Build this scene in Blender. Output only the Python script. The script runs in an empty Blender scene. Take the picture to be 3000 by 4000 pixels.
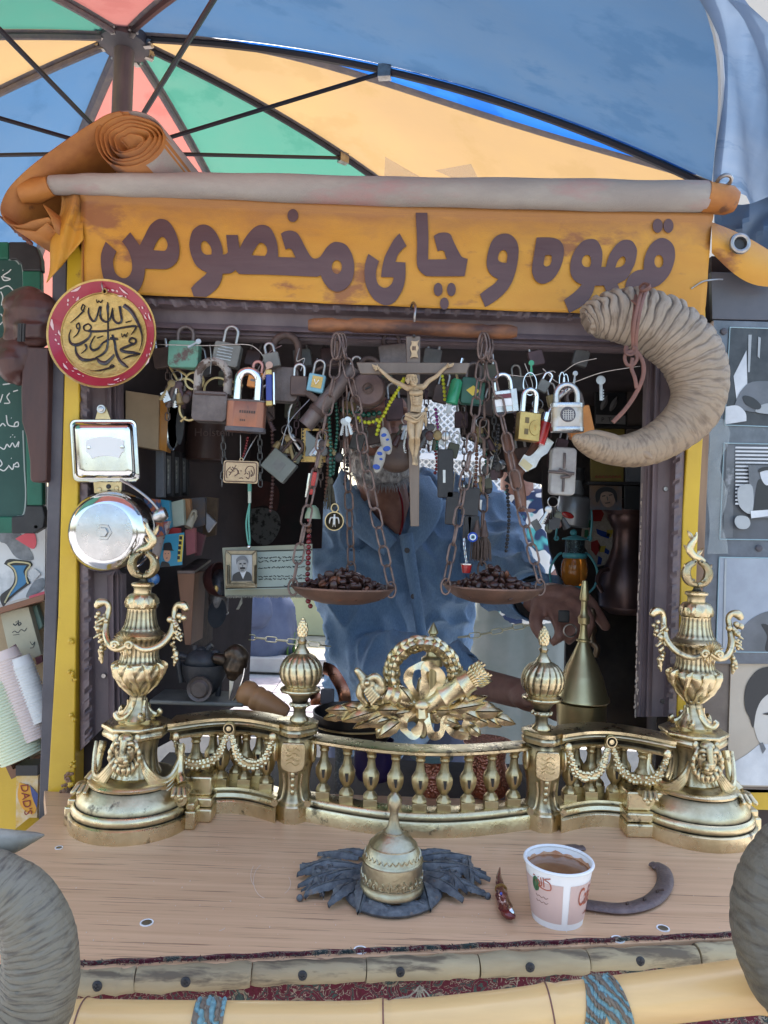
import bpy,bmesh,math,random
from math import pi,sin,cos,radians as rad,sqrt
from mathutils import Vector as V,Matrix,noise
random.seed(7)
SC=bpy.context.scene
COL=SC.collection
# ---------------------------------------------------------------- camera, world, sun, exposure
CAMZ,PIT,ROL,FPX=1.36,rad(1.5),rad(2.0),2800.0
_R=V((1,0,0));_U=V((0,-sin(PIT),cos(PIT)));_F=V((0,cos(PIT),sin(PIT)))
cR=_R*cos(ROL)+_U*sin(ROL);cU=-_R*sin(ROL)+_U*cos(ROL)
cam_d=bpy.data.cameras.new('camera');cam=bpy.data.objects.new('camera',cam_d);COL.objects.link(cam)
m=Matrix((cR,cU,-_F)).transposed().to_4x4();m.translation=V((0,0,CAMZ));cam.matrix_world=m
cam_d.sensor_fit='VERTICAL';cam_d.sensor_height=24;cam_d.lens=24*FPX/4000;cam_d.clip_start=.02;cam_d.clip_end=500
SC.camera=cam
W=bpy.data.worlds.new("World");SC.world=W;W.use_nodes=True
wn=W.node_tree.nodes;wn.clear()
wo=wn.new('ShaderNodeOutputWorld');bg=wn.new('ShaderNodeBackground');sk=wn.new('ShaderNodeTexSky')
SUN_EL,SUN_AZ=rad(58),rad(-18)       # azimuth measured from +Y towards +X
sk.sky_type='NISHITA';sk.sun_disc=False;sk.sun_elevation=SUN_EL;sk.sun_rotation=SUN_AZ
sk.dust_density=4.0;sk.air_density=1.3;sk.ozone_density=1.5;bg.inputs[1].default_value=.15
W.node_tree.links.new(sk.outputs[0],bg.inputs[0]);W.node_tree.links.new(bg.outputs[0],wo.inputs[0])
sun_d=bpy.data.lights.new('sun','SUN');sun_d.energy=3.0;sun_d.angle=rad(.6);sun_d.color=(1,.95,.87)
sun=bpy.data.objects.new('sun',sun_d);COL.objects.link(sun)
sv=V((sin(SUN_AZ)*cos(SUN_EL),cos(SUN_AZ)*cos(SUN_EL),sin(SUN_EL)))
sun.rotation_euler=sv.to_track_quat('Z','Y').to_euler();sun.location=(0,0,8)
vs=SC.view_settings;vs.view_transform='Standard';vs.look='None';vs.gamma=1;vs.use_curve_mapping=False
vs.exposure=1.88
SC.render.engine='CYCLES'
# ---------------------------------------------------------------- pixel helpers (3000 x 4000 photograph)
def ray(px,py):
    a=(px-1500)/FPX;b=(2000-py)/FPX
    sx=a*cos(ROL)-b*sin(ROL);sy=a*sin(ROL)+b*cos(ROL)
    return _F+_R*sx+_U*sy
def P(px,py,Y):
    d=ray(px,py);t=Y/d.y;return V((0,0,CAMZ))+d*t
def G(px,py,z=1.0):
    d=ray(px,py);t=(z-CAMZ)/d.z;return V((0,0,CAMZ))+d*t
def S(n,Y):return n*Y/FPX
def ZZ(x0,y0,s):
    return lambda u,v:(x0+u/s,y0+v/s)
# ---------------------------------------------------------------- materials
MATS={}
def mat(name,c1,c2=None,sc=30,rough=.6,metal=0,bump=0,bsc=None,st=(1,1,1),det=6,c3=None,c3s=60,c3t=.6,
        point=None,spec=.5,coat=0,trans=0,alpha=1,lo=.35,hi=.65,kind='noise',rvar=.0,transl=0,rot=(0,0,0),ior=1.45,sss=0,warp=0):
    m=bpy.data.materials.new(name);m.use_nodes=True;MATS[name]=m
    nt=m.node_tree;N=nt.nodes;L=nt.links;b=N['Principled BSDF'];out=N['Material Output']
    tc=N.new('ShaderNodeTexCoord');mp=N.new('ShaderNodeMapping');mp.inputs['Scale'].default_value=st;mp.inputs['Rotation'].default_value=rot
    L.new(tc.outputs['Object'],mp.inputs[0])
    def tex(s,k='noise',d=det):
        if k=='voronoi':
            t=N.new('ShaderNodeTexVoronoi');t.inputs['Scale'].default_value=s;L.new(mp.outputs[0],t.inputs[0]);return t.outputs['Distance']
        if k=='wave':
            t=N.new('ShaderNodeTexWave');t.inputs['Scale'].default_value=s;t.inputs['Distortion'].default_value=warp or 4;t.inputs['Detail'].default_value=3
            L.new(mp.outputs[0],t.inputs[0]);return t.outputs['Fac']
        t=N.new('ShaderNodeTexNoise');t.inputs['Scale'].default_value=s;t.inputs['Detail'].default_value=d;t.inputs['Roughness'].default_value=.62
        t.inputs['Distortion'].default_value=warp
        L.new(mp.outputs[0],t.inputs[0]);return t.outputs['Fac']
    def ramp(src,a,z):
        r=N.new('ShaderNodeMapRange');r.inputs[1].default_value=a;r.inputs[2].default_value=z;L.new(src,r.inputs[0]);return r.outputs[0]
    def mix(f,a,bb):
        x=N.new('ShaderNodeMix');x.data_type='RGBA';L.new(f,x.inputs[0])
        for s,i in ((a,6),(bb,7)):
            if isinstance(s,tuple):x.inputs[i].default_value=(*s,1)
            else:L.new(s,x.inputs[i])
        return x.outputs[2]
    col=c1
    if c2:col=mix(ramp(tex(sc,kind),lo,hi),c1,c2)
    if c3:col=mix(ramp(tex(c3s),c3t,c3t+.07),col,c3)
    rsrc=None
    if point:# grime settled in the crevices of cast metal: (colour, low, high)
        g=N.new('ShaderNodeNewGeometry');f=ramp(g.outputs['Pointiness'],point[1],point[2])
        n2=tex(90);mm=N.new('ShaderNodeMath');mm.operation='MULTIPLY_ADD';L.new(n2,mm.inputs[0]);mm.inputs[1].default_value=.5
        L.new(f,mm.inputs[2]);cl=N.new('ShaderNodeMath');cl.operation='SUBTRACT';cl.use_clamp=True;L.new(mm.outputs[0],cl.inputs[0]);cl.inputs[1].default_value=.22
        col=mix(cl.outputs[0],point[0],col);rsrc=ramp(cl.outputs[0],0,1)
    if isinstance(col,tuple):b.inputs['Base Color'].default_value=(*col,1)
    else:L.new(col,b.inputs['Base Color'])
    b.inputs['Roughness'].default_value=rough;b.inputs['Metallic'].default_value=metal
    b.inputs['Specular IOR Level'].default_value=spec;b.inputs['Coat Weight'].default_value=coat;b.inputs['IOR'].default_value=ior
    b.inputs['Transmission Weight'].default_value=trans;b.inputs['Alpha'].default_value=alpha
    if sss:b.inputs['Subsurface Weight'].default_value=sss;b.inputs['Subsurface Radius'].default_value=(.01,.004,.002)
    if rvar or rsrc is not None:
        r=N.new('ShaderNodeMapRange');L.new(tex(sc*2.3),r.inputs[0]);r.inputs[1].default_value=.3;r.inputs[2].default_value=.7
        r.inputs[3].default_value=max(.02,rough-rvar);r.inputs[4].default_value=rough+rvar
        if rsrc is not None:
            x=N.new('ShaderNodeMath');x.operation='MULTIPLY_ADD';L.new(rsrc,x.inputs[0]);x.inputs[1].default_value=-.4;
            y=N.new('ShaderNodeMath');y.operation='ADD';y.inputs[1].default_value=.4;L.new(r.outputs[0],y.inputs[0]);L.new(y.outputs[0],x.inputs[2]);L.new(x.outputs[0],b.inputs['Roughness'])
        else:L.new(r.outputs[0],b.inputs['Roughness'])
    if bump:
        bp=N.new('ShaderNodeBump');bp.inputs['Strength'].default_value=min(1,bump);bp.inputs['Distance'].default_value=.002*max(1,bump)
        L.new(tex(bsc or sc,kind),bp.inputs['Height']);L.new(bp.outputs[0],b.inputs['Normal'])
    if transl:
        tr=N.new('ShaderNodeBsdfTranslucent');ms=N.new('ShaderNodeMixShader');ms.inputs[0].default_value=transl
        if isinstance(col,tuple):tr.inputs[0].default_value=(*col,1)
        else:L.new(col,tr.inputs[0])
        L.new(b.outputs[0],ms.inputs[1]);L.new(tr.outputs[0],ms.inputs[2]);L.new(ms.outputs[0],out.inputs[0])
    return m
def srgb(r,g,b):
    f=lambda c:(c/12.92 if c<=.04045 else ((c+.055)/1.055)**2.4)
    return (f(r/255),f(g/255),f(b/255))
GR=(.035,.03,.022)
brass=mat('aged brass',(.82,.69,.44),(.58,.47,.28),sc=22,rough=.3,metal=1,bump=.25,bsc=160,point=(GR,.458,.525),rvar=.1,c3=(.2,.165,.11),c3s=38,c3t=.6)
brass2=mat('dull brass',(.66,.53,.3),(.48,.37,.19),sc=25,rough=.42,metal=1,bump=.2,bsc=120,point=(GR,.46,.53),rvar=.08)
gold=mat('old gilt metal',(.62,.42,.16),(.45,.3,.1),sc=40,rough=.38,metal=.9,bump=.6,bsc=260)
chrome=mat('worn chrome',(.78,.79,.8),(.62,.62,.62),sc=22,rough=.12,metal=1,rvar=.07,c3=(.25,.22,.18),c3s=240,c3t=.7)
chrome_scr=mat('scratched nickel',(.6,.6,.6),(.45,.45,.44),sc=30,rough=.32,metal=1,rvar=.1,bump=.15,bsc=300,c3=(.2,.18,.15),c3s=200,c3t=.68)
steel=mat('steel wire',(.42,.41,.4),(.28,.26,.25),sc=60,rough=.35,metal=1,rvar=.1)
iron=mat('rusty iron',(.13,.085,.07),(.07,.05,.045),sc=80,rough=.62,metal=.55,bump=.5,bsc=200,rvar=.1)
chainm=mat('old chain metal',(.24,.17,.145),(.12,.085,.075),sc=90,rough=.5,metal=.6,bump=.3,bsc=300)
darkmetal=mat('dark lock metal',(.11,.09,.085),(.17,.14,.13),sc=45,rough=.5,metal=.6,bump=.4,bsc=150,c3=(.25,.22,.2),c3s=70,c3t=.66)
peel=mat('peeling grey paint',(.32,.29,.26),(.09,.06,.045),sc=60,rough=.6,metal=.1,bump=.6,lo=.5,hi=.56)
copperlock=mat('copper coloured lock',(.38,.16,.1),(.26,.12,.08),sc=28,rough=.4,metal=.7,bump=.2,bsc=180,c3=(.14,.09,.08),c3s=50,c3t=.63,st=(1,1,.4))
greenpaint=mat('chipped green paint',(.1,.26,.19),(.13,.3,.22),sc=30,rough=.55,c3=(.1,.07,.06),c3s=28,c3t=.54,bump=.4)
greyl=mat('grey zinc lock',(.2,.2,.18),(.14,.14,.13),sc=40,rough=.55,metal=.4,bump=.3)
brasslock=mat('yellow brass lock',(.5,.36,.14),(.4,.28,.1),sc=35,rough=.35,metal=.85,rvar=.1,c3=(.2,.14,.07),c3s=80,c3t=.64)
creaml=mat('cream worn lock',(.5,.43,.33),(.38,.3,.2),sc=26,rough=.4,metal=.4,rvar=.1,c3=(.55,.52,.48),c3s=12,c3t=.5)
orangel=mat('orange lock',(.6,.24,.06),(.45,.17,.05),sc=30,rough=.4,metal=.4)
redl=mat('red lacquer',(.5,.03,.03),(.32,.02,.02),sc=30,rough=.25,coat=.4)
blued=mat('blue enamel',(.03,.05,.25),rough=.3)
lblue=mat('light blue enamel',(.2,.42,.5),(.14,.3,.38),sc=50,rough=.4)
copper=mat('copper',(.5,.22,.14),(.32,.14,.09),sc=35,rough=.32,metal=1,rvar=.12,bump=.2)
black=mat('black plastic',(.018,.018,.02),(.03,.03,.032),sc=40,rough=.45)
inner_shade=mat('dark interior shade',(.02,.017,.018),(.05,.042,.04),sc=14,rough=.8,bump=.6)  # near-black colour carries the shade of the cluttered interior
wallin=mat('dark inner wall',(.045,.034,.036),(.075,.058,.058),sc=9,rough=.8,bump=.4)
framew=mat('dark painted wood',(.105,.078,.085),(.16,.12,.125),sc=22,rough=.5,bump=.35,bsc=90,c3=(.33,.26,.22),c3s=120,c3t=.73,rvar=.1,st=(1,1,.5))
dpost=mat('dark grey painted steel',(.07,.064,.075),(.1,.092,.1),sc=18,rough=.5,bump=.15,bsc=90)
ypost=mat('yellow painted steel',(.55,.34,.02),(.62,.4,.025),sc=9,rough=.4,bump=.25,bsc=60,c3=(.25,.11,.03),c3s=40,c3t=.68,coat=.2)
rustpeel=mat('rusted peeling paint',(.35,.2,.12),(.08,.045,.03),sc=60,rough=.8,bump=.8)
banner=mat('orange tarpaulin',(.52,.235,.03),(.6,.3,.038),sc=6,rough=.5,bump=.25,bsc=500,c3=(.3,.125,.045),c3s=7,c3t=.58,st=(1,1,2.2))
tarpin=mat('orange tarpaulin dirty',(.48,.2,.045),(.3,.11,.03),sc=12,rough=.55,bump=.5,bsc=30,c3=(.14,.06,.03),c3s=22,c3t=.6)
letterm=mat('maroon vinyl lettering',(.082,.038,.038),(.11,.058,.055),sc=8,rough=.33,bump=.2,bsc=40,st=(.4,1,3))
greycan=mat('grey canvas roll',(.42,.39,.35),(.3,.27,.25),sc=9,rough=.85,bump=.5,bsc=700,c3=(.38,.25,.24),c3s=6,c3t=.55,st=(.5,1,1.5))
rubw=mat('unfinished wood edge',(.3,.2,.13),(.2,.13,.09),sc=50,rough=.8,bump=.4,st=(1,1,.15))
def canopy(n,c,c2):return mat(n,c,c2,sc=3.5,rough=.8,transl=.42,bump=.35,bsc=14,c3=tuple(x*.88 for x in c),c3s=5,c3t=.55,lo=.3,hi=.7)
c_blue=canopy('blue canopy cloth',(.05,.115,.215),(.07,.125,.205));c_org=canopy('orange canopy cloth',(.4,.26,.115),(.36,.235,.115))
c_grn=canopy('green canopy cloth',(.055,.2,.145),(.075,.195,.145));c_red=canopy('red canopy cloth',(.38,.125,.105),(.34,.145,.12))
ribm=mat('grey rib tape',(.13,.12,.14),(.2,.17,.16),sc=40,rough=.8,bump=.4)
strutm=mat('black steel rod',(.03,.028,.035),rough=.4,metal=.5)
polem=mat('grey brown pole',(.2,.16,.15),(.13,.11,.11),sc=30,rough=.5,bump=.2,st=(1,1,.2))
bamboo=mat('smooth bamboo',(.72,.47,.2),(.6,.38,.16),sc=30,rough=.32,st=(.08,1,1),bump=.15,coat=.3,c3=(.36,.22,.09),c3s=30,c3t=.68)
bambold=mat('weathered bamboo',(.28,.22,.13),(.4,.33,.2),sc=34,rough=.7,st=(.15,1,1),bump=.6,bsc=70,c3=(.13,.1,.065),c3s=40,c3t=.55)
strap=mat('brown leather strap',(.2,.085,.06),(.13,.06,.045),sc=50,rough=.6,bump=.4)
rope=mat('grey string',(.3,.28,.22),(.2,.18,.15),sc=300,rough=.9,bump=.5)
walnut=mat('dark walnut',(.085,.035,.028),(.05,.022,.02),sc=26,rough=.42,bump=.4,st=(1,1,.25),coat=.1)
beamw=mat('worn wooden beam',(.27,.11,.045),(.06,.028,.022),sc=16,rough=.55,bump=.4,st=(.5,1,1.2),lo=.42,hi=.6)
crossw=mat('grey brown cross wood',(.17,.13,.1),(.12,.09,.07),sc=30,rough=.45,bump=.3,st=(1,1,.2),coat=.15)
ivory=mat('antique gold resin',(.5,.37,.22),(.36,.26,.15),sc=60,rough=.5,metal=.05,point=((.1,.07,.04),.44,.52))
horn_m=mat('ram horn',(.33,.24,.155),(.2,.14,.1),sc=16,rough=.55,bump=.5,bsc=55,c3=(.12,.08,.055),c3s=38,c3t=.64,point=((.1,.07,.05),.42,.5),rvar=.1)
horn_g=mat('grey green horn',(.23,.21,.165),(.1,.085,.07),sc=18,rough=.42,bump=.4,bsc=40,st=(1,1,.7),c3=(.3,.29,.25),c3s=14,c3t=.56,point=((.06,.045,.04),.44,.5),rvar=.1)
slatew=mat('blue black carved wood',(.055,.062,.075),(.15,.16,.17),sc=110,rough=.55,bump=.4,bsc=200,c3=(.2,.14,.1),c3s=60,c3t=.63,point=((.03,.035,.05),.42,.5))
shoe=mat('worn iron horseshoe',(.2,.145,.135),(.13,.095,.095),sc=80,rough=.5,metal=.5,bump=.7,bsc=220)
white=mat('white paint',(.8,.8,.8),rough=.4);paper=mat('white paper cup',(.84,.82,.8),rough=.45)
pinkp=mat('pale pink print',(.62,.45,.4),rough=.45);redink=mat('red brown ink',(.4,.1,.05),rough=.5)
coffee=mat('milky coffee',(.2,.085,.035),(.26,.12,.055),sc=40,rough=.18,coat=.5)
foam=mat('coffee foam stain',(.5,.22,.11),(.6,.35,.2),sc=120,rough=.5)
beanm=mat('roasted coffee bean',(.07,.03,.022),(.045,.018,.014),sc=60,rough=.33,bump=.2,coat=.15)
beanl=mat('light roasted bean',(.2,.07,.035),(.13,.05,.025),sc=60,rough=.4)
panm=mat('rusty scale pan',(.2,.115,.085),(.12,.075,.06),sc=35,rough=.55,metal=.5,bump=.4,c3=(.3,.15,.09),c3s=30,c3t=.64)
skin=mat('tanned skin',(.22,.105,.08),(.30,.15,.11),sc=40,rough=.55,bump=.35,bsc=130,sss=.08)
beard=mat('grey beard',(.6,.6,.6),(.22,.21,.21),sc=160,rough=.8,bump=1.4,bsc=260,st=(1,1,.3))
hairm=mat('dark hair',(.03,.025,.022),(.12,.11,.1),sc=150,rough=.7,bump=1)
denim=mat('blue denim shirt',(.14,.24,.4),(.23,.35,.52),sc=420,rough=.85,bump=.5,bsc=420,st=(1,1,.35),lo=.3,hi=.7)
denim2=mat('navy cotton',(.05,.065,.12),(.07,.09,.15),sc=10,rough=.9,bump=.4)
pattern=mat('patterned shirt cloth',(.7,.7,.68),(.03,.05,.12),sc=14,rough=.85,lo=.5,hi=.52,c3=(.1,.45,.45),c3s=18,c3t=.58,det=1)
khaki=mat('green grey trousers',(.16,.19,.18),(.22,.24,.23),sc=8,rough=.9,bump=.3)
chalkb=mat('green chalkboard',(.018,.06,.05),(.03,.085,.07),sc=9,rough=.7);chalk=mat('chalk',(.62,.64,.62),rough=.9)
chalkf=mat('green plastic frame',(.012,.13,.08),(.01,.1,.06),sc=20,rough=.4)
platered=mat('crimson enamel',(.3,.012,.035),(.36,.03,.055),sc=20,rough=.3,coat=.3);pinkw=mat('pink white enamel',(.7,.5,.5),rough=.35)
inkb=mat('black enamel lines',(.025,.025,.035),rough=.22,coat=.5)
amber=mat('amber glass',(.75,.28,.04),(.6,.2,.03),sc=30,rough=.08,trans=.55,ior=1.45)
teal=mat('teal painted tin',(.08,.33,.36),(.06,.26,.3),sc=50,rough=.4,bump=.2)
silverp=mat('silver paint',(.3,.32,.33),(.24,.25,.27),sc=20,rough=.35,metal=.6)
tan=mat('tan book cloth',(.38,.28,.17),(.3,.22,.13),sc=18,rough=.7,bump=.2);cardyel=mat('pale yellow card',(.62,.55,.3),(.5,.45,.28),sc=12,rough=.7)
grnpaper=mat('faded green document',(.33,.38,.3),(.28,.33,.27),sc=12,rough=.6);inkd=mat('dark ink',(.04,.045,.05),rough=.7)
pgrey=mat('photo grey',(.4,.42,.43),(.3,.32,.33),sc=14,rough=.35);pdark=mat('photo black',(.03,.032,.035),rough=.3);plight=mat('photo white',(.68,.7,.72),(.45,.47,.5),sc=16,rough=.3)
pmid=mat('photo mid grey',(.16,.17,.19),(.1,.11,.12),sc=18,rough=.3,c3=(.3,.31,.33),c3s=16,c3t=.6);ptan=mat('sepia photo',(.5,.44,.36),(.42,.36,.29),sc=8,rough=.4)
marble=mat('marbled black laminate',(.08,.095,.115),(.13,.15,.18),sc=45,rough=.3,c3=(.16,.18,.2),c3s=60,c3t=.62,bump=.1,coat=.4)
cyanp=mat('turquoise print',(.04,.3,.45),(.05,.25,.4),sc=30,rough=.4);redp=mat('red print',(.45,.04,.04),rough=.5);yelp=mat('yellow print',(.65,.5,.08),rough=.5)
beadr=mat('dark red bead',(.16,.01,.015),rough=.15,coat=.5);beadg=mat('dark green bead',(.01,.09,.06),rough=.15,coat=.5);beady=mat('lime yellow bead',(.5,.52,.03),rough=.35)
beadp=mat('brown wood bead',(.12,.05,.03),rough=.4);tassel=mat('dark tassel thread',(.05,.045,.03),(.1,.09,.06),sc=200,rough=.9)
greeng=mat('green plastic',(.03,.3,.14),(.02,.22,.1),sc=30,rough=.25,coat=.3);bluee=mat('eye blue',(.01,.06,.35),rough=.15)
plasterw=mat('grimy painted wall',(.45,.44,.25),(.36,.36,.22),sc=2,rough=.9);beigew=mat('beige building wall',(.62,.55,.47),(.58,.51,.43),sc=.6,rough=.9)
grille=mat('white grille metal',(.75,.77,.78),rough=.5);pavem=mat('pale paving stone',(.42,.4,.38),(.34,.32,.31),sc=8,rough=.85,bump=.3);paver2=mat('violet grey paving brick',(.2,.18,.2),(.26,.24,.26),sc=12,rough=.9,bump=.4)
mortar=mat('paving joint',(.3,.29,.28),(.38,.36,.34),sc=30,rough=.95);grassm=mat('weed leaves',(.06,.16,.03),(.1,.2,.04),sc=30,rough=.7)
asph=mat('ground paving',(.3,.29,.28),(.24,.23,.23),sc=2,rough=.9,bump=.2)
handlew=mat('turned light wood',(.42,.21,.09),(.34,.17,.075),sc=18,rough=.45,st=(.3,1,1),bump=.2);boxw=mat('brown wooden box',(.22,.1,.055),(.17,.08,.045),sc=20,rough=.5,st=(1,1,.2),bump=.2)
foil=mat('brown foil wrapper',(.18,.02,.02),(.12,.02,.02),sc=30,rough=.2,metal=.3,coat=.5)
yarn=mat('blue brown yarn',(.17,.3,.32),(.2,.16,.12),sc=60,rough=.95,bump=1,kind='wave',warp=8,lo=.42,hi=.5,rot=(0,.9,0))
def hornmat(name,light,dark,tipc,streak):
    m=mat(name,light,tuple(c*.75 for c in light),sc=26,rough=.5,bump=.7,bsc=140,point=(tuple(c*.5 for c in dark),.43,.49))
    nt=m.node_tree;N=nt.nodes;L=nt.links;b=N['Principled BSDF'];src=b.inputs['Base Color'].links[0].from_socket
    def at(n):a=N.new('ShaderNodeAttribute');a.attribute_name=n;return a.outputs['Fac']
    def mx(f,a,c):x=N.new('ShaderNodeMix');x.data_type='RGBA';L.new(f,x.inputs[0]);(L.new(a,x.inputs[6]) if not isinstance(a,tuple) else None);x.inputs[7].default_value=(*c,1);return x.outputs[2]
    r=N.new('ShaderNodeMapRange');L.new(at('len'),r.inputs[0]);r.inputs[1].default_value=.25;r.inputs[2].default_value=.6;o=mx(r.outputs[0],src,tipc)
    cb=N.new('ShaderNodeCombineXYZ');L.new(at('len'),cb.inputs[0]);L.new(at('around'),cb.inputs[1]);mp=N.new('ShaderNodeMapping');mp.inputs['Scale'].default_value=(90,4,1);L.new(cb.outputs[0],mp.inputs[0])
    n=N.new('ShaderNodeTexNoise');n.inputs['Scale'].default_value=1;n.inputs['Detail'].default_value=6;L.new(mp.outputs[0],n.inputs[0])
    q=N.new('ShaderNodeMapRange');L.new(n.outputs['Fac'],q.inputs[0]);q.inputs[1].default_value=.5;q.inputs[2].default_value=.68;q.inputs[4].default_value=.75;o=mx(q.outputs[0],o,streak)
    g=N.new('ShaderNodeMapRange');L.new(at('groove'),g.inputs[0]);g.inputs[1].default_value=.5;g.inputs[2].default_value=0;g.inputs[4].default_value=.85;gf=N.new('ShaderNodeMath');gf.operation='MULTIPLY';L.new(g.outputs[0],gf.inputs[0]);gr=N.new('ShaderNodeMapRange');L.new(at('len'),gr.inputs[0]);gr.inputs[1].default_value=.25;gr.inputs[2].default_value=.55;gr.inputs[3].default_value=1;gr.inputs[4].default_value=.3;L.new(gr.outputs[0],gf.inputs[1]);o=mx(gf.outputs[0],o,dark)
    pm_=[l for l in L if l.to_socket==b.inputs['Base Color']][0];L.remove(pm_);L.new(o,b.inputs['Base Color']);return m
def wood_top():
    m=mat('wood grain laminate',(.72,.455,.275),(.57,.335,.19),sc=70,rough=.42,st=(.03,1.5,1),bump=.05,c3=(.3,.165,.1),c3s=260,c3t=.575,lo=.3,hi=.7,rvar=.06,det=9)
    return m
tabletop=wood_top()
def grime_top(m,colr,lo_,hi_):# weathered dirty band that has settled along the upper edge of the cloth
    nt=m.node_tree;N=nt.nodes;L=nt.links;b=N['Principled BSDF'];l=b.inputs['Base Color'].links[0];src=l.from_socket;L.remove(l)
    tc=N.new('ShaderNodeTexCoord');sp=N.new('ShaderNodeSeparateXYZ');L.new(tc.outputs['Generated'],sp.inputs[0]);n=N.new('ShaderNodeTexNoise');n.inputs['Scale'].default_value=9;n.inputs['Detail'].default_value=8;n.inputs['Roughness'].default_value=.7
    mp=N.new('ShaderNodeMapping');mp.inputs['Scale'].default_value=(1.5,1,.6);L.new(tc.outputs['Generated'],mp.inputs[0]);L.new(mp.outputs[0],n.inputs[0])
    a=N.new('ShaderNodeMath');a.operation='MULTIPLY_ADD';L.new(n.outputs['Fac'],a.inputs[0]);a.inputs[1].default_value=.55;L.new(sp.outputs[2],a.inputs[2])
    r=N.new('ShaderNodeMapRange');L.new(a.outputs[0],r.inputs[0]);r.inputs[1].default_value=lo_;r.inputs[2].default_value=hi_;r.inputs[4].default_value=.75
    x=N.new('ShaderNodeMix');x.data_type='RGBA';L.new(r.outputs[0],x.inputs[0]);L.new(src,x.inputs[6]);x.inputs[7].default_value=(*colr,1);L.new(x.outputs[2],b.inputs['Base Color'])
grime_top(banner,(.3,.13,.055),.92,1.2)
def carpet():
    m=mat('red patterned carpet',(.12,.012,.03),(.09,.012,.02),sc=300,rough=.95,bump=.8,bsc=900)
    nt=m.node_tree;N=nt.nodes;L=nt.links;b=N['Principled BSDF'];tc=N.new('ShaderNodeTexCoord')
    src=b.inputs['Base Color'].links[0].from_socket
    v=N.new('ShaderNodeTexVoronoi');v.inputs['Scale'].default_value=42;L.new(tc.outputs['Object'],v.inputs[0])
    n=N.new('ShaderNodeTexNoise');n.inputs['Scale'].default_value=75;n.inputs['Distortion'].default_value=2.5;L.new(tc.outputs['Object'],n.inputs[0])
    def step(s,lo,hi,a,b2,prev,colr):
        r=N.new('ShaderNodeMath');r.operation='COMPARE';L.new(s,r.inputs[0]);r.inputs[1].default_value=lo;r.inputs[2].default_value=hi
        x=N.new('ShaderNodeMix');x.data_type='RGBA';L.new(r.outputs[0],x.inputs[0]);L.new(prev,x.inputs[6]);x.inputs[7].default_value=(*colr,1);return x.outputs[2]
    o=step(v.outputs['Distance'],0,.28,0,0,src,(.035,.05,.05))
    o=step(v.outputs['Distance'],.33,.035,0,0,o,(.25,.2,.14))
    o=step(v.outputs['Distance'],0,.08,0,0,o,(.3,.1,.04))
    o=step(n.outputs['Fac'],.5,.014,0,0,o,(.3,.26,.2));o=step(n.outputs['Fac'],.6,.03,0,0,o,(.05,.08,.07))
    L.new(o,b.inputs['Base Color']);return m
carpetm=carpet()
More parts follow.
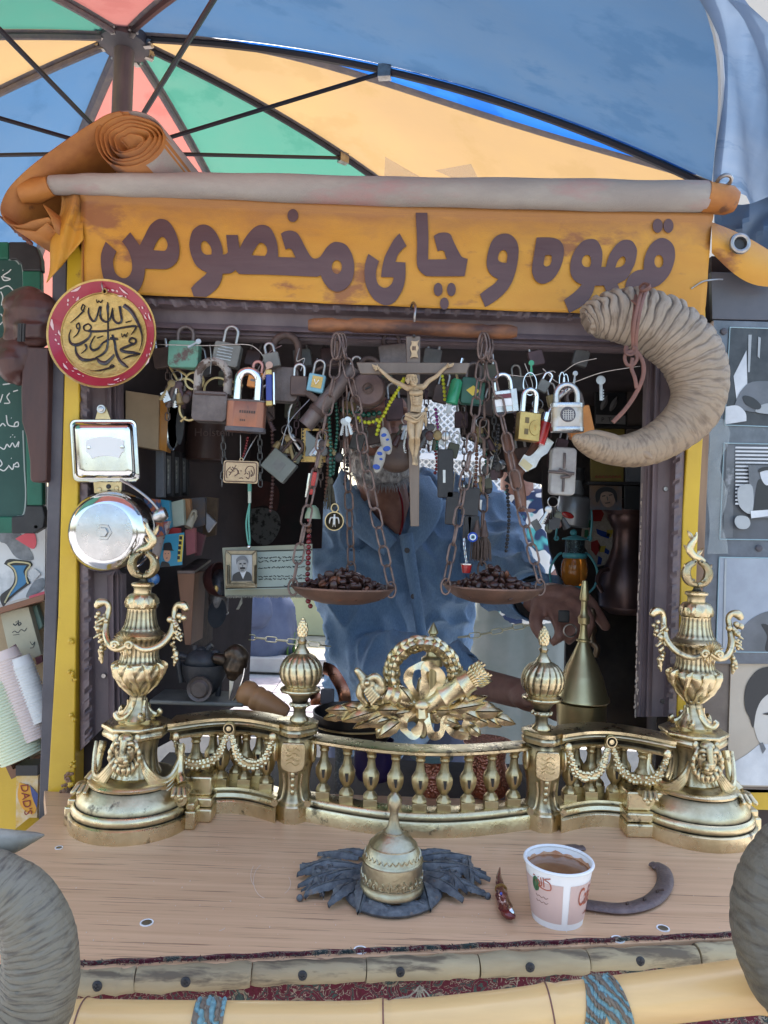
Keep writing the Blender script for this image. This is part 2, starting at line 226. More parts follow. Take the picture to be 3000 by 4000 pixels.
# ---------------------------------------------------------------- objects
def T(name,label,cat,loc=(0,0,0),group=None,rot=(0,0,0)):
    o=bpy.data.objects.new(name,None);COL.objects.link(o);o.location=loc;o.rotation_euler=rot
    o.empty_display_size=.02
    o['label']=label;o['category']=cat
    if group:o['group']=group
    return o
def tag(o,label,cat,group=None,kind=None):
    if label:o['label']=label
    if cat:o['category']=cat
    if group:o['group']=group
    if kind:o['kind']=kind
    return o
def origin(o):
    v=V((0,0,0))
    while o is not None:v=v+V(o.location);o=o.parent
    return v
def link(name,me,parent=None,shift=True,label=None):
    o=bpy.data.objects.new(name,me);COL.objects.link(o)
    if parent is not None:
        o.parent=parent
        if shift:
            me.transform(Matrix.Translation(-origin(parent)))
    if label:o['label']=label
    return o
class MB:
    def __init__(s):s.v=[];s.f=[];s.m=[];s.mats=[];s.cur=0
    def use(s,m):
        if m not in s.mats:s.mats.append(m)
        s.cur=s.mats.index(m);return s
    def add(s,vs,fs):
        o=len(s.v);s.v+=[tuple(x) for x in vs];s.f+=[tuple(i+o for i in f) for f in fs];s.m+=[s.cur]*len(fs);return s
    def box(s,c,d,R=None):
        c=V(c);q=[]
        for x in (-.5,.5):
            for y in (-.5,.5):
                for z in (-.5,.5):
                    p=V((x*d[0],y*d[1],z*d[2]));q.append(c+(R @ p if R else p))
        return s.add(q,[(0,1,3,2),(4,6,7,5),(0,4,5,1),(2,3,7,6),(0,2,6,4),(1,5,7,3)])
    def quadbox(s,q,t):# four front points (any quad), thickness vector
        t=V(t);a=[V(x) for x in q];n=len(a);b=[x+t for x in a]
        return s.add(a+b,[tuple(range(n)),tuple(range(2*n-1,n-1,-1))]+[(i,i+n,(i+1) % n+n,(i+1) % n) for i in range(n)])
    def grid(s,rows,closeu=False,closev=False):
        n=len(rows[0]);q=[p for r in rows for p in r];fs=[]
        R=len(rows)
        for i in range(R if closev else R-1):
            for j in range(n if closeu else n-1):
                fs.append((i*n+j,i*n+(j+1) % n,((i+1) % R)*n+(j+1) % n,((i+1) % R)*n+j))
        return s.add(q,fs)
    def tube(s,pts,r,n=10,closed=False,caps=True,flat=None,up=None,rf=None):
        pts=[V(p) for p in pts];N=len(pts)
        R=r if isinstance(r,(list,tuple)) else [r]*N
        rows=[];pu=None
        for i,p in enumerate(pts):
            a=pts[(i-1) % N] if (closed or i>0) else p;b=pts[(i+1) % N] if (closed or i<N-1) else p
            t=(b-a).normalized() if (b-a).length>1e-9 else V((0,0,1))
            if pu is None:
                u=V(up) if up is not None else (V((0,1,0)) if abs(t.y)<.9 else V((1,0,0)))
            else:u=pu
            if up is not None:u=V(up)
            u=(u-t*u.dot(t)).normalized();w=t.cross(u);pu=u
            row=[]
            for k in range(n):
                th=2*pi*k/n;fl=flat or 1
                rr=R[i]*(rf(i/(N-1 or 1),th) if rf else 1)
                row.append(p+w*(cos(th)*rr)+u*(sin(th)*rr*fl))
            rows.append(row)
        s.grid(rows,closeu=True,closev=closed)
        if caps and not closed:
            o=len(s.v)-N*n
            s.f+=[tuple(o+k for k in range(n))[::-1],tuple(o+(N-1)*n+k for k in range(n))];s.m+=[s.cur]*2
        return s
    def lathe(s,c,prof,n=32,R=None,rf=None,sx=1,sy=1):
        c=V(c);rows=[]
        for r,z in prof:
            row=[]
            for k in range(n):
                th=2*pi*k/n;rr=r*(rf(th,z) if rf else 1)
                p=V((cos(th)*rr*sx,sin(th)*rr*sy,z));row.append(c+(R @ p if R else p))
            rows.append(row)
        s.grid(rows,closeu=True)
        o=len(s.v)-len(prof)*n
        if prof[0][0]>1e-5:s.f.append(tuple(o+k for k in range(n))[::-1]);s.m.append(s.cur)
        if prof[-1][0]>1e-5:s.f.append(tuple(o+(len(prof)-1)*n+k for k in range(n)));s.m.append(s.cur)
        return s
    def ball(s,c,r,n=12,R=None):
        if not isinstance(r,(list,tuple)):r=(r,r,r)
        h=n//2;rows=[];c=V(c)
        for i in range(h+1):
            a=pi*i/h;row=[]
            for k in range(n):
                th=2*pi*k/n;p=V((sin(a)*cos(th)*r[0],sin(a)*sin(th)*r[1],cos(a)*r[2]));row.append(c+(R @ p if R else p))
            rows.append(row)
        return s.grid(rows,closeu=True)
    def prism(s,poly,t):return s.quadbox(poly,t)
    def leaf(s,base,tip,w,up,lift=.3,n=8,notch=0):
        base=V(base);tip=V(tip);d=tip-base;up=V(up).normalized();side=d.cross(up).normalized();rows=[]
        for i in range(n+1):
            t=i/n;ww=w*(sin(pi*min(1,t*.92+.06))**.75)*(1-.25*t);ww=max(ww,.0002)
            if notch:ww*=1+notch*(i % 2)
            c=base+d*t+up*(sin(pi*t)*lift*w)
            rows.append([c-side*ww-up*w*.25,c-side*ww*.6+up*w*.1,c-side*ww*.1+up*w*.32,c-up*w*.02,c+side*ww*.1+up*w*.32,c+side*ww*.6+up*w*.1,c+side*ww-up*w*.25,c-up*w*.55])
        return s.grid(rows,closeu=True)
    def mesh(s,name,smooth=40):
        me=bpy.data.meshes.new(name);me.from_pydata(s.v,[],s.f)
        for m in s.mats:me.materials.append(m)
        me.polygons.foreach_set('material_index',s.m);me.validate();me.update()
        bm=bmesh.new();bm.from_mesh(me);bmesh.ops.remove_doubles(bm,verts=bm.verts,dist=1e-6);bmesh.ops.recalc_face_normals(bm,faces=bm.faces);bm.to_mesh(me);bm.free()
        if smooth:
            me.polygons.foreach_set('use_smooth',[True]*len(me.polygons));me.set_sharp_from_angle(angle=rad(smooth))
        return me
    def build(s,name,m=None,parent=None,smooth=40,bevel=0,shift=True,label=None,seg=2):
        if m is not None and not s.mats:s.mats=[m]
        o=link(name,s.mesh(name,smooth),parent,shift,label)
        if bevel:
            b=o.modifiers.new('bevel','BEVEL');b.width=bevel;b.segments=seg;b.limit_method='ANGLE';b.angle_limit=rad(40);b.harden_normals=False
        return o
def cat(pts,n=8,closed=False):
    pts=[V(p) for p in pts];N=len(pts);out=[]
    for i in range(N if closed else N-1):
        p1=pts[i];p2=pts[(i+1) % N]
        p0=pts[(i-1) % N] if closed or i>0 else p1*2-p2;p3=pts[(i+2) % N] if closed or i<N-2 else p2*2-p1
        for k in range(n):
            t=k/n;out.append(.5*((2*p1)+(p2-p0)*t+(2*p0-5*p1+4*p2-p3)*t*t+(3*p1-p0-3*p2+p3)*t**3))
    if not closed:out.append(pts[-1])
    return out
def lerpl(vals,N):
    out=[];M=len(vals)
    for i in range(N):
        t=i/(N-1)*(M-1);k=min(int(t),M-2);out.append(vals[k]+(vals[k+1]-vals[k])*(t-k))
    return out
def contour(pts,n=6):# points with a third element are corners
    N=len(pts);out=[]
    for i in range(N):
        a=pts[i];b=pts[(i+1) % N];p1=V(a[:2]);p2=V(b[:2])
        p0=V(pts[i-1][:2]) if len(a)==2 else p1-(p2-p1)*.0;p3=V(pts[(i+2) % N][:2]) if len(b)==2 else p2
        t1=(p2-p0)*.5 if len(a)==2 else (p2-p1)*.6;t2=(p3-p1)*.5 if len(b)==2 else (p2-p1)*.6
        for k in range(n):
            t=k/n;out.append(p1*(2*t**3-3*t**2+1)+t1*(t**3-2*t**2+t)+p2*(-2*t**3+3*t**2)+t2*(t**3-t**2))
    return out
def ell(cx,cy,rx,ry,n=24):return [V((cx+rx*cos(2*pi*k/n),cy+ry*sin(2*pi*k/n))) for k in range(n)]
def flat(name,contours,fn,th,m,parent=None,label=None):
    """filled 2D outlines (with holes) -> solid of thickness th; fn maps a 2D point to the world front plane"""
    cu=bpy.data.curves.new(name,'CURVE');cu.dimensions='2D';cu.fill_mode='BOTH';cu.extrude=.5
    for c in contours:
        sp=cu.splines.new('POLY');sp.points.add(len(c)-1);sp.use_cyclic_u=True
        for i,p in enumerate(c):sp.points[i].co=(p[0]*.01,-p[1]*.01,0,1)
    return curve_solid(cu,name,lambda x,y:fn(x*100,-y*100),th,m,parent,label)
def curve_solid(cu,name,fn,th,m,parent,label=None):
    o=bpy.data.objects.new('tmp',cu);COL.objects.link(o)
    dg=bpy.context.evaluated_depsgraph_get();dg.update();me=bpy.data.meshes.new_from_object(o.evaluated_get(dg));bpy.data.objects.remove(o)
    for v in me.vertices:
        p=fn(v.co.x,v.co.y);v.co=V(p)+V((0,-th,0))*(1 if v.co.z>0 else 0)
    me.materials.clear();me.materials.append(m);me.update()
    return link(name,me,parent,True,label)
def text(name,s,fn,th,m,parent=None,size=1.0,align='CENTER',label=None):
    cu=bpy.data.curves.new(name,'FONT');cu.body=s;cu.size=size;cu.extrude=.5;cu.align_x=align;cu.align_y='CENTER';cu.resolution_u=3
    return curve_solid(cu,name,fn,th,m,parent,label)
def blob(items,vox,smooth=2,disp=None):
    """union of balls ('b', c, r) and tapered limbs ('t', [pts], [radii]) fused into one continuous skin"""
    mb=MB()
    for it in items:
        if it[0]=='b':mb.ball(it[1],it[2],16,it[3] if len(it)>3 else None)
        else:
            pts=[V(p) for p in it[1]];R=it[2];pp=cat(pts,5) if len(pts)>2 else [pts[0].lerp(pts[1],k/5) for k in range(6)]
            rr=lerpl(R,len(pp));fl=it[3] if len(it)>3 else None
            mb.tube(pp,rr,12,flat=fl,up=it[4] if len(it)>4 else None)
            if not fl:mb.ball(pp[0],rr[0]*.98,12);mb.ball(pp[-1],rr[-1]*.98,12)
    me=mb.mesh('t',0);o=bpy.data.objects.new('t',me);COL.objects.link(o)
    r=o.modifiers.new('r','REMESH');r.mode='VOXEL';r.voxel_size=vox;r.use_smooth_shade=True
    if smooth:sm=o.modifiers.new('s','SMOOTH');sm.iterations=smooth;sm.factor=.5
    dg=bpy.context.evaluated_depsgraph_get();dg.update();me2=bpy.data.meshes.new_from_object(o.evaluated_get(dg));bpy.data.objects.remove(o)
    if disp:
        nn=[v.normal.copy() for v in me2.vertices]
        for v,n in zip(me2.vertices,nn):v.co+=n*disp(v.co)
    me2.polygons.foreach_set('use_smooth',[True]*len(me2.polygons));me2.update()
    return me2
def blobobj(name,items,vox,m,parent=None,smooth=2,disp=None,shift=True,label=None):
    me=blob(items,vox,smooth,disp);me.materials.clear();me.materials.append(m);return link(name,me,parent,shift,label)
def nz(p,s,seed=0):return noise.noise(V(p)*s+V((seed,seed*1.7,seed*.3)))
def dup(o,parent=None,**kw):
    c=o.copy();COL.objects.link(c)
    if parent is not None:c.parent=parent
    for ch in [x for x in bpy.data.objects if x.parent==o and x is not c]:dup(ch,c)
    for k,v in kw.items():setattr(c,k,v)
    return c
def stroke(mb,pts,w,fn,th=.001,n=6,dense=5):
    """raised brush line: 2D points, half width in the same units (list or number)"""
    pp=cat([V((*p,0)) for p in pts],dense) if len(pts)>2 else [V((*p,0)) for p in pts]
    ww=lerpl(w,len(pp)) if isinstance(w,(list,tuple)) else [w]*len(pp)
    A=[];B=[];N=len(pp)
    for i,p in enumerate(pp):
        t=(pp[min(i+1,N-1)]-pp[max(i-1,0)]);t=t.normalized() if t.length else V((1,0,0));nrm=V((-t.y,t.x,0))*ww[i]
        A.append(p+nrm);B.append(p-nrm)
    top=V((0,-th,0));rows=[[V(fn(a.x,a.y)) for a in A],[V(fn(p.x,p.y))+top for p in pp],[V(fn(b.x,b.y)) for b in B]]
    return mb.grid(rows)
def ringpts(c,rx,rz,n=24,a0=0,a1=2*pi,tilt=0):
    return [V(c)+V((cos(a0+(a1-a0)*k/n)*rx,sin(tilt)*sin(a0+(a1-a0)*k/n)*rz,cos(tilt)*sin(a0+(a1-a0)*k/n)*rz)) for k in range(n if abs(a1-a0)>=2*pi-1e-6 else n+1)]

# ================================================================ THE SETTING
gm=MB();gm.quadbox([(-60,-25,0),(60,-25,0),(60,120,0),(-60,120,0)],(0,0,-.2));tag(gm.build('ground',asph,smooth=0),None,None,kind='structure')
tz=.42
mb=MB();mb.quadbox([(-6,3.3,.004),(8,3.3,.004),(8,12,.004),(-6,12,.004)],(0,0,tz-.03));terr=tag(mb.build('terrace',mortar,smooth=0),None,None,kind='structure')
# paving bricks of the terrace that can be told apart behind the opening
base=MB();base.box((0,0,0),(.188,.098,.03));bme=base.mesh('paving_brick',0)
base2=MB();base2.box((0,0,0),(.39,.39,.03));bme2=base2.mesh('paving_slab',0);bme.materials.append(paver2);bme2.materials.append(pavem)
for i in range(13):
    for j in range(6):
        o=link('paving_brick',bme,terr,False);o.location=(-1.55+i*.1+(0),3.42+j*.2,tz-.026+.006+random.uniform(-.003,.003));o.rotation_euler=(0,0,pi/2+random.uniform(-.01,.01))
for i in range(7):
    for j in range(6):
        o=link('paving_slab',bme2,terr,False);o.location=(.0+i*.4,3.55+j*.4,tz-.02+random.uniform(-.002,.002))
mb=MB();mb.box((-1.6,4.75,tz+.04),(2.8,.12,.1));tag(mb.build('kerb',pavem,bevel=.01),None,None,kind='structure')
mb=MB();mb.quadbox([(-5,4.82,tz+.01),(-.1,4.82,tz+.01),(-.1,9,tz+.06),(-5,9,tz+.06)],(0,0,-.05));tag(mb.build('soil',mat('dry earth',(.25,.22,.16),(.35,.31,.24),sc=12,rough=.95,bump=1),smooth=0),None,None,kind='structure')
mb=MB()
random.seed(3)
for i in range(120):
    c=V((-.72+random.gauss(0,.08),4.95+random.gauss(0,.05),tz+.02));h=random.uniform(.05,.2);a=random.uniform(0,6.28);l=random.uniform(.02,.09)
    mb.leaf(c,c+V((cos(a)*l,sin(a)*l,h)),.012,(sin(a),-cos(a),.3),n=4)
tag(mb.build('weeds',grassm),'green weeds growing along the kerb behind the stall','weeds',kind='stuff')
mb=MB();mb.box((1.2,6.2,.9),(5,.2,.9));tag(mb.build('low_wall',plasterw,bevel=.01),'low mossy yellow garden wall behind the seller','wall')
mb=MB();mb.box((6.5,8.2,4),(8.4,.4,8));o=mb.build('building_wall',beigew);tag(o,'plain beige building wall beyond the parasol at upper right','wall')
# white expanded metal grille behind the seller's head
gt=T('metal_grille','white expanded metal window grille behind the seller','grille',P(1800,1800,3.6))
mb=MB();x0,x1,z0,z1=P(1560,1500,3.6).x,P(2130,1500,3.6).x,P(1800,2130,3.6).z,P(1800,1450,3.6).z
mb.box(((x0+x1)/2,3.66,(z0+z1)/2),(x1-x0,.02,z1-z0));mb.build('grille_backing',mat('pale shutter',(.5,.52,.52),rough=.7),gt)
mb=MB();st=.034
n=int((x1-x0+z1-z0)/st)+1
for i in range(n):
    for sgn in (1,-1):
        a=i*st;xa=x0+a if sgn>0 else x1-a;pa=[xa,z0];pb=[xa-sgn*(z1-z0),z1]
        lo_,hi_=min(x0,x1),max(x0,x1)
        def cl(p,q):
            if p[0]<lo_:t=(lo_-p[0])/(q[0]-p[0]);return [lo_,p[1]+(q[1]-p[1])*t]
            if p[0]>hi_:t=(hi_-p[0])/(q[0]-p[0]);return [hi_,p[1]+(q[1]-p[1])*t]
            return p
        if (pa[0]<lo_ and pb[0]<lo_) or (pa[0]>hi_ and pb[0]>hi_):continue
        a_,b_=cl(pa,pb),cl(pb,pa);mb.tube([(a_[0],3.6,a_[1]),(b_[0],3.6,b_[1])],.0045,4,up=(0,1,0))
o=mb.build('grille_mesh',grille,gt);o['kind']='stuff'
for k in range(3):
    mb=MB();z=z0+(z1-z0)*(.12+.38*k);mb.box(((x0+x1)/2,3.58,z),(x1-x0,.02,.03));mb.build('grille_bar',grille,gt)
# green bottle lying on the terrace
bt=T('plastic_bottle','small green and white bottle lying on the terrace by the low wall','bottle',G(1790,2460,tz+.03))
Y=bt.location.y;bc=V((0,0,0));Rb=Matrix.Rotation(pi/2,3,'Y')
mb=MB();mb.lathe(bc-V((.055,0,0)),[(.001,0),(.03,.004),(.032,.02),(.032,.11),(.02,.15),(.012,.17)],16,R=Rb);mb.build('bottle_body',greeng,bt,shift=False)
mb=MB();mb.lathe(bc-V((.03,0,0)),[(.033,0),(.033,.06)],16,R=Rb);mb.build('label_band',white,bt,shift=False)
# ================================================================ PARASOL
HUB=V((-.685,1.75,2.572));RR,A0,DD,KK,TX,TY=1.397,rad(-7.861),.586,.512,.137,.132
def rib(i,s,ex=0):
    a=A0+i*pi/4;x=RR*s*cos(a);y=RR*s*sin(a)
    return HUB+V((x,y,-DD*(KK*s+(1-KK)*abs(s)**2.2)+TX*x+TY*y))
um=T('parasol','large open market parasol with blue, orange, green and red panels','parasol',(HUB.x,HUB.y,0))
pm=[c_org,c_grn,c_red,c_blue,c_org,c_grn,c_red,c_blue];NS,NT=26,14
def seam0(s):return .13*sin(pi*min(1,max(0,(s-.12)/.86)))**1.0*(1 if s>.12 else 0)
for i in range(8):
    rows=[]
    for a in range(NS+1):
        s=a/NS;row=[]
        for b in range(NT+1):
            t=b/NT
            tt=t*(1.012 if i==7 else 1)
            if i==0:tt=seam0(s)+(1-seam0(s))*t
            p=rib(i,s).lerp(rib((i+1) % 8,s),tt)
            mid=(rib(i,s)+rib((i+1) % 8,s))/2-HUB;mid.z=0
            if mid.length>0:mid.normalize()
            bow=(.075*sin(pi*t**.6) if i==7 else-.03*sin(pi*t))*s**2
            p=p+mid*bow+V((0,0,.035*s*sin(pi*t)*(1 if i !=7 else .4)))
            p.z+=.012*nz(p,4,i)*sin(pi*t)
            if b in (0,NT) or i==0:p.z+=.004
            row.append(p)
        rows.append(row)
    mb=MB();mb.grid(rows);o=mb.build('canopy_panel',pm[i],um,label=['orange canopy panel','green canopy panel','red canopy panel','blue canopy panel','orange canopy panel','green canopy panel','faded pink canopy panel','wide blue canopy panel'][i])
    if i==7:hem=[V(p) for p in rows[-1]]
rows=[[rib(0,s/40).lerp(rib(1,s/40),seam0(s/40)*k/2)+V((0,0,.002)) for k in (.0,1,2.3)] for s in range(4,40)]
mb=MB();mb.grid(rows);mb.build('seam_strip',canopy('bright blue cloth',(.02,.13,.5),(.03,.16,.5)),um,label='bright blue strip of overlapping cloth')
for i in range(8):
    mb=MB();pts=[rib(i,s/24)-V((0,0,.012)) for s in range(1,25)];mb.tube(pts,.008 if i !=3 else .014,6,up=(0,0,1));mb.build('rib',strutm if i in (0,1,7) else ribm,um)
    mb=MB();q=[]
    for s in range(0,25):
        c=rib(i,s/24)
        if i==0:c=c.lerp(rib(1,s/24),seam0(s/24))
        q.append(c-V((0,0,.004)))
    mb.tube(q,.014,6,flat=.25,up=(0,0,1));mb.build('seam_tape',ribm,um)
mb=MB();RUN=P(560,600,1.78);mb.tube([(HUB.x,HUB.y,0.02),(HUB.x+.01,HUB.y-.01,1.6),HUB+V((0,0,.03))],[.028,.026,.024],14);mb.build('pole',polem,um)
mb=MB();mb.lathe(HUB-V((0,0,.045)),[(.03,0),(.06,.01),(.062,.035),(.035,.05)],24);hb=mb.build('hub',dpost,um)
for i in range(8):
    a=A0+i*pi/4;mb=MB();mb.box(HUB+V((cos(a)*.062,sin(a)*.062,-.025)),(.02,.012,.028),Matrix.Rotation(a,3,'Z'));mb.tube([HUB+V((cos(a)*.068-sin(a)*.012,sin(a)*.068+cos(a)*.012,-.03)),HUB+V((cos(a)*.068+sin(a)*.012,sin(a)*.068-cos(a)*.012,-.03))],.005,6);mb.build('hub_clevis',steel,um)
RUN=V((HUB.x,HUB.y,P(560,600,HUB.y).z))
mb=MB();mb.lathe(RUN-V((0,0,.03)),[(.03,0),(.05,.01),(.05,.05),(.03,.06)],20);mb.build('runner',dpost,um)
for i in range(8):
    e=rib(i,.47)-V((0,0,.015));mb=MB();mb.tube([RUN,e],.0055,6);mb.build('stretcher',strutm,um)
    mb=MB();mb.box(e,(.03,.02,.03),Matrix.Rotation(A0+i*pi/4,3,'Z'));mb.build('stretcher_joint',steel,um)
# outer valance: hem edging and the flap hanging outside, seen at the right
mb=MB();hh=hem[::-1]     # from rib 0 (far) to rib 7 (near)? orientation checked below
hh=sorted(hem,key=lambda p:-p.y)
mb.tube([p+V((0,0,-.004)) for p in hh],.005,6);mb.build('hem_cord',mat('pale hem tape',(.55,.6,.66),rough=.8),um)
rows=[]
N=len(hh)
for i,p in enumerate(hh):
    t=i/(N-1);o_=V((1,-.15,0)).normalized();row=[]
    for k in range(9):
        u=k/8;w=.105-.05*t
        fold=.012*sin(3.2*u*pi+t*9)
        row.append(p+o_*(w*u**.8*1.05)+V((0,fold,-.012-(.075+.03*sin(t*7))*u**1.6)))
    rows.append(row)
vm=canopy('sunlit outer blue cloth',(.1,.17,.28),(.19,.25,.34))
mb=MB();mb.grid(rows);mb.build('valance',vm,um,label='sunlit blue valance folded outward')
rows=[]
for i in range(13):
    t=i/12;row=[]
    for k in range(13):
        u=k/12;px=2790+330*u;py=770+30*sin(u*5)+(190+80*u)*t+30*sin(u*9)*t;row.append(P(px,py,1.3+.05*sin(u*11+t*3)+.03*sin(t*9+u*4)+.04*t))
    rows.append(row)
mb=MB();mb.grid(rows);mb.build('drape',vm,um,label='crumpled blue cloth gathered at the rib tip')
# ================================================================ KIOSK
YF=1.0
ki=T('coffee_kiosk','small yellow and dark kiosk with a wood laminate counter and a serving window','kiosk',(0,1.1,0))
def bar(pxs,Y,th,m,name,parent=ki,bevel=.0015,label=None):
    mb=MB();mb.quadbox([P(x,y,Y) for x,y in pxs],(0,th,0));return mb.build(name,m,parent,bevel=bevel,label=label,smooth=30)
bar([(262,990),(290,925),(322,1000),(310,1500),(297,2400),(290,3185),(180,3185),(226,2400),(250,1500)],.958,.03,ypost,'yellow_post')
bar([(205,900),(262,900),(250,1500),(222,2400),(190,3390),(145,3390),(172,2400),(200,1400)],.96,.05,dpost,'dark_post')
bar([(2700,1090),(2722,1012),(2755,1180),(2765,1400),(2730,2000),(2690,3190),(2630,3190),(2668,2000),(2705,1400)],.965,.03,ypost,'yellow_post')
bar([(2733,1300),(2790,1250),(2772,1700),(2735,2600),(2732,3190),(2693,3190),(2700,2600)],.975,.03,rubw,'post_edge',label='raw brown wooden edge of the post')
# weld beads and rust on the left yellow post
mb=MB()
random.seed(5)
for y in (2160,2500,2635,2650,2800,2985,3070):
    c=P(283+random.uniform(-8,6),y,.955)
    for k in range(4):mb.ball(c+V((random.uniform(-.003,.003),0,random.uniform(-.004,.004))),random.uniform(.0015,.0035),8)
mb.build('weld_beads',ypost,ki)
mb=MB()
for k in range(60):
    c=P(random.uniform(235,292),random.uniform(3020,3180),.955);mb.ball(c,(random.uniform(.001,.004),.0015,random.uniform(.001,.005)),6)
o=mb.build('rust_patch',rustpeel,ki,label='flaking rusty foot of the yellow post');o['kind']='stuff'
bar([(190,3080),(296,3080),(296,3190),(185,3190)],.9605,.04,ypost,'post_foot')
# carved picture-frame round the window
def member(oa,ia,ob,ib,name,n=110,Y=.99):
    prof=[(0,0),(.0,.020),(.03,.026),(.1,.031,1),(.2,.033,1),(.26,.028),(.3,.018),(.33,.016),(.60,.013),(.68,.02),(.72,.021),(.75,.014),(.79,.016),(.83,.018),(.85,.012),(.9,.012),(.94,.009),(.97,.004),(1,0),(1,-.02),(0,-.02)]
    rows=[];Lx=(V((*oa,0))-V((*ob,0))).length
    for i in range(n+1):
        s=i/n;row=[]
        for q in prof:
            t,d=q[0],q[1];x=(oa[0]*(1-s)+ob[0]*s)*(1-t)+(ia[0]*(1-s)+ib[0]*s)*t;y=(oa[1]*(1-s)+ob[1]*s)*(1-t)+(ia[1]*(1-s)+ib[1]*s)*t
            if len(q)>2:d+=.0045*sin(s*Lx/9+t*26)*sin(s*Lx/23+2)+.004*nz((s*Lx*.07,t*24,0),1)
            row.append(P(x,y,Y-d))
        rows.append(row)
    mb=MB();mb.grid(rows,closeu=True);return mb.build(name,framew,fr)
fr=T('window_surround','dark brown carved and moulded picture frame around the serving window','frame',P(1450,2000,.99))
member((300,1140),(480,1325),(2690,1225),(2515,1385),'frame_top',240)
member((300,1140),(480,1325),(312,2935),(500,2745),'frame_left',300)
member((2690,1225),(2515,1385),(2645,2800),(2478,2800),'frame_right',240)
mb=MB()      # chipped pale edge where the paint has come off
random.seed(11)
for k in range(46):
    y=1900+k*20+random.uniform(-6,6);x=2508-(y-1900)*.033
    mb.ball(P(x+random.uniform(-2,4),y,.984),(.0012,.0012,random.uniform(.002,.0055)),6)
for k in range(12):
    y=random.uniform(2500,2780);mb.ball(P(2508+random.uniform(-2,12)-(y-1900)*.033,y,.976),(.001,.0008,random.uniform(.002,.004)),6)
o=mb.build('chipped_edge',mat('bare chipped wood',(.42,.33,.27),rough=.9),fr);o['kind']='stuff'
for x,y in ((405,2640),(2590,2740),(2600,1910)):
    mb=MB();c=P(x,y,.973);mb.lathe(c,[(.0,-.001),(.003,-.001),(.0035,.001)],12,R=Matrix.Rotation(-pi/2,3,'X'));mb.build('screw',steel,fr)
# inner shell of the kiosk: floor shelf, side walls, roof, back header and boards
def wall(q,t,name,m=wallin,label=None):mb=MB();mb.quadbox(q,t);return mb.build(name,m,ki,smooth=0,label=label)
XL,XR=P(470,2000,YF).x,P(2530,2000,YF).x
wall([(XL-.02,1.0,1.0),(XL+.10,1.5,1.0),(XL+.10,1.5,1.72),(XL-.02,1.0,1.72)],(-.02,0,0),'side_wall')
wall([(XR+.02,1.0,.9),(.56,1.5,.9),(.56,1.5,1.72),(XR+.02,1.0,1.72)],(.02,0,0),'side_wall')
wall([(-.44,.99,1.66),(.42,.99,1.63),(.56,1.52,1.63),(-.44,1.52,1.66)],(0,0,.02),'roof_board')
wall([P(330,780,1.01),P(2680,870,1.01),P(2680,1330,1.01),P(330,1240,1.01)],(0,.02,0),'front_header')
wall([(XL-.02,1.0,.93),(XR+.02,1.0,.93),(XR+.02,1.36,.93),(XL-.02,1.36,.93)],(0,0,-.02),'inner_shelf',inner_shade)
hd=wall([P(500,1250,1.5),P(2620,1250,1.5),P(2620,1590,1.5),P(2300,1600,1.5),P(1950,1575,1.5),P(1700,1560,1.5),P(1380,1540,1.5),P(1180,1590,1.5),P(880,1560,1.5),P(700,1440,1.5),P(500,1440,1.5)],(0,.01,0),'back_header',inner_shade)  # dark sheet added at the back to shut out bright gaps
wall([P(480,1640,1.49),P(760,1640,1.49),P(845,1750,1.49),P(850,2330,1.49),P(760,2800,1.49),P(480,2800,1.49)],(0,.012,0),'back_panel',inner_shade)
wall([P(2120,1400,1.48),P(2640,1400,1.48),P(2640,2900,1.48),P(2200,2900,1.48),P(2215,2350,1.48),P(2150,2150,1.48),P(2120,1950,1.48)],(0,.012,0),'back_panel',inner_shade)
# lower body, cabinet under the counter and outer wings
wall([(-.46,.67,.05),(.47,.68,.05),(.47,.68,.96),(-.46,.67,.96)],(0,.3,0),'cabinet',ypost)
# counter board
cb=[G(180,3178),G(-140,3440),G(-60,3790),G(300,3792),G(820,3764),G(1480,3732),G(2100,3702),G(2905,3662),G(3060,3400),G(2930,3275),G(2700,3120)]
tp=[V((p.x,p.y,1.0)) for p in cb];tp=tp[:-1]+[V((.47,.985,1)),V((-.45,.985,1))]
mb=MB();mb.quadbox(tp,(0,0,-.016));ct=mb.build('counter_top',tabletop,ki,bevel=.0008,smooth=0)
for x,y in ((573,3605),(1408,3712),(2590,3627),(2414,3670),(2300,3207),(230,3312)):
    c=G(x,y);k=.7 if x in (230,) else 1
    mb=MB();mb.lathe(c,[(0,.0004),(.0046*k,.0005),(.0048*k,.0002),(.0055*k,.0003),(.0056*k,-.001)],20);mb.use(steel);o=mb.build('counter_screw',None,ct)
    mb=MB();mb.lathe(c,[(.0049*k,.0004),(.006*k,.0006),(.0062*k,-.001)],20);mb.build('screw_rim',white,ct)
def frontpt(px,py):return G(px,py,.992)
ends=[(-60,3850,285,3838),(285,3838,533,3826),(533,3824,982,3806),(984,3800,1427,3786),(1429,3784,1864,3770),(1869,3768,2291,3752),(2293,3748,2717,3730),(2719,3728,3120,3700)]
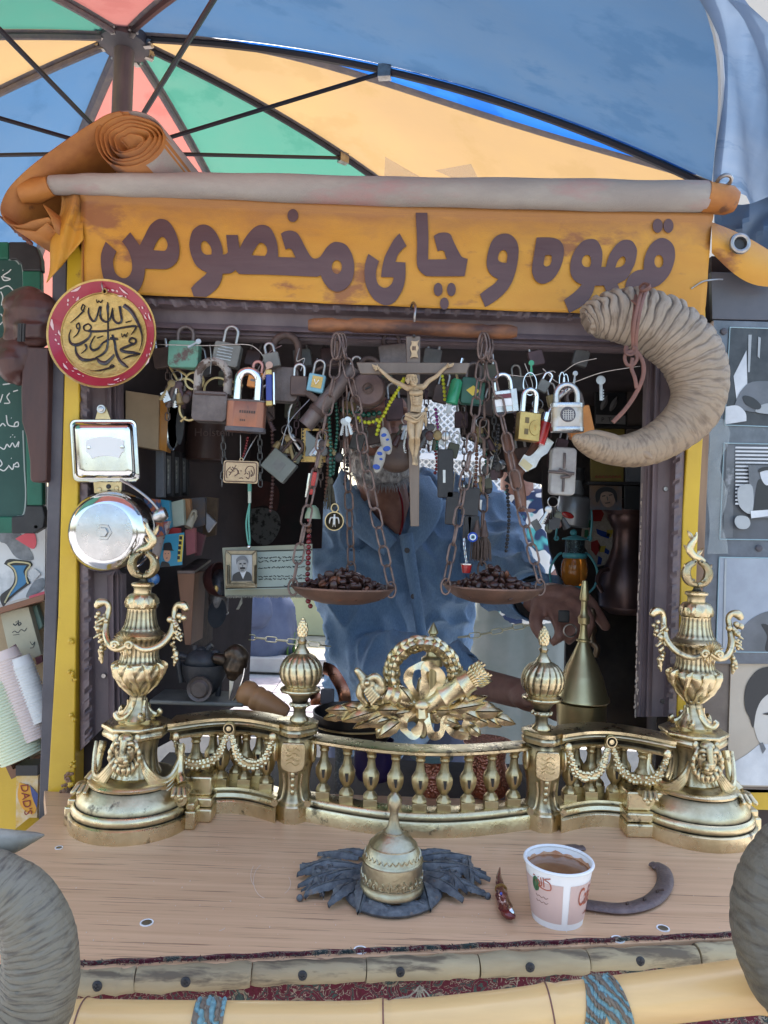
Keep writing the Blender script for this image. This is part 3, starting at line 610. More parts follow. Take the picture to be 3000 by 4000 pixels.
for i,(xa,ya,xb,yb) in enumerate(ends):
    a,b=frontpt(xa+1,ya),frontpt(xb-1,yb);n=26;R=.0088+.0004*(i % 3);a.y-=.001;b.y-=.001
    mb=MB();pts=[a.lerp(b,k/n)+V((0,0,.0006*sin(k*.5+i))) for k in range(n+1)];rr=[R*(1+.04*sin(k*.7+i*2))*(.93 if k in (0,n) else 1)*(1.0+.06*((k % 13)==6)) for k in range(n+1)]
    mb.tube(pts,rr,20);bp=mb.build('bamboo_edging',bambold,ki,label='weathered split bamboo edging piece')
    c=a.lerp(b,.45 if i !=4 else .3)+V((0,-R*.93,0))+V((0,0,.002));mb=MB();mb.ball(c,(.0042,.002,.0042),14);mb.box(c+V((0,-.002,0)),(.005,.0012,.001));mb.box(c+V((0,-.002,0)),(.001,.0012,.005));mb.build('screw',black,bp)
# carpet strip tacked along the edge and hanging below
rows=[]
for i in range(60):
    t=i/59;x=-80+3200*t;y=3805-.045*x+35*sin(pi*t)*.0
    f0=G(x,y-22+3*sin(i*1.7),1.0);f1=frontpt(x,y+30)
    rows.append([f0+V((0,.004,.0012)),f0+V((0,-.001,.0025)),f1+V((0,.0035,-.002)),f1+V((0,.003+.003*sin(i*.6),-.03)),f1+V((0,.006+.004*sin(i*.5),-.08)),f1+V((0,.01,-.25))])
mb=MB();mb.grid(rows);cp=mb.build('carpet_cloth',carpetm,ki,label='dark red flowered carpet hanging below the counter')
mb=MB();random.seed(9)
for i in range(900):
    x=random.uniform(-50,3000);y=3805-.045*x-22+random.uniform(-6,8);p=G(x,y,1.001);q=p+V((random.uniform(-.003,.003),random.uniform(-.003,.001),random.uniform(.0,.003)))
    mb.tube([p,(p+q)/2+V((0,0,.001)),q],.00035,3)
o=mb.build('frayed_edge',carpetm,ki);o['kind']='stuff'
# ---- banner
bn=T('fabric_banner','orange tarpaulin banner with maroon Persian lettering above the window','banner',P(1500,1000,.95))
YB=.952
top=[(240,752),(600,762),(1100,790),(1600,812),(2200,828),(2785,838)]
bot=[(205,1130),(560,1152),(1100,1178),(1600,1200),(2200,1222),(2700,1240)]
def interp(tb,x):
    for a,b in zip(tb,tb[1:]):
        if x<=b[0]:return a[1]+(b[1]-a[1])*(x-a[0])/(b[0]-a[0])
    return tb[-1][1]
rows=[]
for j in range(25):
    v=j/24;row=[]
    for i in range(101):
        u=i/100;x=318+u*(2782-318-30*v);y=interp(top,x)*(1-v)+interp(bot,x)*v
        if x>2640:y=y+0
        d=.0018*nz((x*.006,y*.012,1),1)*(1-abs(2*v-1))+.0012*sin(x*.018+v*3)*(v>.9)
        p=P(x,y,YB);p.y+=d-.0035*(v<.06);row.append(p)
    rows.append(row)
mb=MB();mb.grid(rows);bo=mb.build('banner_cloth',banner,bn);sd=bo.modifiers.new('thick','SOLIDIFY');sd.thickness=.0012;sd.offset=-1
# left flap folded round the post
rows=[]
for j in range(17):
    v=j/16;row=[]
    for i in range(13):
        u=i/12;xl=240-60*v+8*sin(v*9);yl=760+345*v;xr=322+4*v;yr=762+175*v**1.0
        x=xl*(1-u)+xr*u;y=yl*(1-u)+yr*u;row.append(P(x,y,YB-.001-.012*sin(u*pi)*v-.02*(1-u)*v+.006*sin(u*7+v*4)))
    rows.append(row)
mb=MB();mb.grid(rows);o=mb.build('banner_flap',banner,bn,label='torn corner of the banner folded over the post');sd=o.modifiers.new('thick','SOLIDIFY');sd.thickness=.001
mb=MB();mb.grid([[P(322+i*1.5,930+j*14,YB-.0015-.002*sin(i*.8)) for i in range(6)] for j in range(16)]);mb.build('banner_fold',tarpin,bn)
# lettering
def bp2(x,y):return P(x,y,YB-.0035)
A=lambda pts,ox,oy,s=2.37:[((p[0])/s+ox,p[1]/s+oy)+tuple(p[2:]) for p in pts]
C=1
def word(name,outs,ell_=(),lab=None):
    cs=[contour(A(pts,ox,oy)) for pts,ox,oy in outs]+[ell(cx/2.37+ox,cy/2.37+oy,rx/2.37,ry/2.37) for cx,cy,rx,ry,ox,oy in ell_]
    flat(name,cs,bp2,.0006,letterm,bn,lab)
word('letter',[([(150,342,C),(250,433,C),(222,500),(220,560),(240,630),(285,672),(330,680),(370,655),(393,600),(392,530),(370,450),(335,385),(300,342,C),(377,255,C),(465,378,C),(510,290),(560,195),(620,142),(670,132),(730,155),(785,230),(820,330),(832,420),(820,500),(785,555),(720,593),(650,596),(513,592,C),(510,640),(495,710),(470,770),(435,812),(380,850),(300,850),(210,790),(140,700),(112,600),(105,500),(115,430)],350,800),
  ([(588,420,C),(620,350),(660,300),(695,308),(718,345),(722,385),(700,425),(640,425)],350,800)],lab='Persian letter sad')
word('letter',[([(925,350),(950,250),(1000,200),(1060,184),(1120,205),(1175,265),(1215,350),(1232,420),(1232,462,C),(1262,458),(1280,440,C),(1265,280,C),(1372,280,C),(1388,405,C),(1440,310),(1500,235),(1550,198),(1600,186),(1659,205),(1699,255),(1735,350),(1745,440),(1744,485,C),(1909,490,C),(1890,455),(1869,415),(1840,405),(1815,418,C),(1795,350),(1771,270,C),(1800,250),(1855,240),(1910,255),(1950,300),(1990,380),(2045,475),(2085,500),(2130,485),(2165,440),(2200,390),(2250,352),(2300,346),(2370,370),(2420,440),(2447,530),(2448,620),(2425,710),(2370,775),(2300,805),(2230,785),(2170,720),(2140,652,C),(2110,665),(2050,665),(1659,648),(1410,643),(1375,630),(1350,603,C),(1325,625),(1290,637),(1232,638,C),(1222,690),(1190,760),(1130,820),(1080,855,C),(965,850,C),(940,772,C),(1000,710),(1060,660),(1088,628,C),(1040,605),(985,560),(950,490),(930,420)],350,800),
  ([(1032,370),(1050,338),(1080,340),(1115,380),(1130,420),(1130,462,C),(1075,462),(1040,430)],350,800),
  ([(1500,468,C),(1530,410),(1570,358),(1600,355),(1635,385),(1645,430),(1628,470),(1600,475)],350,800)],[(630,577,47,64,1050,800)],'joined Persian letters of the word for special')
word('letter_dot',[],[(223,100,50,60,1050,800)])
word('letter',[([(922,455,C),(1020,522,C),(998,590),(992,660),(1010,730),(1050,765),(1090,768),(1130,740),(1150,705),(1155,672,C),(1040,670,C),(1048,590),(1075,480),(1120,390),(1160,320),(1210,265,C),(1275,382,C),(1230,420),(1195,465),(1172,530,C),(1265,535,C),(1265,660),(1250,750),(1215,830),(1160,905),(1090,932),(1020,910),(960,860),(905,760),(886,650),(890,560),(905,500)],1050,800)],lab='Persian letter ye')
word('letter',[([(1360,75,C),(1468,75,C),(1478,300),(1475,490),(1490,507),(1650,505,C),(1635,470),(1625,435),(1600,422),(1564,433,C),(1545,360),(1528,290,C),(1570,265),(1630,258),(1680,275),(1710,340),(1760,440),(1790,485),(1842,502,C),(1812,662,C),(1500,663),(1440,650),(1390,600),(1370,530),(1372,350)],1050,800)],lab='joined Persian letters che alef')
for cx,cy in ((1568,785),(1690,785),(1625,915)):word('letter_dot',[],[(cx,cy,41,62 if cy<900 else 56,1050,800)])
word('letter',[([(465,690,C),(400,650),(365,590),(357,530),(370,440),(400,350),(450,290),(520,268),(580,280),(630,330),(652,400),(650,480),(635,580),(610,670),(585,730),(530,810),(440,890),(345,948,C),(295,830,C),(360,780),(430,730)],1750,800),([(462,490),(478,440),(515,420),(545,445),(548,490),(540,540,C),(500,535),(470,520)],1750,800)],lab='Persian letter vav')
word('letter',[([(820,303,C),(960,305),(1030,330),(1065,380),(1072,440),(1055,540),(1010,640),(950,705),(880,732),(820,710),(785,650),(778,580),(800,430)],1750,800),([(900,467,C),(950,467),(960,500),(945,555),(910,573),(885,555),(888,520)],1750,800)],lab='Persian letter he')
word('letter',[([(290,692,C),(230,660),(190,600),(182,520),(200,430),(250,340),(310,285),(380,270),(430,285),(465,340),(480,400),(478,470),(470,530,C),(512,530,C),(540,430),(590,345),(650,290),(710,278),(760,295),(795,350),(800,400),(780,500),(745,570),(720,620),(680,655),(620,685,C),(650,760,C),(520,770,C),(495,700,C),(410,703,C),(390,770),(340,850),(260,910),(175,955,C),(125,835,C),(200,780),(250,735)],2150,820),
  ([(290,470),(310,430),(345,418),(370,440),(375,490),(362,530,C),(320,528),(295,505)],2150,820),([(600,535,C),(620,480),(650,440),(680,432),(695,460),(685,500),(650,528)],2150,820)],lab='joined Persian letters he vav')
word('letter',[([(690,722,C),(705,660),(740,600),(800,562),(862,553,C),(865,480),(885,400),(930,320),(990,272),(1050,262),(1110,295),(1145,350),(1153,430),(1140,500),(1110,580),(1060,650),(1000,700),(940,722,C),(820,740,C)],2150,820)],[(1003,477,42,60,2150,820)],'Persian letter qaf')
for cx in (992,1092):word('letter_dot',[],[(cx,148,46,65,2150,820)])
# grey roll of canvas along the top
rl=T('canvas_roll','long grey rolled awning canvas lying along the top of the banner','rolled canvas',P(1500,745,.945))
ctr=[(200,722,36),(420,722,42),(800,728,50),(1500,748,56),(2200,762,60),(2755,768,60)]
pts=cat([P(x,y,.945) for x,y,r in ctr],12);rr=[S(r,.945) for r in lerpl([c[2] for c in ctr],len(pts))]
mb=MB();mb.tube(pts,[r*(1+.025*sin(i*.9)) for i,r in enumerate(rr)],22,rf=lambda u,th:1+.03*sin(th*3+u*20));mb.build('roll',greycan,rl)
mb=MB();mb.tube([P(88,700+52,.945),P(140,745,.945),P(200,728,.944)],[S(46,.945),S(44,.945),S(40,.945)],18,rf=lambda u,th:1+.12*sin(th*2+u*5));mb.build('roll_end',tarpin,rl,label='orange folded end of the roll')
mb=MB();mb.tube([P(2752,768,.945),P(2800,776,.945),P(2850,786,.945),P(2872,792,.945)],[S(61,.945),S(57,.945),S(54,.945),S(40,.945)],18,rf=lambda u,th:1+.07*sin(th*3+u*3));mb.build('roll_end',tarpin,rl,label='orange folded end of the roll')
def grommet(c,r,parent,R=None):
    mb=MB();ring=[]
    for k in range(28):a=2*pi*k/28;p=V((cos(a)*r,0,sin(a)*r));ring.append(c+(R @ p if R else p))
    mb.tube(ring,r*.3,8,closed=True);mb.build('grommet',steel,parent)
grommet(P(2820,728,.94)+V((0,-.006,.004)),S(26,.94),rl,Matrix.Rotation(rad(60),3,'X'))
mb=MB();pl=[P(1500+60*0,620,.96)]
cm=mat('clear plastic scrap',(.7,.66,.58),rough=.15,alpha=.22);mb.quadbox([P(1505,612,.99),P(1560,650,.99),P(1640,690,.98),P(1500,700,.98)],(0,.0004,0));mb.quadbox([P(1700,665,.98),P(1840,640,.99),P(1870,700,.98),P(1790,705,.97)],(0,.0004,0));o=mb.build('plastic_sheet',cm,None,smooth=0);tag(o,'torn scrap of clear plastic sheet sticking up behind the grey roll','plastic sheet')
# rolled tarpaulin with spiral end, trailing down to the left
tr=T('rolled_tarpaulin','orange brown tarpaulin rolled into a spiral on top of the kiosk, its tail hanging left','rolled tarpaulin',P(500,530,.93))
pth=[]
NSP=150
for i in range(NSP):
    u=i/(NSP-1);a=rad(200)-u*2*pi*5.3;r=26+108*u**.85
    sq=1+.05*sin(a*3+1)+(.22*sin(a*2+.5)+.1*sin(a*5))*(1-u)**1.3
    pth.append((505+r*1.05*cos(a)*sq,545-r*.82*sin(a)*sq+8*sin(u*14)*(1-u)))
tail=[(380,470),(300,520),(200,590),(110,660),(40,730),(8,790),(5,830),(30,870),(80,880),(130,862),(190,850)]
def along(pts2,Y0,dvec,th,nseg,name,m,mbk=None):
    pp=[P(x,y,Y0) for x,y in pts2];rows=[]
    for k in range(nseg+1):
        w=k/nseg;rows.append([p+V(dvec)*w for p in pp])
    mb=MB();mb.grid(rows);o=mb.build(name,m,tr);sd=o.modifiers.new('thick','SOLIDIFY');sd.thickness=th;sd.offset=0;return o
# close the outer turn by blending into the tail
last=V(pth[-1]);
along(pth,.93,(.07,.2,-.052),.0016,4,'spiral',tarpin)
o=along([(p[0],p[1]) for p in [(V((505+135*1.05*cos(rad(a)),545-135*.82*sin(rad(a)))))[:] for a in range(-100,130,10)]],.935,(.085,.24,-.06),.002,4,'outer_wrap',greycan)
tl=cat([V((*t,0)) for t in [(470,435),(420,448)]+tail],5);along([(p.x,p.y) for p in tl],.925,(.07,.2,-.03),.0018,5,'tail',tarpin)
o=along([(5,835),(60,895),(140,905),(185,870),(215,905),(200,850),(170,800)],.926,(.05,.12,-.02),.0018,4,'tail_fold',tarpin)
# strap with grommet at the right
sp=T('tarpaulin_strap','orange tarpaulin strap with a metal eyelet right of the banner','strap',P(2900,950,.95))
rows=[]
for i in range(13):
    u=i/12;x=2780+270*u;yt=868+8*u*12*.9+55*u*u;yb=yt+(120+60*sin(u*pi)+(-10)*u);rows.append([P(x,yt+(yb-yt)*k/6,.955+.012*sin(k/6*pi)*-1+.02*u) for k in range(7)])
mb=MB();mb.grid(rows);mb.build('strap_cloth',banner,sp);grommet(P(2890,952,.94),S(33,.94),sp)
mb=MB();mb.lathe(P(2890,952,.943),[(0,0),(.009,0),(.009,.001)],20,R=Matrix.Rotation(pi/2,3,'X'));mb.build('eyelet_hole',black,sp)
mb=MB();mb.quadbox([P(2785,985,1.0),P(2900,1070,1.0),P(3060,1110,1.0),P(3060,1000,1.0),P(2785,880,1.0)],(0,.002,0));mb.build('strap_backing',tarpin,sp,smooth=0)
mb=MB();mb.tube(cat([P(2700,1128,.95),P(2745,1100,.948),P(2800,1092,.955),P(2822,1092,.965)],6),.0012,6);o=mb.build('tie_wire',steel,None);tag(o,'grey wire tying the black photo board to the yellow post','wire')

# ================================================================ BRASS FIREPLACE FENDER
fd=T('fireplace_fender','ornate brass fireplace fender with two urns, lion heads and a balustrade standing across the counter','fireplace fender',(0,.89,1.0))
KU=.875/FPX
def ring_prof(*a):return list(a)
def swag(mb,pts,r,bead=True,n=9,seed=0):
    pp=cat(pts,8);L=len(pp)
    mb.tube(pp,[r*(.6+.5*sin(pi*i/(L-1))) for i in range(L)],8)
    if bead:
        random.seed(seed)
        for i in range(0,L,2):
            rr=r*(.6+.5*sin(pi*i/(L-1)))
            for k in range(5):
                a=2*pi*k/5+i*.5+random.uniform(-.2,.2);mb.ball(pp[i]+V((cos(a)*rr*.75,-abs(sin(a))*rr*.8,sin(a)*rr*.75)),rr*random.uniform(.45,.62),8)
def side(sg,ux,px_,Yu):
    """sg=-1 left, +1 right; ux urn axis pixel, px_ pier axis pixel"""
    U=V((P(ux,2700,Yu).x,Yu,1.0));PX=V((P(px_,3000,.905).x,.905,1.0));k=Yu/FPX
    ob0=set(bpy.data.objects)
    fl=lambda th,z:1
    mb=MB();mb.lathe(U,[(.0765,0),(.077,.004),(.0765,.0150),(.0745,.0165),(.0725,.0168),(.0735,.0195),(.0740,.0225),(.0725,.026),(.0700,.0275),(.0685,.0272),(.0680,.030),(.0665,.034),(.0625,.039),(.0575,.044),(.0545,.0475),(.0535,.0485),(.0560,.050),(.0565,.0525),(.0545,.0545),(.050,.0555),(.046,.0562),(0,.0565)],72)
    mb.build('pedestal_base',brass,fd)
    mb=MB()   # return block running back to the balustrade
    X=[U.x-sg*.028,U.x-sg*.095];
    for (z0,z1,g) in ((0,.016,0),(.0165,.0275,.003),(.0275,.05,.009)):
        a,b=min(X),max(X);mb.box(((a+b)/2,.905+g,(z0+z1)/2+1),(b-a-g,.06-g,z1-z0))
    mb.build('return_block',brass,fd,bevel=.002)
    for q in (-1,1):# little blocks at both flanks of the plinth
        c=U+V((q*.0745-sg*.004,-.012,.011));mb=MB();mb.box(c,(.014,.026,.022));mb.box(c+V((-q*.001,0,.015)),(.011,.02,.009));mb.build('flank_block',brass,fd,bevel=.002)
        mb=MB();c=U+V((q*.060-sg*.006,-.02,.036));mb.lathe(c,[(.0,-.006),(.0085,-.006),(.0095,0),(.0085,.006),(0,.006)],16,R=Matrix.Rotation(pi/2,3,'X'));mb.ball(c+V((0,-.006,0)),(.004,.002,.004),10);mb.build('volute',brass,fd)
    # --- fluted drum
    mb=MB();mb.lathe(U,[(.030,.056),(.0315,.058),(.0275,.066),(.0255,.078),(.0255,.088),(.029,.100),(.031,.103)],96,rf=lambda th,z:1+.05*abs(sin(th*7))*(1 if z<.097 else .3));mb.build('fluted_drum',brass,fd)
    mb=MB();mb.lathe(U,[(.0,.1025),(.038,.1025),(.041,.105),(.0415,.108),(.0395,.111),(.0395,.113),(.0425,.1145),(.0425,.118),(.037,.120),(0,.1205)],8,R=Matrix.Rotation(pi/8,3,'Z'));mb.build('pedestal_cap',brass,fd,bevel=.0012)
    # --- draped swags round the drum
    for q in (-1,1):
        for j in range(4):
            o=.0035*j;pts=[U+V((q*.014,-.032,.088-o*.4)),U+V((q*.024,-.037,.074-o)),U+V((q*.038,-.030+j*.0006,.060-o*1.4)),U+V((q*.048,-.018,.062-o*1.3)),U+V((q*.054,-.004,.078-o)),U+V((q*.056,.004,.092-o*.4))]
            mb=MB();pp=cat(pts,6);mb.tube([p_+V((-sg*.004,0,0)) for p_ in pp],[.0022+.0016*sin(pi*i/(len(pp)-1)) for i in range(len(pp))],8);mb.build('drape_fold',brass,fd)
        mb=MB();c=U+V((q*.049-sg*.0075,0,.088));mb.tube(cat([c+V((0,0,.006)),c+V((q*.002,-.004,-.01)),c+V((q*.004,-.01,-.026)),c+V((q*.010,-.02,-.036))],5),[.005]*4+[.0045]*4+[.005]*4+[.006]*4,10);mb.build('lion_leg',brass,fd)
        its=[('b',c+V((q*.014,-.025,-.040)),(.009,.011,.006))]+[('t',[c+V((q*(.010+.006*t),-.032,-.038)),c+V((q*(.012+.0075*t),-.041,-.043))],[.0036,.0028]) for t in (-1,0,1)]
        blobobj('lion_paw',its,.0008,brass,fd,1)
    # --- lion mask
    L=U+V((sg*0-.002*sg,-.040,.096));k2=1.0
    its=[('b',L,(.015,.012,.018)),('b',L+V((0,-.010,-.006)),(.008,.009,.007)),('b',L+V((0,-.015,-.004)),(.0045,.004,.003)),('b',L+V((0,-.008,-.014)),(.006,.006,.004)),
           ('t',[L+V((0,-.010,.012)),L+V((0,-.015,-.002))],[.0045,.0035]),('b',L+V((0,-.004,.014)),(.009,.008,.006))]
    for q in (-1,1):
        its+=[('t',[L+V((q*.003,-.010,.009)),L+V((q*.009,-.009,.010)),L+V((q*.012,-.006,.006))],[.0022,.0026,.0016]),('b',L+V((q*.0065,-.0095,.005)),.0024),('b',L+V((q*.013,-.001,.014)),(.004,.003,.005)),
                ('b',L+V((q*.005,-.015,-.009)),(.0036,.0035,.0034))]
        for j in range(7):
            a=.7-j*.42;c=L+V((q*cos(a)*.014,-.002,sin(a)*.016));its.append(('t',[c,c+V((q*.004,-.004,-.006)),c+V((q*.001,-.003,-.013))],[.0034,.003,.0012]))
    its+=[('t',[L+V((q*.004,-.006,-.015)),L+V((q*.003,-.006,-.024))],[.003,.0008]) for q in (-1,0,1)]
    blobobj('lion_mask',its,.00075,brass,fd,1)
    ob1=set(bpy.data.objects)
    pr=[(.0,.1195),(.021,.120),(.022,.124),(.017,.130),(.013,.138),(.0098,.148),(.0092,.153),(.012,.158),(.0205,.168),(.0275,.180),(.0300,.190),(.0285,.197),(.0252,.201),(.0235,.208),(.0238,.218),(.027,.228),(.0315,.233),(.032,.2355),(.026,.240),(.0215,.246),(.019,.256),(.0178,.266),(.0182,.270)]
    tw=sg*1.2
    def rfu(th,z):
        a=th+(z-.12)*22*sg
        if z<.158:return 1+.13*abs(sin(a*3))
        if z<.199:return 1+.10*abs(sin(a*4.5))**.7-.02
        if z<.232:return 1+.045*abs(sin(th*13))
        return 1+.05*abs(sin(th*10))*(1 if z>.242 else 0)
    pz=[]
    for (r0,z0),(r1,z1) in zip(pr,pr[1:]):
        n_=4
        for i in range(n_):pz.append((r0+(r1-r0)*i/n_,z0+(z1-z0)*i/n_))
    pz.append(pr[-1]);mb=MB();mb.lathe(U,pz,108,rf=rfu);mb.build('urn_body',brass,fd)
    # leafy upright petals round the bulge
    for j in range(9):
        a=2*pi*j/9-pi/2;e=lambda r,z,da=0:U+V((cos(a+da)*r,sin(a+da)*r,z))
        mb=MB();mb.tube(cat([e(.0105,.155,-.5*sg),e(.0225,.168,-.25*sg),e(.0305,.182),e(.032,.194,.1*sg),e(.029,.199,.22*sg)],5),[.0012]+[.002]*4+[.003]*4+[.0046]*4+[.0058]*3+[.004,.003,.0024,.002,.001],8,flat=.6);mb.build('leaf_petal',brass,fd)
    for j in range(5):
        a=2*pi*j/5-pi/2+.3*sg;e=lambda r,z,da=0:U+V((cos(a+da)*r,sin(a+da)*r,z))
        mb=MB();mb.tube(cat([e(.012,.148,-.2*sg),e(.013,.138),e(.019,.130,.2*sg),e(.027,.127,.35*sg),e(.030,.132,.5*sg),e(.027,.135,.5*sg)],5),[.002]*5+[.003]*6+[.0036]*6+[.0034]*5+[.003]*4,8);mb.build('foot_scroll',brass,fd)
    # --- arms with S scrolls and hanging fruit
    for q in (-1,1):
        b=lambda x,z,y=-.012:U+V((q*x*.96,y,z))
        arm=cat([b(.004,.226,-.036),b(.018,.220,-.034),b(.034,.224,-.024),b(.045,.238,-.012),b(.047,.255,-.004),b(.046,.268,0),b(.050,.275,0),b(.058,.2755,-.001),b(.062,.272,-.001)],6)
        mb=MB();R=lerpl([.003,.0042,.0045,.0046,.0042,.0036,.0042,.0062,.005],len(arm));mb.tube(arm,R,10);mb.ball(arm[-1],R[-1]*1.02,10);mb.build('scroll_arm',brass,fd)
        its=[]
        random.seed(4+q)
        for j in range(26):
            t=j/25;w=.0085*(1-t)**.8+.0015;c=b(.052,.262-t*.062,-.006);its.append(('b',c+V((random.uniform(-w,w),random.uniform(-w,w*.4),0)),random.uniform(.0022,.0042)*(1.1-.4*t)))
        for j in range(4):c=b(.049+.004*(j % 2),.256-j*.007,-.01);its.append(('t',[c,c+V((q*.007,-.004,-.005))],[.003,.001]))
        its.append(('t',[b(.0525,.212,-.006),b(.0505,.196,-.006)],[.0042,.0016]))
        blobobj('fruit_cluster',its,.0008,brass,fd,1)
    # shell and volute in front of the rim
    mb=MB();c0=U+V((-sg*(-.006),-.034,.228));sx=.006*sg if sg>0 else-.009
    c0=U+V((sx,-.035,.229))
    for j in range(9):
        a=rad(20+j*17.5);mb.leaf(c0,c0+V((cos(a)*.0155,-.004,sin(a)*.0125+.001)),.0022,(0,-1,.2),n=5)
    mb.build('shell',brass,fd)
    for q2 in (-.011,.008):
        sp_=[c0+V((q2+(.0052-.00026*i)*cos(i*.5)*(1 if q2<0 else-1),-.004-.0002*i,-.003+(.0052-.00026*i)*sin(i*.5))) for i in range(18)]
        mb=MB();mb.tube(sp_,[.0026]*6+lerpl([.0026,.001],12),8);mb.build('volute',brass,fd)
    mb=MB()
    for dx,dz,l in ((-.002,-.006,.017),(.004,-.007,.013),(-.006,-.008,.009)):mb.leaf(c0+V((dx,.004,dz)),c0+V((dx+.002,.006,dz-l)),.0032,(0,-1,0),n=6)
    mb.build('rim_leaf',brass,fd)
    # --- twisted dome, collar and ring finial
    mb=MB();mb.lathe(U,[(.0178,.270),(.0200,.272),(.0210,.277),(.0200,.283),(.0165,.288),(.0125,.290)],96,rf=lambda th,z:1+.09*abs(sin((th+z*75*sg)*5)));mb.build('twisted_dome',brass,fd)
    mb=MB();mb.lathe(U,[(.0115,.2885),(.0112,.296),(.0125,.2985),(.0148,.300),(.0152,.3025),(.0135,.304),(.006,.305),(.004,.309),(.006,.311),(0,.312)],40);mb.build('collar',brass,fd)
    zc=.3285;R0=.0155
    for q in (-1,1):
        pts=[U+V((q*R0*sin(a),-.001,zc-R0*cos(a))) for a in [0.05+x*.2 for x in range(15)]]
        mb=MB();mb.tube(pts,lerpl([.003,.0052,.0058,.0048,.0034],len(pts)),12,rf=lambda u,th:1+.16*abs(sin(th*2.5)));mb.ball(pts[-1]+V((0,0,.001)),.0042,10);mb.ball(pts[2]+V((0,-.003,.004)),.0034,10)
        for e_ in (5,9):mb.leaf(pts[e_],pts[e_]+V((q*.004,-.002,.009)),.0028,(0,-1,0),n=5);mb.build('ring_scroll',brass,fd)
    fl_=[(-.010,.341),(-.003,.345),(.006,.349),(.011,.356),(.009,.364),(.004,.372),(.002,.381)]
    pts=cat([U+V((-sg*x if sg>0 else x,-.001,z+.004)) for x,z in fl_],5);mb=MB();mb.tube(pts,lerpl([.0026,.0042,.005,.0056,.005,.0036,.0008],len(pts)),10,flat=.6)
    for j,(dx,dz) in enumerate(((.010,.012),(-.010,.010),(.008,.018),(-.009,.014))):
        c=pts[8+j*5];mb.leaf(c,c+V((dx,0,dz)),.0036,(0,-1,0),n=5)
    mb.build('flame_finial',brass,fd)
    ob2=set(bpy.data.objects);sk_=.95*(1.035 if sg>0 else 1);su=.9*(1.035 if sg>0 else 1);zs=1.035 if sg>0 else 1
    def resize(obs,sxy,sz,z0,z1):
        c=V((U.x,U.y-.89,z0));done=set()
        for o in obs:
            if o.type=='MESH' and o.data.name not in done:done.add(o.data.name);o.data.transform(Matrix.Translation(V((U.x,U.y-.89,z1))) @ Matrix.Diagonal((sxy,sxy,sz,1)) @ Matrix.Translation(-c))
    resize([o for o in ob1-ob0 if not o.name.startswith('return_block')],sk_,zs,0,0);resize(ob2-ob1,su,.905*zs,.1195,.1195*zs)
    prf=[(.0260,0),(.0265,.012),(.0262,.019),(.0245,.021),(.0240,.024),(.0212,.027),(.0190,.034),(.0185,.042),(.0195,.055),(.0225,.070),(.0245,.082),(.0245,.090),(.0225,.098),(.0212,.102),(.0220,.1035),(.0262,.1045),(.0270,.109),(.0255,.112),(.0270,.1135),(.0272,.118),(.024,.1195),(0,.1198)]
    sq=lambda th,z:1/max(abs(cos(th)),abs(sin(th)),(abs(cos(th))+abs(sin(th)))/1.26)
    mb=MB();mb.lathe(PX,prf,64,rf=sq);mb.build('pier',brass,fd,smooth=28)
    mb=MB()
    shp=[V((x,y)) for x,y in contour([(-.0125,.098,1),(.0125,.098,1),(.0145,.092),(.0145,.072),(.011,.066),(0,.0625),(-.011,.066),(-.0145,.072),(-.0145,.092)],4)]
    mb.quadbox([PX+V((p.x,-.0275+(.096-p.y)*.0,p.y)) for p in shp],(0,.006,0));sh=mb.build('pier_shield',brass,fd,bevel=.0012)
    for j in range(4):
        mb=MB();z=.090-j*.0055;mb.tube(cat([PX+V((x*.9,-.0282,z+.0018*sin(x*420+j))) for x in [-.009,-.006,-.003,0,.003,.006,.009]],3),.0006,6);mb.build('shield_scroll',brass2,sh)
    for j in range(5):mb=MB();mb.ball(PX+V((0,-.0222+.0012*j-(.0016 if j==0 else 0),.0595-j*.0078)),(.0030,.0024,.0040),12);mb.build('pier_bead',brass,fd)
    for q in (-1,1):
        mb=MB();mb.tube(cat([PX+V((q*.0115,-.020,.060)),PX+V((q*.0100,-.0188,.045)),PX+V((q*.0125,-.0205,.030)),PX+V((q*.018,-.0235,.026))],6),[.0016]*19,8);mb.build('pier_rib',brass,fd)
        mb=MB();mb.ball(PX+V((q*.0235,-.010,.084)),(.004,.010,.014),14);mb.build('pier_ear',brass,fd)
        mb=MB();mb.lathe(PX+V((q*.020,-.0265,.0265)),[(0,-.003),(.004,-.003),(.0045,0),(.004,.003),(0,.003)],12,R=Matrix.Rotation(pi/2,3,'X'));mb.build('pier_volute',brass,fd)
    # --- onion finial
    O=PX+V((S((1170-1160),.9)*(-sg),0,.1195))
    mb=MB();mb.lathe(O,[(.012,0),(.0118,.002),(.0082,.006),(.0075,.012),(.0085,.016),(.0112,.0175),(.0125,.0195),(.0112,.022),(.0095,.0225),(.0105,.026),(.014,.031),(.018,.0345),(.0245,.036),(.0255,.038),(.0250,.0395),(.0215,.0405),(.0195,.043)],48);mb.build('finial_stem',brass,fd)
    for j in range(10):a=2*pi*j/10;mb=MB();mb.ball(O+V((cos(a)*.0118,sin(a)*.0118,.0195)),.0022,8);mb.build('collar_bead',brass,fd)
    n_=16
    on=[(.0195,.043),(.0235,.047),(.0262,.053),(.0272,.060),(.0262,.067),(.0232,.0735),(.0185,.079),(.0125,.0825),(.0085,.0845)]
    pz=[]
    for (r0,z0),(r1,z1) in zip(on,on[1:]):pz+=[(r0+(r1-r0)*i/3,z0+(z1-z0)*i/3) for i in range(3)]
    mb=MB();mb.lathe(O,pz+[on[-1]],n_*10,rf=lambda th,z:(.90+.10*abs(sin((th-(z-.04)*5*sg)*n_/2))**.45) if .044<z<.0825 else .97);mb.build('gadrooned_onion',brass,fd)
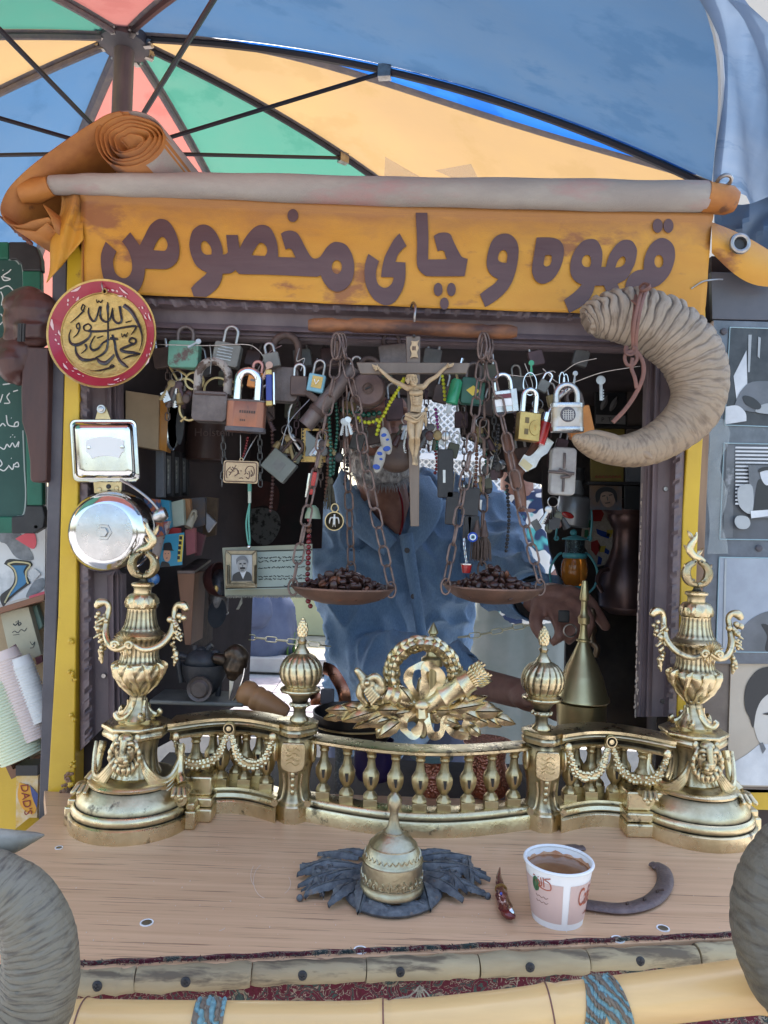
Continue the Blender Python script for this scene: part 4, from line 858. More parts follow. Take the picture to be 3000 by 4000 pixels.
    mb=MB();mb.lathe(O,[(.0105,.0825),(.0088,.0858),(.0052,.091),(.0042,.0945),(.0052,.0965),(.0062,.0985),(.0045,.1005),(.0035,.1035),(.0048,.105)],28);mb.build('onion_neck',brass,fd)
    cone=T('x','x','x') if 0 else None
    mb=MB()
    for r_ in range(6):
        for j in range(6):
            t=r_/5;rr=.0062*sin(pi*(.22+.68*t))**.8;a=2*pi*(j+.5*(r_ % 2))/6;c=O+V((cos(a)*rr*.8,sin(a)*rr*.8,.1065+t*.016));mb.ball(c,(.0030*(1-.35*t),.0030*(1-.35*t),.0034),8)
    mb.ball(O+V((0,0,.1145)),(.0050,.0050,.0105),12);mb.ball(O+V((0,0,.1255)),(.002,.002,.003),8);mb.build('pine_cone',brass,fd)
    # --- side balustrade
    def crv(t,z,dy=0):# from pier (t=0) to urn pedestal (t=1), bowing back then coming forward
        x=PX.x+(U.x-PX.x)*(.10+.70*t);y=.905+.026*sin(pi*min(1,t*1.05))-.012*t**3+dy;return V((x,y,1+z))
    ts=[i/24 for i in range(25)]
    def rail(prof,name):
        rows=[[crv(t,z,y) for (y,z) in prof] for t in ts];mb=MB();mb.grid(rows,closeu=True);o=len(mb.v)-len(rows)*len(prof);n3=len(prof);mb.f+=[tuple(range(n3))[::-1],tuple((len(rows)-1)*n3+i for i in range(n3))];mb.m+=[0,0];return mb.build(name,brass,fd)
    rail([(-.016,.107),(-.019,.110),(-.017,.1125),(-.020,.114),(-.020,.1175),(-.016,.119),(.018,.119),(.018,.095),(-.008,.095),(-.009,.0975),(-.006,.100),(-.008,.104)],'top_rail')
    rail([(-.024,0),(-.024,.0145),(-.022,.0165),(-.0205,.017),(-.0215,.020),(-.0195,.024),(-.0150,.0255),(-.014,.029),(.016,.029),(.016,0)],'bottom_rail')
    for j in range(4):
        t=.13+.225*j;c=crv(t,.0285,0);baluster(c,.0665,'baluster')
    for j in range(3):
        t=.245+.225*j;c=crv(t,.0285,.021);baluster(c,.0665,'baluster')
    for q0,q1 in ((.06,.47),(.51,.93)):
        a,b=crv(q0,.099,-.021),crv(q1,.099,-.021);mid=crv((q0+q1)/2,.0645,-.024);m1=crv(q0*.82+q1*.18,.072,-.0235);m2=crv(q0*.18+q1*.82,.072,-.0235)
        mb=MB();swag(mb,[a,m1,mid,m2,b],.0052,seed=int(q0*10));mb.build('garland',brass,fd)
        for e in (a,b):mb=MB();mb.ball(e+V((0,0,.002)),(.0055,.004,.0065),12);mb.build('garland_knot',brass,fd)
    c=crv(.49,.106,-.0235);mb=MB();mb.lathe(c,[(.0,-.004),(.003,-.0038),(.0035,-.002),(.005,-.002),(.0058,-.0036),(.0068,-.0036),(.0075,-.0015),(.0075,.004)],28,R=Matrix.Rotation(-pi/2,3,'X'));
    mb.build('rosette',brass,fd)
def baluster(c,h,name):
    s=h/.0665
    mb=MB();mb.box(c+V((0,0,.0045*s)),(.0165,.0165,.009*s))
    mb.lathe(c,[(.0088,.009*s),(.0098,.0095*s),(.0088,.0125*s),(.0062,.0155*s),(.0042,.0175*s),(.0048,.0195*s),(.0085,.0250*s),(.0105,.0310*s),(.0108,.0370*s),(.0092,.0400*s),(.0062,.0450*s),(.0050,.0520*s),(.0048,.0565*s),(.0062,.0575*s),(.0062,.0595*s),(.0050,.0605*s),(.0072,.0635*s),(.0085,.0655*s),(.0085,.0665*s)],8,R=Matrix.Rotation(pi/8,3,'Z'))
    b=mb.build(name,brass2,fd,smooth=30,bevel=.0005)
    mb=MB();mb.quadbox([c+V((-.0022,-.0106,.037*s)),c+V((.0022,-.0106,.037*s)),c+V((.0014,-.0103,.027*s)),c+V((-.0006,-.0103,.027*s))],(0,.0012,0));mb.build('baluster_groove',mat('groove grime',(.05,.04,.03),rough=.8) if 'groove grime' not in MATS else MATS['groove grime'],b,smooth=0)
side(-1,540,1152,.876)
side(1,2712,2120,.915)
# --- centre balustrade bowed towards the customer
PLx,PRx=P(1152,3000,.905).x+.022,P(2120,3000,.905).x-.022
def cc(t,z,dy=0):return V((PLx+(PRx-PLx)*t,.905-.034*sin(pi*t)+dy,1+z))
def rail2(prof,name,t0=-.02,t1=1.02):
    rows=[[cc(t0+(t1-t0)*i/40,z,y) for (y,z) in prof] for i in range(41)];mb=MB();mb.grid(rows,closeu=True);return mb.build(name,brass,fd)
rail2([(-.012,.094),(-.0145,.0955),(-.0145,.0985),(-.012,.0995),(.014,.1005),(.014,.094)],'centre_top_rail')
rail2([(-.018,0),(-.018,.0150),(-.0165,.0175),(-.014,.0180),(-.0145,.022),(-.0125,.0255),(-.010,.027),(.012,.027),(.012,0)],'centre_bottom_rail')
for j in range(9):baluster(cc(.055+.111*j,.0268),.0672,'baluster')
# --- trophy: wreath, bow, torch and quiver on laurel sprays
TP=lambda u,v,y=0:P(1200+u/1.843,2400+v/1.843,.872+y)
wc=TP(832,425);WR=S(124,.872)
mb=MB();
def wpt(a,r=1,y=0):return wc+V((cos(a)*WR*r,y,sin(a)*WR*r*.98))
mb.tube([wpt(2*pi*i/48) for i in range(48)],.0052,10,closed=True);mb.build('wreath_ring',brass,fd)
random.seed(21)
for i in range(26):
    a=-.5*pi+(i//2+.6)/13*pi*(1 if i % 2 else-1);s_=1 if i % 2 else-1
    for q in (-1,0,1):
        b=wpt(a+random.uniform(-.04,.04),1+q*.06,-.004-.003*(q==0));t=wpt(a+s_*random.uniform(.36,.46),1+q*random.uniform(.18,.26),-.010+abs(q)*.005)
        mb=MB();mb.leaf(b,t,.0058-.0008*abs(q),(random.uniform(-.2,.2),-1,0),n=8,lift=.7,notch=.08);mb.build('laurel_leaf',brass,fd)
for a in (.9,2.2,.25,2.9,1.5):mb=MB();mb.ball(wpt(a,.9,-.006),.0032,10);mb.build('laurel_berry',brass,fd)
def ribbon(pts,w,name='bow_ribbon',th=.0012,twist=0):
    pp=cat([TP(*p) for p in pts],6);rows=[];N=len(pp)
    for i,p in enumerate(pp):
        t=(pp[min(i+1,N-1)]-pp[max(i-1,0)]).normalized();sd=V((-t.z,.45*sin(i*.35),t.x));sd.normalize();f=t.cross(sd);ww=w*(.75+.25*sin(i*.5+1));rows.append([p-sd*ww,p-f*.0014+V((0,-.001,0)),p+sd*ww,p+f*.0008+V((0,.002,0))])
    mb=MB();mb.grid(rows,closeu=True);mb.build(name,brass,fd)
ribbon([(835,620,-.012),(770,560,-.016),(725,470,-.016),(750,400,-.018),(820,370,-.018),(860,410,-.016),(850,500,-.014),(838,610,-.014)],.0062)
ribbon([(835,620,-.012),(900,560,-.014),(960,490,-.016),(950,410,-.018),(890,370,-.018),(840,400,-.02),(845,500,-.018),(838,610,-.014)],.0062)
ribbon([(820,660,-.016),(760,700,-.02),(690,760,-.02),(700,830,-.018),(760,870,-.018),(810,800,-.018),(825,720,-.016)],.0065)
ribbon([(830,660,-.016),(870,780,-.02),(900,870,-.02),(960,860,-.018),(990,780,-.018),(1040,740,-.018)],.0065)
ribbon([(1040,740,-.018),(1000,800,-.016),(1060,860,-.016),(1160,880,-.014)],.006)
ribbon([(1080,700,-.01),(1140,740,-.014),(1150,810,-.014),(1240,860,-.012)],.0068)
ribbon([(700,680,-.012),(640,700,-.016),(560,680,-.014),(520,760,-.014),(520,830,-.012)],.0065)
mb=MB();mb.tube([TP(820,640,-.022),TP(826,740,-.024),TP(822,760,-.022)],[.0062,.0075,.004],12,rf=lambda u,th:1+.12*sin(th*5));mb.ball(TP(825,660,-.024),(.009,.006,.007),14);mb.build('bow_knot',brass,fd)
# quiver of arrows
q0,q1=TP(640,800,-.008),TP(1180,470,-.016)
mb=MB();qq=[q0.lerp(q1,k/16) for k in range(17)];mb.tube(qq,[.0035,.0038,.0042,.005,.006,.007,.0078,.0085,.0092,.0098,.0135,.0108,.0112,.0118,.015,.0128,.013],20,rf=lambda u,th:1+.04*abs(sin(th*4)));mb.build('quiver',brass,fd)
dq=(q1-q0).normalized();sdq=V((-dq.z,0,dq.x))
for j in range(7):
    o_=sdq*((j-3)*.0036)+V((0,-.004*cos((j-3)*.5),0));e=q1+o_+dq*(.018+.006*((j*3) % 4)/3)
    mb=MB();mb.tube([q1+o_*.8-dq*.004,e],.0016,6)
    for s_ in (-1,1):
        for kk in range(3):c=q1+o_+dq*(.003+.005*kk);mb.leaf(c,c+dq*.008+sdq*s_*.004,.0022,(0,-1,0),n=4)
    mb.build('arrow',brass,fd)
# torch with a bird-like head
t0,t1=TP(880,700,-.006),TP(560,560,-.014)
mb=MB();mb.tube([t0.lerp(t1,k/12) for k in range(13)],[.003,.004,.0055,.007,.006,.0085,.0075,.0095,.0085,.0115,.0095,.012,.009],18);mb.build('torch',brass,fd)
its=[('b',TP(500,530,-.016),(.012,.010,.011)),('b',TP(440,500,-.018),(.011,.009,.010)),('t',[TP(410,470,-.018),TP(380,430,-.018),TP(360,405,-.018)],[.006,.0045,.004]),('t',[TP(440,470,-.022),TP(490,450,-.022),TP(530,500,-.02),TP(520,570,-.02)],[.004,.005,.005,.003]),
       ('t',[TP(390,520,-.018),TP(380,580,-.018),TP(420,640,-.016)],[.005,.005,.003]),('b',TP(430,495,-.028),.0035),('t',[TP(420,640,-.014),TP(380,680,-.012),TP(470,700,-.012)],[.004,.005,.003])]
for a in range(6):its.append(('t',[TP(450+a*12,520+a*14,-.024),TP(410+a*10,560+a*18,-.026)],[.0028,.0012]))
blobobj('torch_flame',its,.00085,brass,fd,1)
# laurel sprays
spr=[((780,700),(560,730)),((700,690),(470,690)),((600,700),(330,820)),((640,740),(420,800)),((520,690),(250,770)),((450,690),(240,655)),((330,700),(115,750)),((360,690),(130,690)),((700,640),(630,500)),((760,650),(650,510)),((800,680),(590,570)),
       ((680,760),(500,890)),((880,690),(1080,690)),((900,700),(1230,720)),((1000,690),(1300,640)),((1050,660),(1300,590)),((1100,650),(1150,580)),((1150,700),(1410,700)),((1200,710),(1400,810)),((1280,720),(1500,790)),((1180,740),(1310,790)),((1100,690),(1260,760)),
       ((940,740),(1100,800)),((1040,820),(1180,885)),((600,640),(520,600)),((560,660),(420,640)),((900,640),(1000,590)),((860,720),(960,700)),((880,760),(1010,720)),((1160,800),(1250,870)),((560,800),(500,890)),((480,720),(340,740)),((1240,690),(1350,660))]
random.seed(2)
for i,(a,b) in enumerate(spr):
    mb=MB();y=-.004-.010*random.random();A_,B_=TP(*a,y),TP(*b,y-.006+.008*random.random());n8=8
    mb.leaf(A_,B_,.0062+.003*random.random(),(random.uniform(-.2,.2),-1,.25),n=n8,lift=.9,notch=.12);mb.build('spray_leaf',brass,fd)
its=[('t',[TP(820,700,0),TP(600,710,.002),TP(300,720,.004)],[.012,.010,.004]),('t',[TP(820,700,0),TP(1050,700,.002),TP(1380,740,.004)],[.012,.011,.004]),('t',[TP(820,640,0),TP(830,860,.004)],[.012,.006]),('t',[TP(600,720),TP(520,860)],[.006,.004]),('t',[TP(1000,760),TP(1160,880)],[.006,.004]),('t',[TP(830,600),TP(830,480)],[.01,.006])]
blobobj('trophy_mount',its,.0016,brass,fd,1)

# ================================================================ THINGS ON THE COUNTER
# counter objects
# ---- hand bell on a carved wreath
hb0=G(1528,3512)
hb=T('hand_bell','small engraved brass hand bell standing on the carved black wreath','bell',(hb0.x,hb0.y,1.010))
B=V((hb0.x,hb0.y,1.0105))
mb=MB();mb.lathe(B,[(.0290,0),(.0312,.001),(.0316,.003),(.0305,.006),(.0295,.008),(.0295,.009),(.0297,.018),(.0294,.027),(.0293,.028),(.0287,.030),(.0283,.0305),(.0270,.036),(.0262,.0375),(.0240,.0425),(.0226,.0435),(.0190,.0485),(.0125,.0535),(.0098,.0550),(.0085,.0565),(.0062,.0605),(.0048,.066),(.0040,.074),(.0050,.077),(.0062,.081),(.0064,.085),(.0050,.0885),(.0035,.0905),(.0012,.093),(0,.0935)],56);bb=mb.build('bell_body',mat('engraved bell brass',(.52,.47,.33),(.38,.33,.22),sc=40,rough=.36,metal=1,point=(GR,.44,.51),bump=.3,bsc=200),hb)
mb=MB();random.seed(8)
for i in range(26):# raised engraved figures round the belly
    a=2*pi*i/26
    def bp_(u,v,a=a):aa=a+u/.027;z=.010+v;r=.0298;return B+V((cos(aa)*r,sin(aa)*r,z))
    h=.006+.003*(i % 2)
    for pts in (((0,0),(.001,h*.6),(.0,h)),((-.001,h*.4),(.0018,h*.7)),((.0022,.001),(.0028,.005),(.001,.0075)),((.0005,.0005),(-.0018,.003))):
        mb.tube([bp_(*p) for p in pts],.001,6)
for i in range(30):
    a=2*pi*i/30;r=.0238;mb.tube([B+V((cos(a)*.0278,sin(a)*.0278,.0335)),B+V((cos(a+.1)*.0270,sin(a+.1)*.0270,.0365)),B+V((cos(a+.2)*.0278,sin(a+.2)*.0278,.0335))],.0009,5)
o=mb.build('engraved_frieze',MATS['engraved bell brass'],hb)
o['kind']='stuff'
for z,r in ((.0092,.0299),(.0285,.0296),(.0432,.0232),(.055,.0101)):mb=MB();mb.tube([B+V((cos(2*pi*k/40)*r,sin(2*pi*k/40)*r,z)) for k in range(40)],.0007,6,closed=True);mb.build('bell_ring',MATS['engraved bell brass'],hb)
wr=T('carved_wreath','dark carved wooden laurel ornament lying under the hand bell','carving',G(1540,3500))
random.seed(14)
def W_(px,py,z=0):return G(px,py,1.0)+V((0,0,z))
lv=[((1420,3420),(1170,3410),36),((1330,3400),(1160,3440),30),((1400,3390),(1240,3350),26),((1450,3370),(1320,3340),24),((1480,3370),(1400,3340),20),((1400,3440),(1240,3470),30),((1380,3470),(1190,3520),26),((1400,3480),(1280,3560),30),((1430,3470),(1400,3580),34),((1350,3500),(1300,3550),26),((1250,3480),(1185,3525),18),
      ((1640,3420),(1900,3430),36),((1700,3400),(1915,3460),26),((1650,3390),(1840,3370),26),((1620,3370),(1760,3350),24),((1660,3440),(1800,3480),30),((1660,3460),(1810,3540),32),((1650,3480),(1680,3570),32),((1750,3470),(1880,3500),20),((1780,3490),(1900,3515),16),((1590,3370),(1680,3342),20),
      ((1420,3540),(1560,3585),20),((1560,3560),(1680,3565),18),((1440,3560),(1530,3590),16)]
lv+=[((1300+random.uniform(-90,90),3430+random.uniform(-50,60)),(1230+random.uniform(-70,90),3430+random.uniform(-70,100)),random.uniform(16,26)) for _ in range(16)]+[((1760+random.uniform(-90,90),3430+random.uniform(-50,60)),(1820+random.uniform(-90,70),3430+random.uniform(-60,90)),random.uniform(16,26)) for _ in range(16)]
for i,(a,b,w) in enumerate(lv):
    A_,B_=W_(*a,.007+.004*random.random()+(.002 if i>23 else 0)),W_(*b,.004+.003*random.random());mb=MB();mb.leaf(A_,B_,S(w,.65)*1.15,(random.uniform(-.25,.25),-.3,1),n=12,lift=.5,notch=.22);mb.build('carved_leaf',slatew,wr)
mb=MB();rp=[W_(1535+165*cos(a),3492+88*sin(a),.004) for a in [2*pi*k/30 for k in range(30)]];mb.tube(rp,.008,10,closed=True,flat=.6,up=(0,0,1));mb.build('wreath_band',slatew,wr)
mb=MB();mb.tube(cat([W_(1300,3440,.003),W_(1380,3420,.005),W_(1430,3400,.005)],5),.007,8,flat=.5,up=(0,0,1));mb.build('wreath_stem',slatew,wr);mb=MB();mb.tube(cat([W_(1640,3400,.005),W_(1720,3430,.005),W_(1800,3450,.003)],5),.007,8,flat=.5,up=(0,0,1));mb.build('wreath_stem',slatew,wr)
mb=MB();mb.lathe(W_(1365,3368,.0105),[(0,0),(.0026,0),(.0028,-.003)],12);mb.build('nail',black,wr)
for x,y in ((1885,3500),(1905,3512),(1170,3520)):mb=MB();mb.ball(W_(x,y,.003),.0034,10);mb.build('carved_berry',slatew,wr)
# ---- paper cup of coffee
c0=G(2166,3582);cpx=T('paper_cup','white and pink paper cup full of milky coffee on the counter','cup',c0)
CH,CR0,CR1=.0535,.0235,.0315
dx=V((.0045,0,0))
def cr(z):return CR0+(CR1-CR0)*z/CH
def lean(p,z):return p-V((.0048*z/CH,0,0))
c0b=c0+V((.0024,0,0))
mb=MB();mb.lathe(c0b,[(0,.002),(CR0-.001,.002),(CR0,0),(cr(.002),.002),(cr(CH),CH),(cr(CH)-.0008,CH),(cr(.004)-.001,.004),(0,.004)],56);mb.build('cup_wall',paper,cpx)
mb=MB();mb.tube([c0b+V((cos(2*pi*k/48)*CR1,sin(2*pi*k/48)*CR1,CH)) for k in range(48)],.0016,8,closed=True);mb.build('rolled_rim',white,cpx)
mb=MB();zc=CH-.0085;mb.lathe(c0b,[(0,zc),(cr(zc)-.0012,zc),(cr(zc)-.0010,zc+.001)],48);mb.build('coffee_surface',coffee,cpx)
mb=MB();rows=[[c0b+V((cos(a)*(cr(z)-.0014),sin(a)*(cr(z)-.0014),z)) for a in [2*pi*k/48 for k in range(48)]] for z in (zc,zc+.002)]
rows.append([c0b+V((cos(a)*(cr(zc+.0035)-.0012),sin(a)*(cr(zc+.0035)-.0012),zc+.0032+.0012*sin(k_*1.9)+.0008*sin(k_*.7))) for k_,a in enumerate([2*pi*k/48 for k in range(48)])]);mb.grid(rows,closeu=True);mb.build('foam_line',foam,cpx)
mb=MB();fo=[c0b+V((-.006+.016*cos(t)+.0,-.002+.010*sin(t)*.0+.017*sin(t),zc+.0003)) for t in [rad(40+a*9) for a in range(12)]];mb.tube(fo,[.0002]+[.001]*10+[.0002],6,flat=.2,up=(0,0,1));mb.build('foam_streak',foam,cpx)
def cw(a,z,off=.0004):r=cr(z)+off;return c0b+V((sin(a)*r,-cos(a)*r,z))
def cpatch(a0,a1,z0,z1,m,name,off=.0003):
    rows=[[cw(a0+(a1-a0)*i/16,z0+(z1-z0)*j/3,off) for i in range(17)] for j in range(4)];mb=MB();mb.grid(rows);return mb.build(name,m,cpx)
cpatch(-1.75,rad(-5),.006,CH-.0105,pinkp,'printed_panel');cpatch(rad(8),1.85,.006,CH-.0105,pinkp,'printed_panel')
text('printed_word','Café',lambda x,y:cw(rad(25)+x*.75,.0305+y*.050,.0006),.0002,redink,cpx,size=.5,align='LEFT')
text('printed_word','coffee & bread',lambda x,y:cw(rad(46)+x,.014+y*.03,.0006),.0002,redink,cpx,size=.13,align='LEFT')
def cst(pts,w,name='printed_letter',m=redink):
    mb=MB();pp=cat([V((*p,0)) for p in pts],5) if len(pts)>2 else [V((*p,0)) for p in pts]
    # coordinates: zoom picture pixels of the left panel, origin at the seam
    f=lambda x,y:cw((x-735)/1.106/(CR1*FPX/.64)*1.25-.10,.0555-(y-480)/1.106*.64/FPX*1.07,.0006)
    mb.tube([f(p.x,p.y) for p in pp],w,5);mb.build(name,m,cpx)
cst([(690,512),(668,522),(688,534),(690,560),(665,566),(640,558)],.0005);cst([(652,520),(655,552),(640,556)],.0005)
cst([(662,516),(664,540),(664,556)],.0005);cst([(640,556),(630,540),(640,532),(648,545),(636,556),(622,556)],.0005);cst([(640,520),(641,521),(642,520)],.0006);cst([(618,520),(621,521),(624,520)],.0005)
for yy in (600,622):cst([(680,yy),(670,yy+6),(660,yy),(652,yy+6),(640,yy),(632,yy+5),(625,yy-2)],.00022,m=MATS['tanned skin'])
mb=MB();mb.tube([cw(-.98+.0*k+.09*cos(k*.52),.039+.006*sin(k*.52),.0002) for k in range(12)],.0012,6,closed=True);mb.ball(cw(-.98,.039,0),(.002,.002,.0048),10);mb.build('printed_seal',mat('dark green print',(.05,.12,.05),rough=.4),cpx)
# ---- horseshoe
hs=T('horseshoe','rusty iron horseshoe with nails lying behind the paper cup','horseshoe',G(2440,3450))
pp=cat([G(2280,3322),G(2200,3330),G(2120,3380),G(2130,3470),G(2230,3530),G(2350,3556),G(2450,3560),G(2545,3530),G(2595,3470),G(2590,3410),G(2545,3385)],6)
mb=MB();N=len(pp);rr=[.0078*(1+.15*sin(i/N*pi))*(1 if 1<i<N-2 else .7) for i in range(N)];mb.tube([p+V((0,0,.003)) for p in pp],rr,14,flat=.42,up=(0,0,1));mb.build('shoe',shoe,hs,smooth=50)
gr_=[pp[int(N*t)]+V((0,0,.0062)) for t in (.5,.55,.6,.66)];mb=MB();mb.tube([p+V((0,0,-.0002)) for p in pp[int(N*.44):int(N*.62)]],.0014,6,flat=.3,up=(0,0,1));mb.build('fullering',MATS['rusty iron'],hs)
for t in (.60,.66,.73):c=pp[int(N*t)];mb=MB();mb.box(c+V((0,0,.0075)),(.0035,.0022,.003),Matrix.Rotation(.6,3,'Z'));mb.build('nail',iron,hs,bevel=.0004)
mb=MB();mb.tube([pp[int(N*.73)]+V((0,0,.009)),pp[int(N*.73)]+V((.006,-.001,.010))],.0012,6);mb.build('nail',iron,hs)
# ---- candy
cd=T('wrapped_candy','long narrow sweet in a shiny dark red wrapper left of the cup','sweet',G(1963,3540))
cl_=cat([G(1952,3412),G(1948,3450),G(1955,3490),G(1962,3530),G(1975,3575),G(1990,3600),G(2012,3608)],5);R=lerpl([.0006,.003,.0045,.0062,.0065,.0055,.0018],len(cl_))
mb=MB();mb.tube([p+V((0,0,.0062)) for p in cl_],R,14,flat=.8,up=(0,0,1),rf=lambda u,th:1+.12*sin(th*5+u*30)*sin(u*pi));mb.build('wrapper',foil,cd)
mb=MB();c=cl_[11]+V((0,0,.0062));d=(cl_[13]-cl_[9]).normalized();mb.tube([c-d*.0008,c+d*.0008],.0062,14,flat=.85,up=(0,0,1));mb.build('gold_stripe',gold,cd)
mb=MB();mb.ball(cl_[15]+V((-.002,-.003,.010)),(.0015,.0015,.003),8);mb.build('blue_mark',mat('blue print',(.08,.12,.5),rough=.3),cd)
mb=MB();mb.leaf(cl_[-8]+V((.001,0,.012)),cl_[-2]+V((0,0,.009)),.003,(0,0,1),n=5);mb.build('torn_end',chrome,cd)
# ---- string bow tied below the edge
st_=T('string_bow','grey string tied in a loose bow on the middle screw of the bamboo edging','string',frontpt(1640,3810))
k0=frontpt(1637,3812)+V((0,-.011,0));dK=lambda x,y:k0+V((x*.0002,-.002,-y*.0002))
for pts in ([(0,0),(-40,40),(-110,60),(-170,110),(-190,150),(-120,130),(-60,60),(0,10)],[(0,0),(30,60),(60,130),(40,160),(20,90),(0,20)],[(0,5),(-10,80),(-40,130),(-60,120),(-20,60)],[(0,5),(-20,60),(-70,160),(-90,200)],[(5,5),(40,40),(60,100),(70,190),(72,260)],[(0,0),(5,60),(-5,160),(-20,230)],[(-6,10),(12,14),(8,26),(-8,24),(-6,12)]):
    mb=MB();mb.tube(cat([dK(*p) for p in pts],6),.0006,6);mb.build('string_loop',rope,st_)
# ---- bamboo rail in front
br=T('bamboo_pole','thick yellow bamboo pole lashed along the front of the counter','bamboo pole',P(1600,3990,.5))
bz=[(-200,4035,92),(250,4018,92),(900,4018,90),(1500,4015,88),(2000,3968,88),(2500,3905,88),(2960,3848,90),(3250,3815,90)]
pts=cat([P(x,y,.50) for x,y,r in bz],24);N=len(pts);nodes=[P(x,3950,.5).x for x in (330,1492,2150,2960)]
def brad(p,r):
    k=0
    for nx in nodes:k+=.07*math.exp(-((p.x-nx)/.0035)**2)-.05*math.exp(-((p.x-nx-.006)/.002)**2)+.03*math.exp(-((p.x-nx)/.02)**2)
    return r*(1+k)
rr=[brad(p,S(lerpl([b[2] for b in bz],N)[i],.5)) for i,p in enumerate(pts)]
mb=MB();mb.tube(pts,rr,32);mb.build('pole',bamboo,br)
for nx in nodes:
    i=min(range(N),key=lambda j:abs(pts[j].x-nx));mb=MB();t=(pts[min(i+1,N-1)]-pts[i-1]).normalized();up=V((0,0,1));u=(up-t*up.dot(t)).normalized();w=t.cross(u)
    mb.tube([pts[i]+(u*cos(2*pi*k/32)+w*sin(2*pi*k/32))*(rr[i]*1.005) for k in range(32)],.0006,5,closed=True);mb.build('node_ring',strap,br)
def wrap(xa,xb,xc,xd,name):# knitted band: top edge xa..xb, bottom xc..xd
    rows=[]
    for j in range(49):
        th=-.35+j/48*(pi+.7)   # from back-top over the front to below
        row=[]
        f=j/48
        for i in range(25):
            u=i/24;x=(xa+(xb-xa)*u)*(1-f)+(xc+(xd-xc)*u)*f;X=P(x,3950,.5).x;k=min(range(N),key=lambda q:abs(pts[q].x-X));c=V((X,pts[k].y,pts[k].z+(X-pts[k].x)*((pts[min(k+1,N-1)].z-pts[k-1].z)/((pts[min(k+1,N-1)].x-pts[k-1].x) or 1))))
            r=rr[k]*1.06+.0016*abs(sin(u*pi*6))*abs(sin(f*40+(3 if int(u*6) % 2 else 0)+u*12))+.0012*sin(u*pi)
            row.append(c+V((0,-sin(th)*r,cos(th)*r)))
        rows.append(row)
    mb=MB();mb.grid(rows);mb.build(name,yarn,br,label='knitted blue and brown yarn band')
wrap(760,880,775,900,'yarn_band');wrap(2275,2390,2420,2490,'yarn_band');wrap(2370,2285,2300,2230,'yarn_band')
# ================================================================ RAM HORNS
def horn(name,label,pts,Y,m,ridge,nring,loc,group,nz_=1.0,end=None,flatn=1.0,Yd=None,seed=0,jag=.0):
    t=T(name,label,'horn',loc,group)
    pp=cat([P(x,y,Y+(Yd[i] if Yd else 0)) for i,(x,y,r) in enumerate(pts)],26);N=len(pp);R=[S(v,Y) for v in lerpl([p[2] for p in pts],N)]
    def info(u,th):
        ph=u*nring+.16*sin(th*2+seed)+.10*sin(th*5+u*40)+.3*nz((u*26,cos(th)*1.5,sin(th)*1.5),1.3,seed);f=ph-math.floor(ph);d=min(f,1-f);return 1-math.exp(-(d/.17)**2)
    def rf(u,th):
        gv=info(u,th);side_=.55+.45*sin(th+seed);lump=nz((cos(th)*4,sin(th)*4,u*nring*.7),1,seed+9)
        amp=ridge*side_*(max(.09,1-2.6*max(0,u-.10)) if ridge>.1 else 1)
        return 1+amp*(gv-.6)+amp*.35*lump*gv+.045*nz((cos(th)*1.5,sin(th)*1.5,u*14),1,seed)*nz_+.018*nz((cos(th)*5,sin(th)*5,u*70),1,seed+3)+(jag*nz((cos(th)*3,sin(th)*3,0),1,5)*max(0,1-u*25))
    NA=96;mb=MB();mb.tube(pp,R,NA,rf=rf,flat=flatn,up=None);o=mb.build('horn_shell',m,t,smooth=60);me=o.data
    for an,fn_ in (('groove',lambda u,th:info(u,th)),('len',lambda u,th:u),('around',lambda u,th:abs(th/pi-1))):
        at_=me.attributes.new(an,'FLOAT','POINT');vals=[0.0]*len(me.vertices)
        for i in range(min(N*NA,len(vals))):vals[i]=fn_((i//NA)/(N-1),2*pi*(i % NA)/NA)
        at_.data.foreach_set('value',vals)
    return t,pp,R
Zh=ZZ(1900,1000,1.508)
hp=[(585,395,60),(640,370,115),(760,355,150),(900,372,172),(1040,430,184),(1150,520,184),(1225,640,176),(1255,780,163),(1215,915,148),(1115,1025,132),(985,1105,116),(845,1145,98),(700,1140,80),(590,1105,58),(525,1075,30),(508,1065,8)]
hp=[(*Zh(u,v),r/1.508) for u,v,r in hp]
ht,hpp,hR=horn('ram_horn','big curled brown ram horn hanging on a leather thong over the frame corner',hp,.90,hornmat('ridged ram horn',(.36,.29,.22),(.09,.065,.05),(.3,.22,.145),(.13,.088,.06)),.23,42,P(2500,1350,.9),'ram horns',Yd=[0]*10+[-.005,-.015,-.025,-.035,-.04,-.04],seed=1,jag=.35)
mb=MB()    # curled lip of the horn tip
lp=cat([P(*Zh(u,v),.872) for u,v in ((560,1055),(640,1052),(740,1085),(850,1130),(940,1170),(975,1195))],6);mb.tube(lp,lerpl([.002,.006,.0085,.0075,.005,.0012],len(lp)),14);mb.build('horn_lip',horn_m,ht)
for pts in (((1110,905),(1180,930),(1250,965),(1305,1000)),((975,1065),(1000,1090),(1015,1115),(1010,1150))):
    mb=MB();mb.tube(cat([P(*Zh(u,v),.90)+V((0,-S(r,.9),0)) for (u,v),r in zip(pts,(20,55,75,50))],5),.0009,5);mb.build('growth_crack',walnut,ht)
th_=T('leather_thong','reddish brown leather thong knotted around the hanging ram horn','thong',P(2480,1300,.83))
def th2(pts,r=.0022,y=.842):mb=MB();mb.tube(cat([P(*Zh(p[0],p[1]),y+(p[2] if len(p)>2 else 0)) for p in pts],6),r,8,flat=.6);mb.build('thong_strand',strap,th_)
th2([(935,185,.05),(915,200,.01),(890,300,-.006),(870,400,-.008),(865,500,0),(865,560,.005)],.0026);th2([(950,190,.05),(930,230,.01),(905,320,-.006),(885,450,-.004),(880,560,.005)],.0026);th2([(880,230,.03),(872,330,0),(860,430,-.004),(868,560,.004)],.0022)
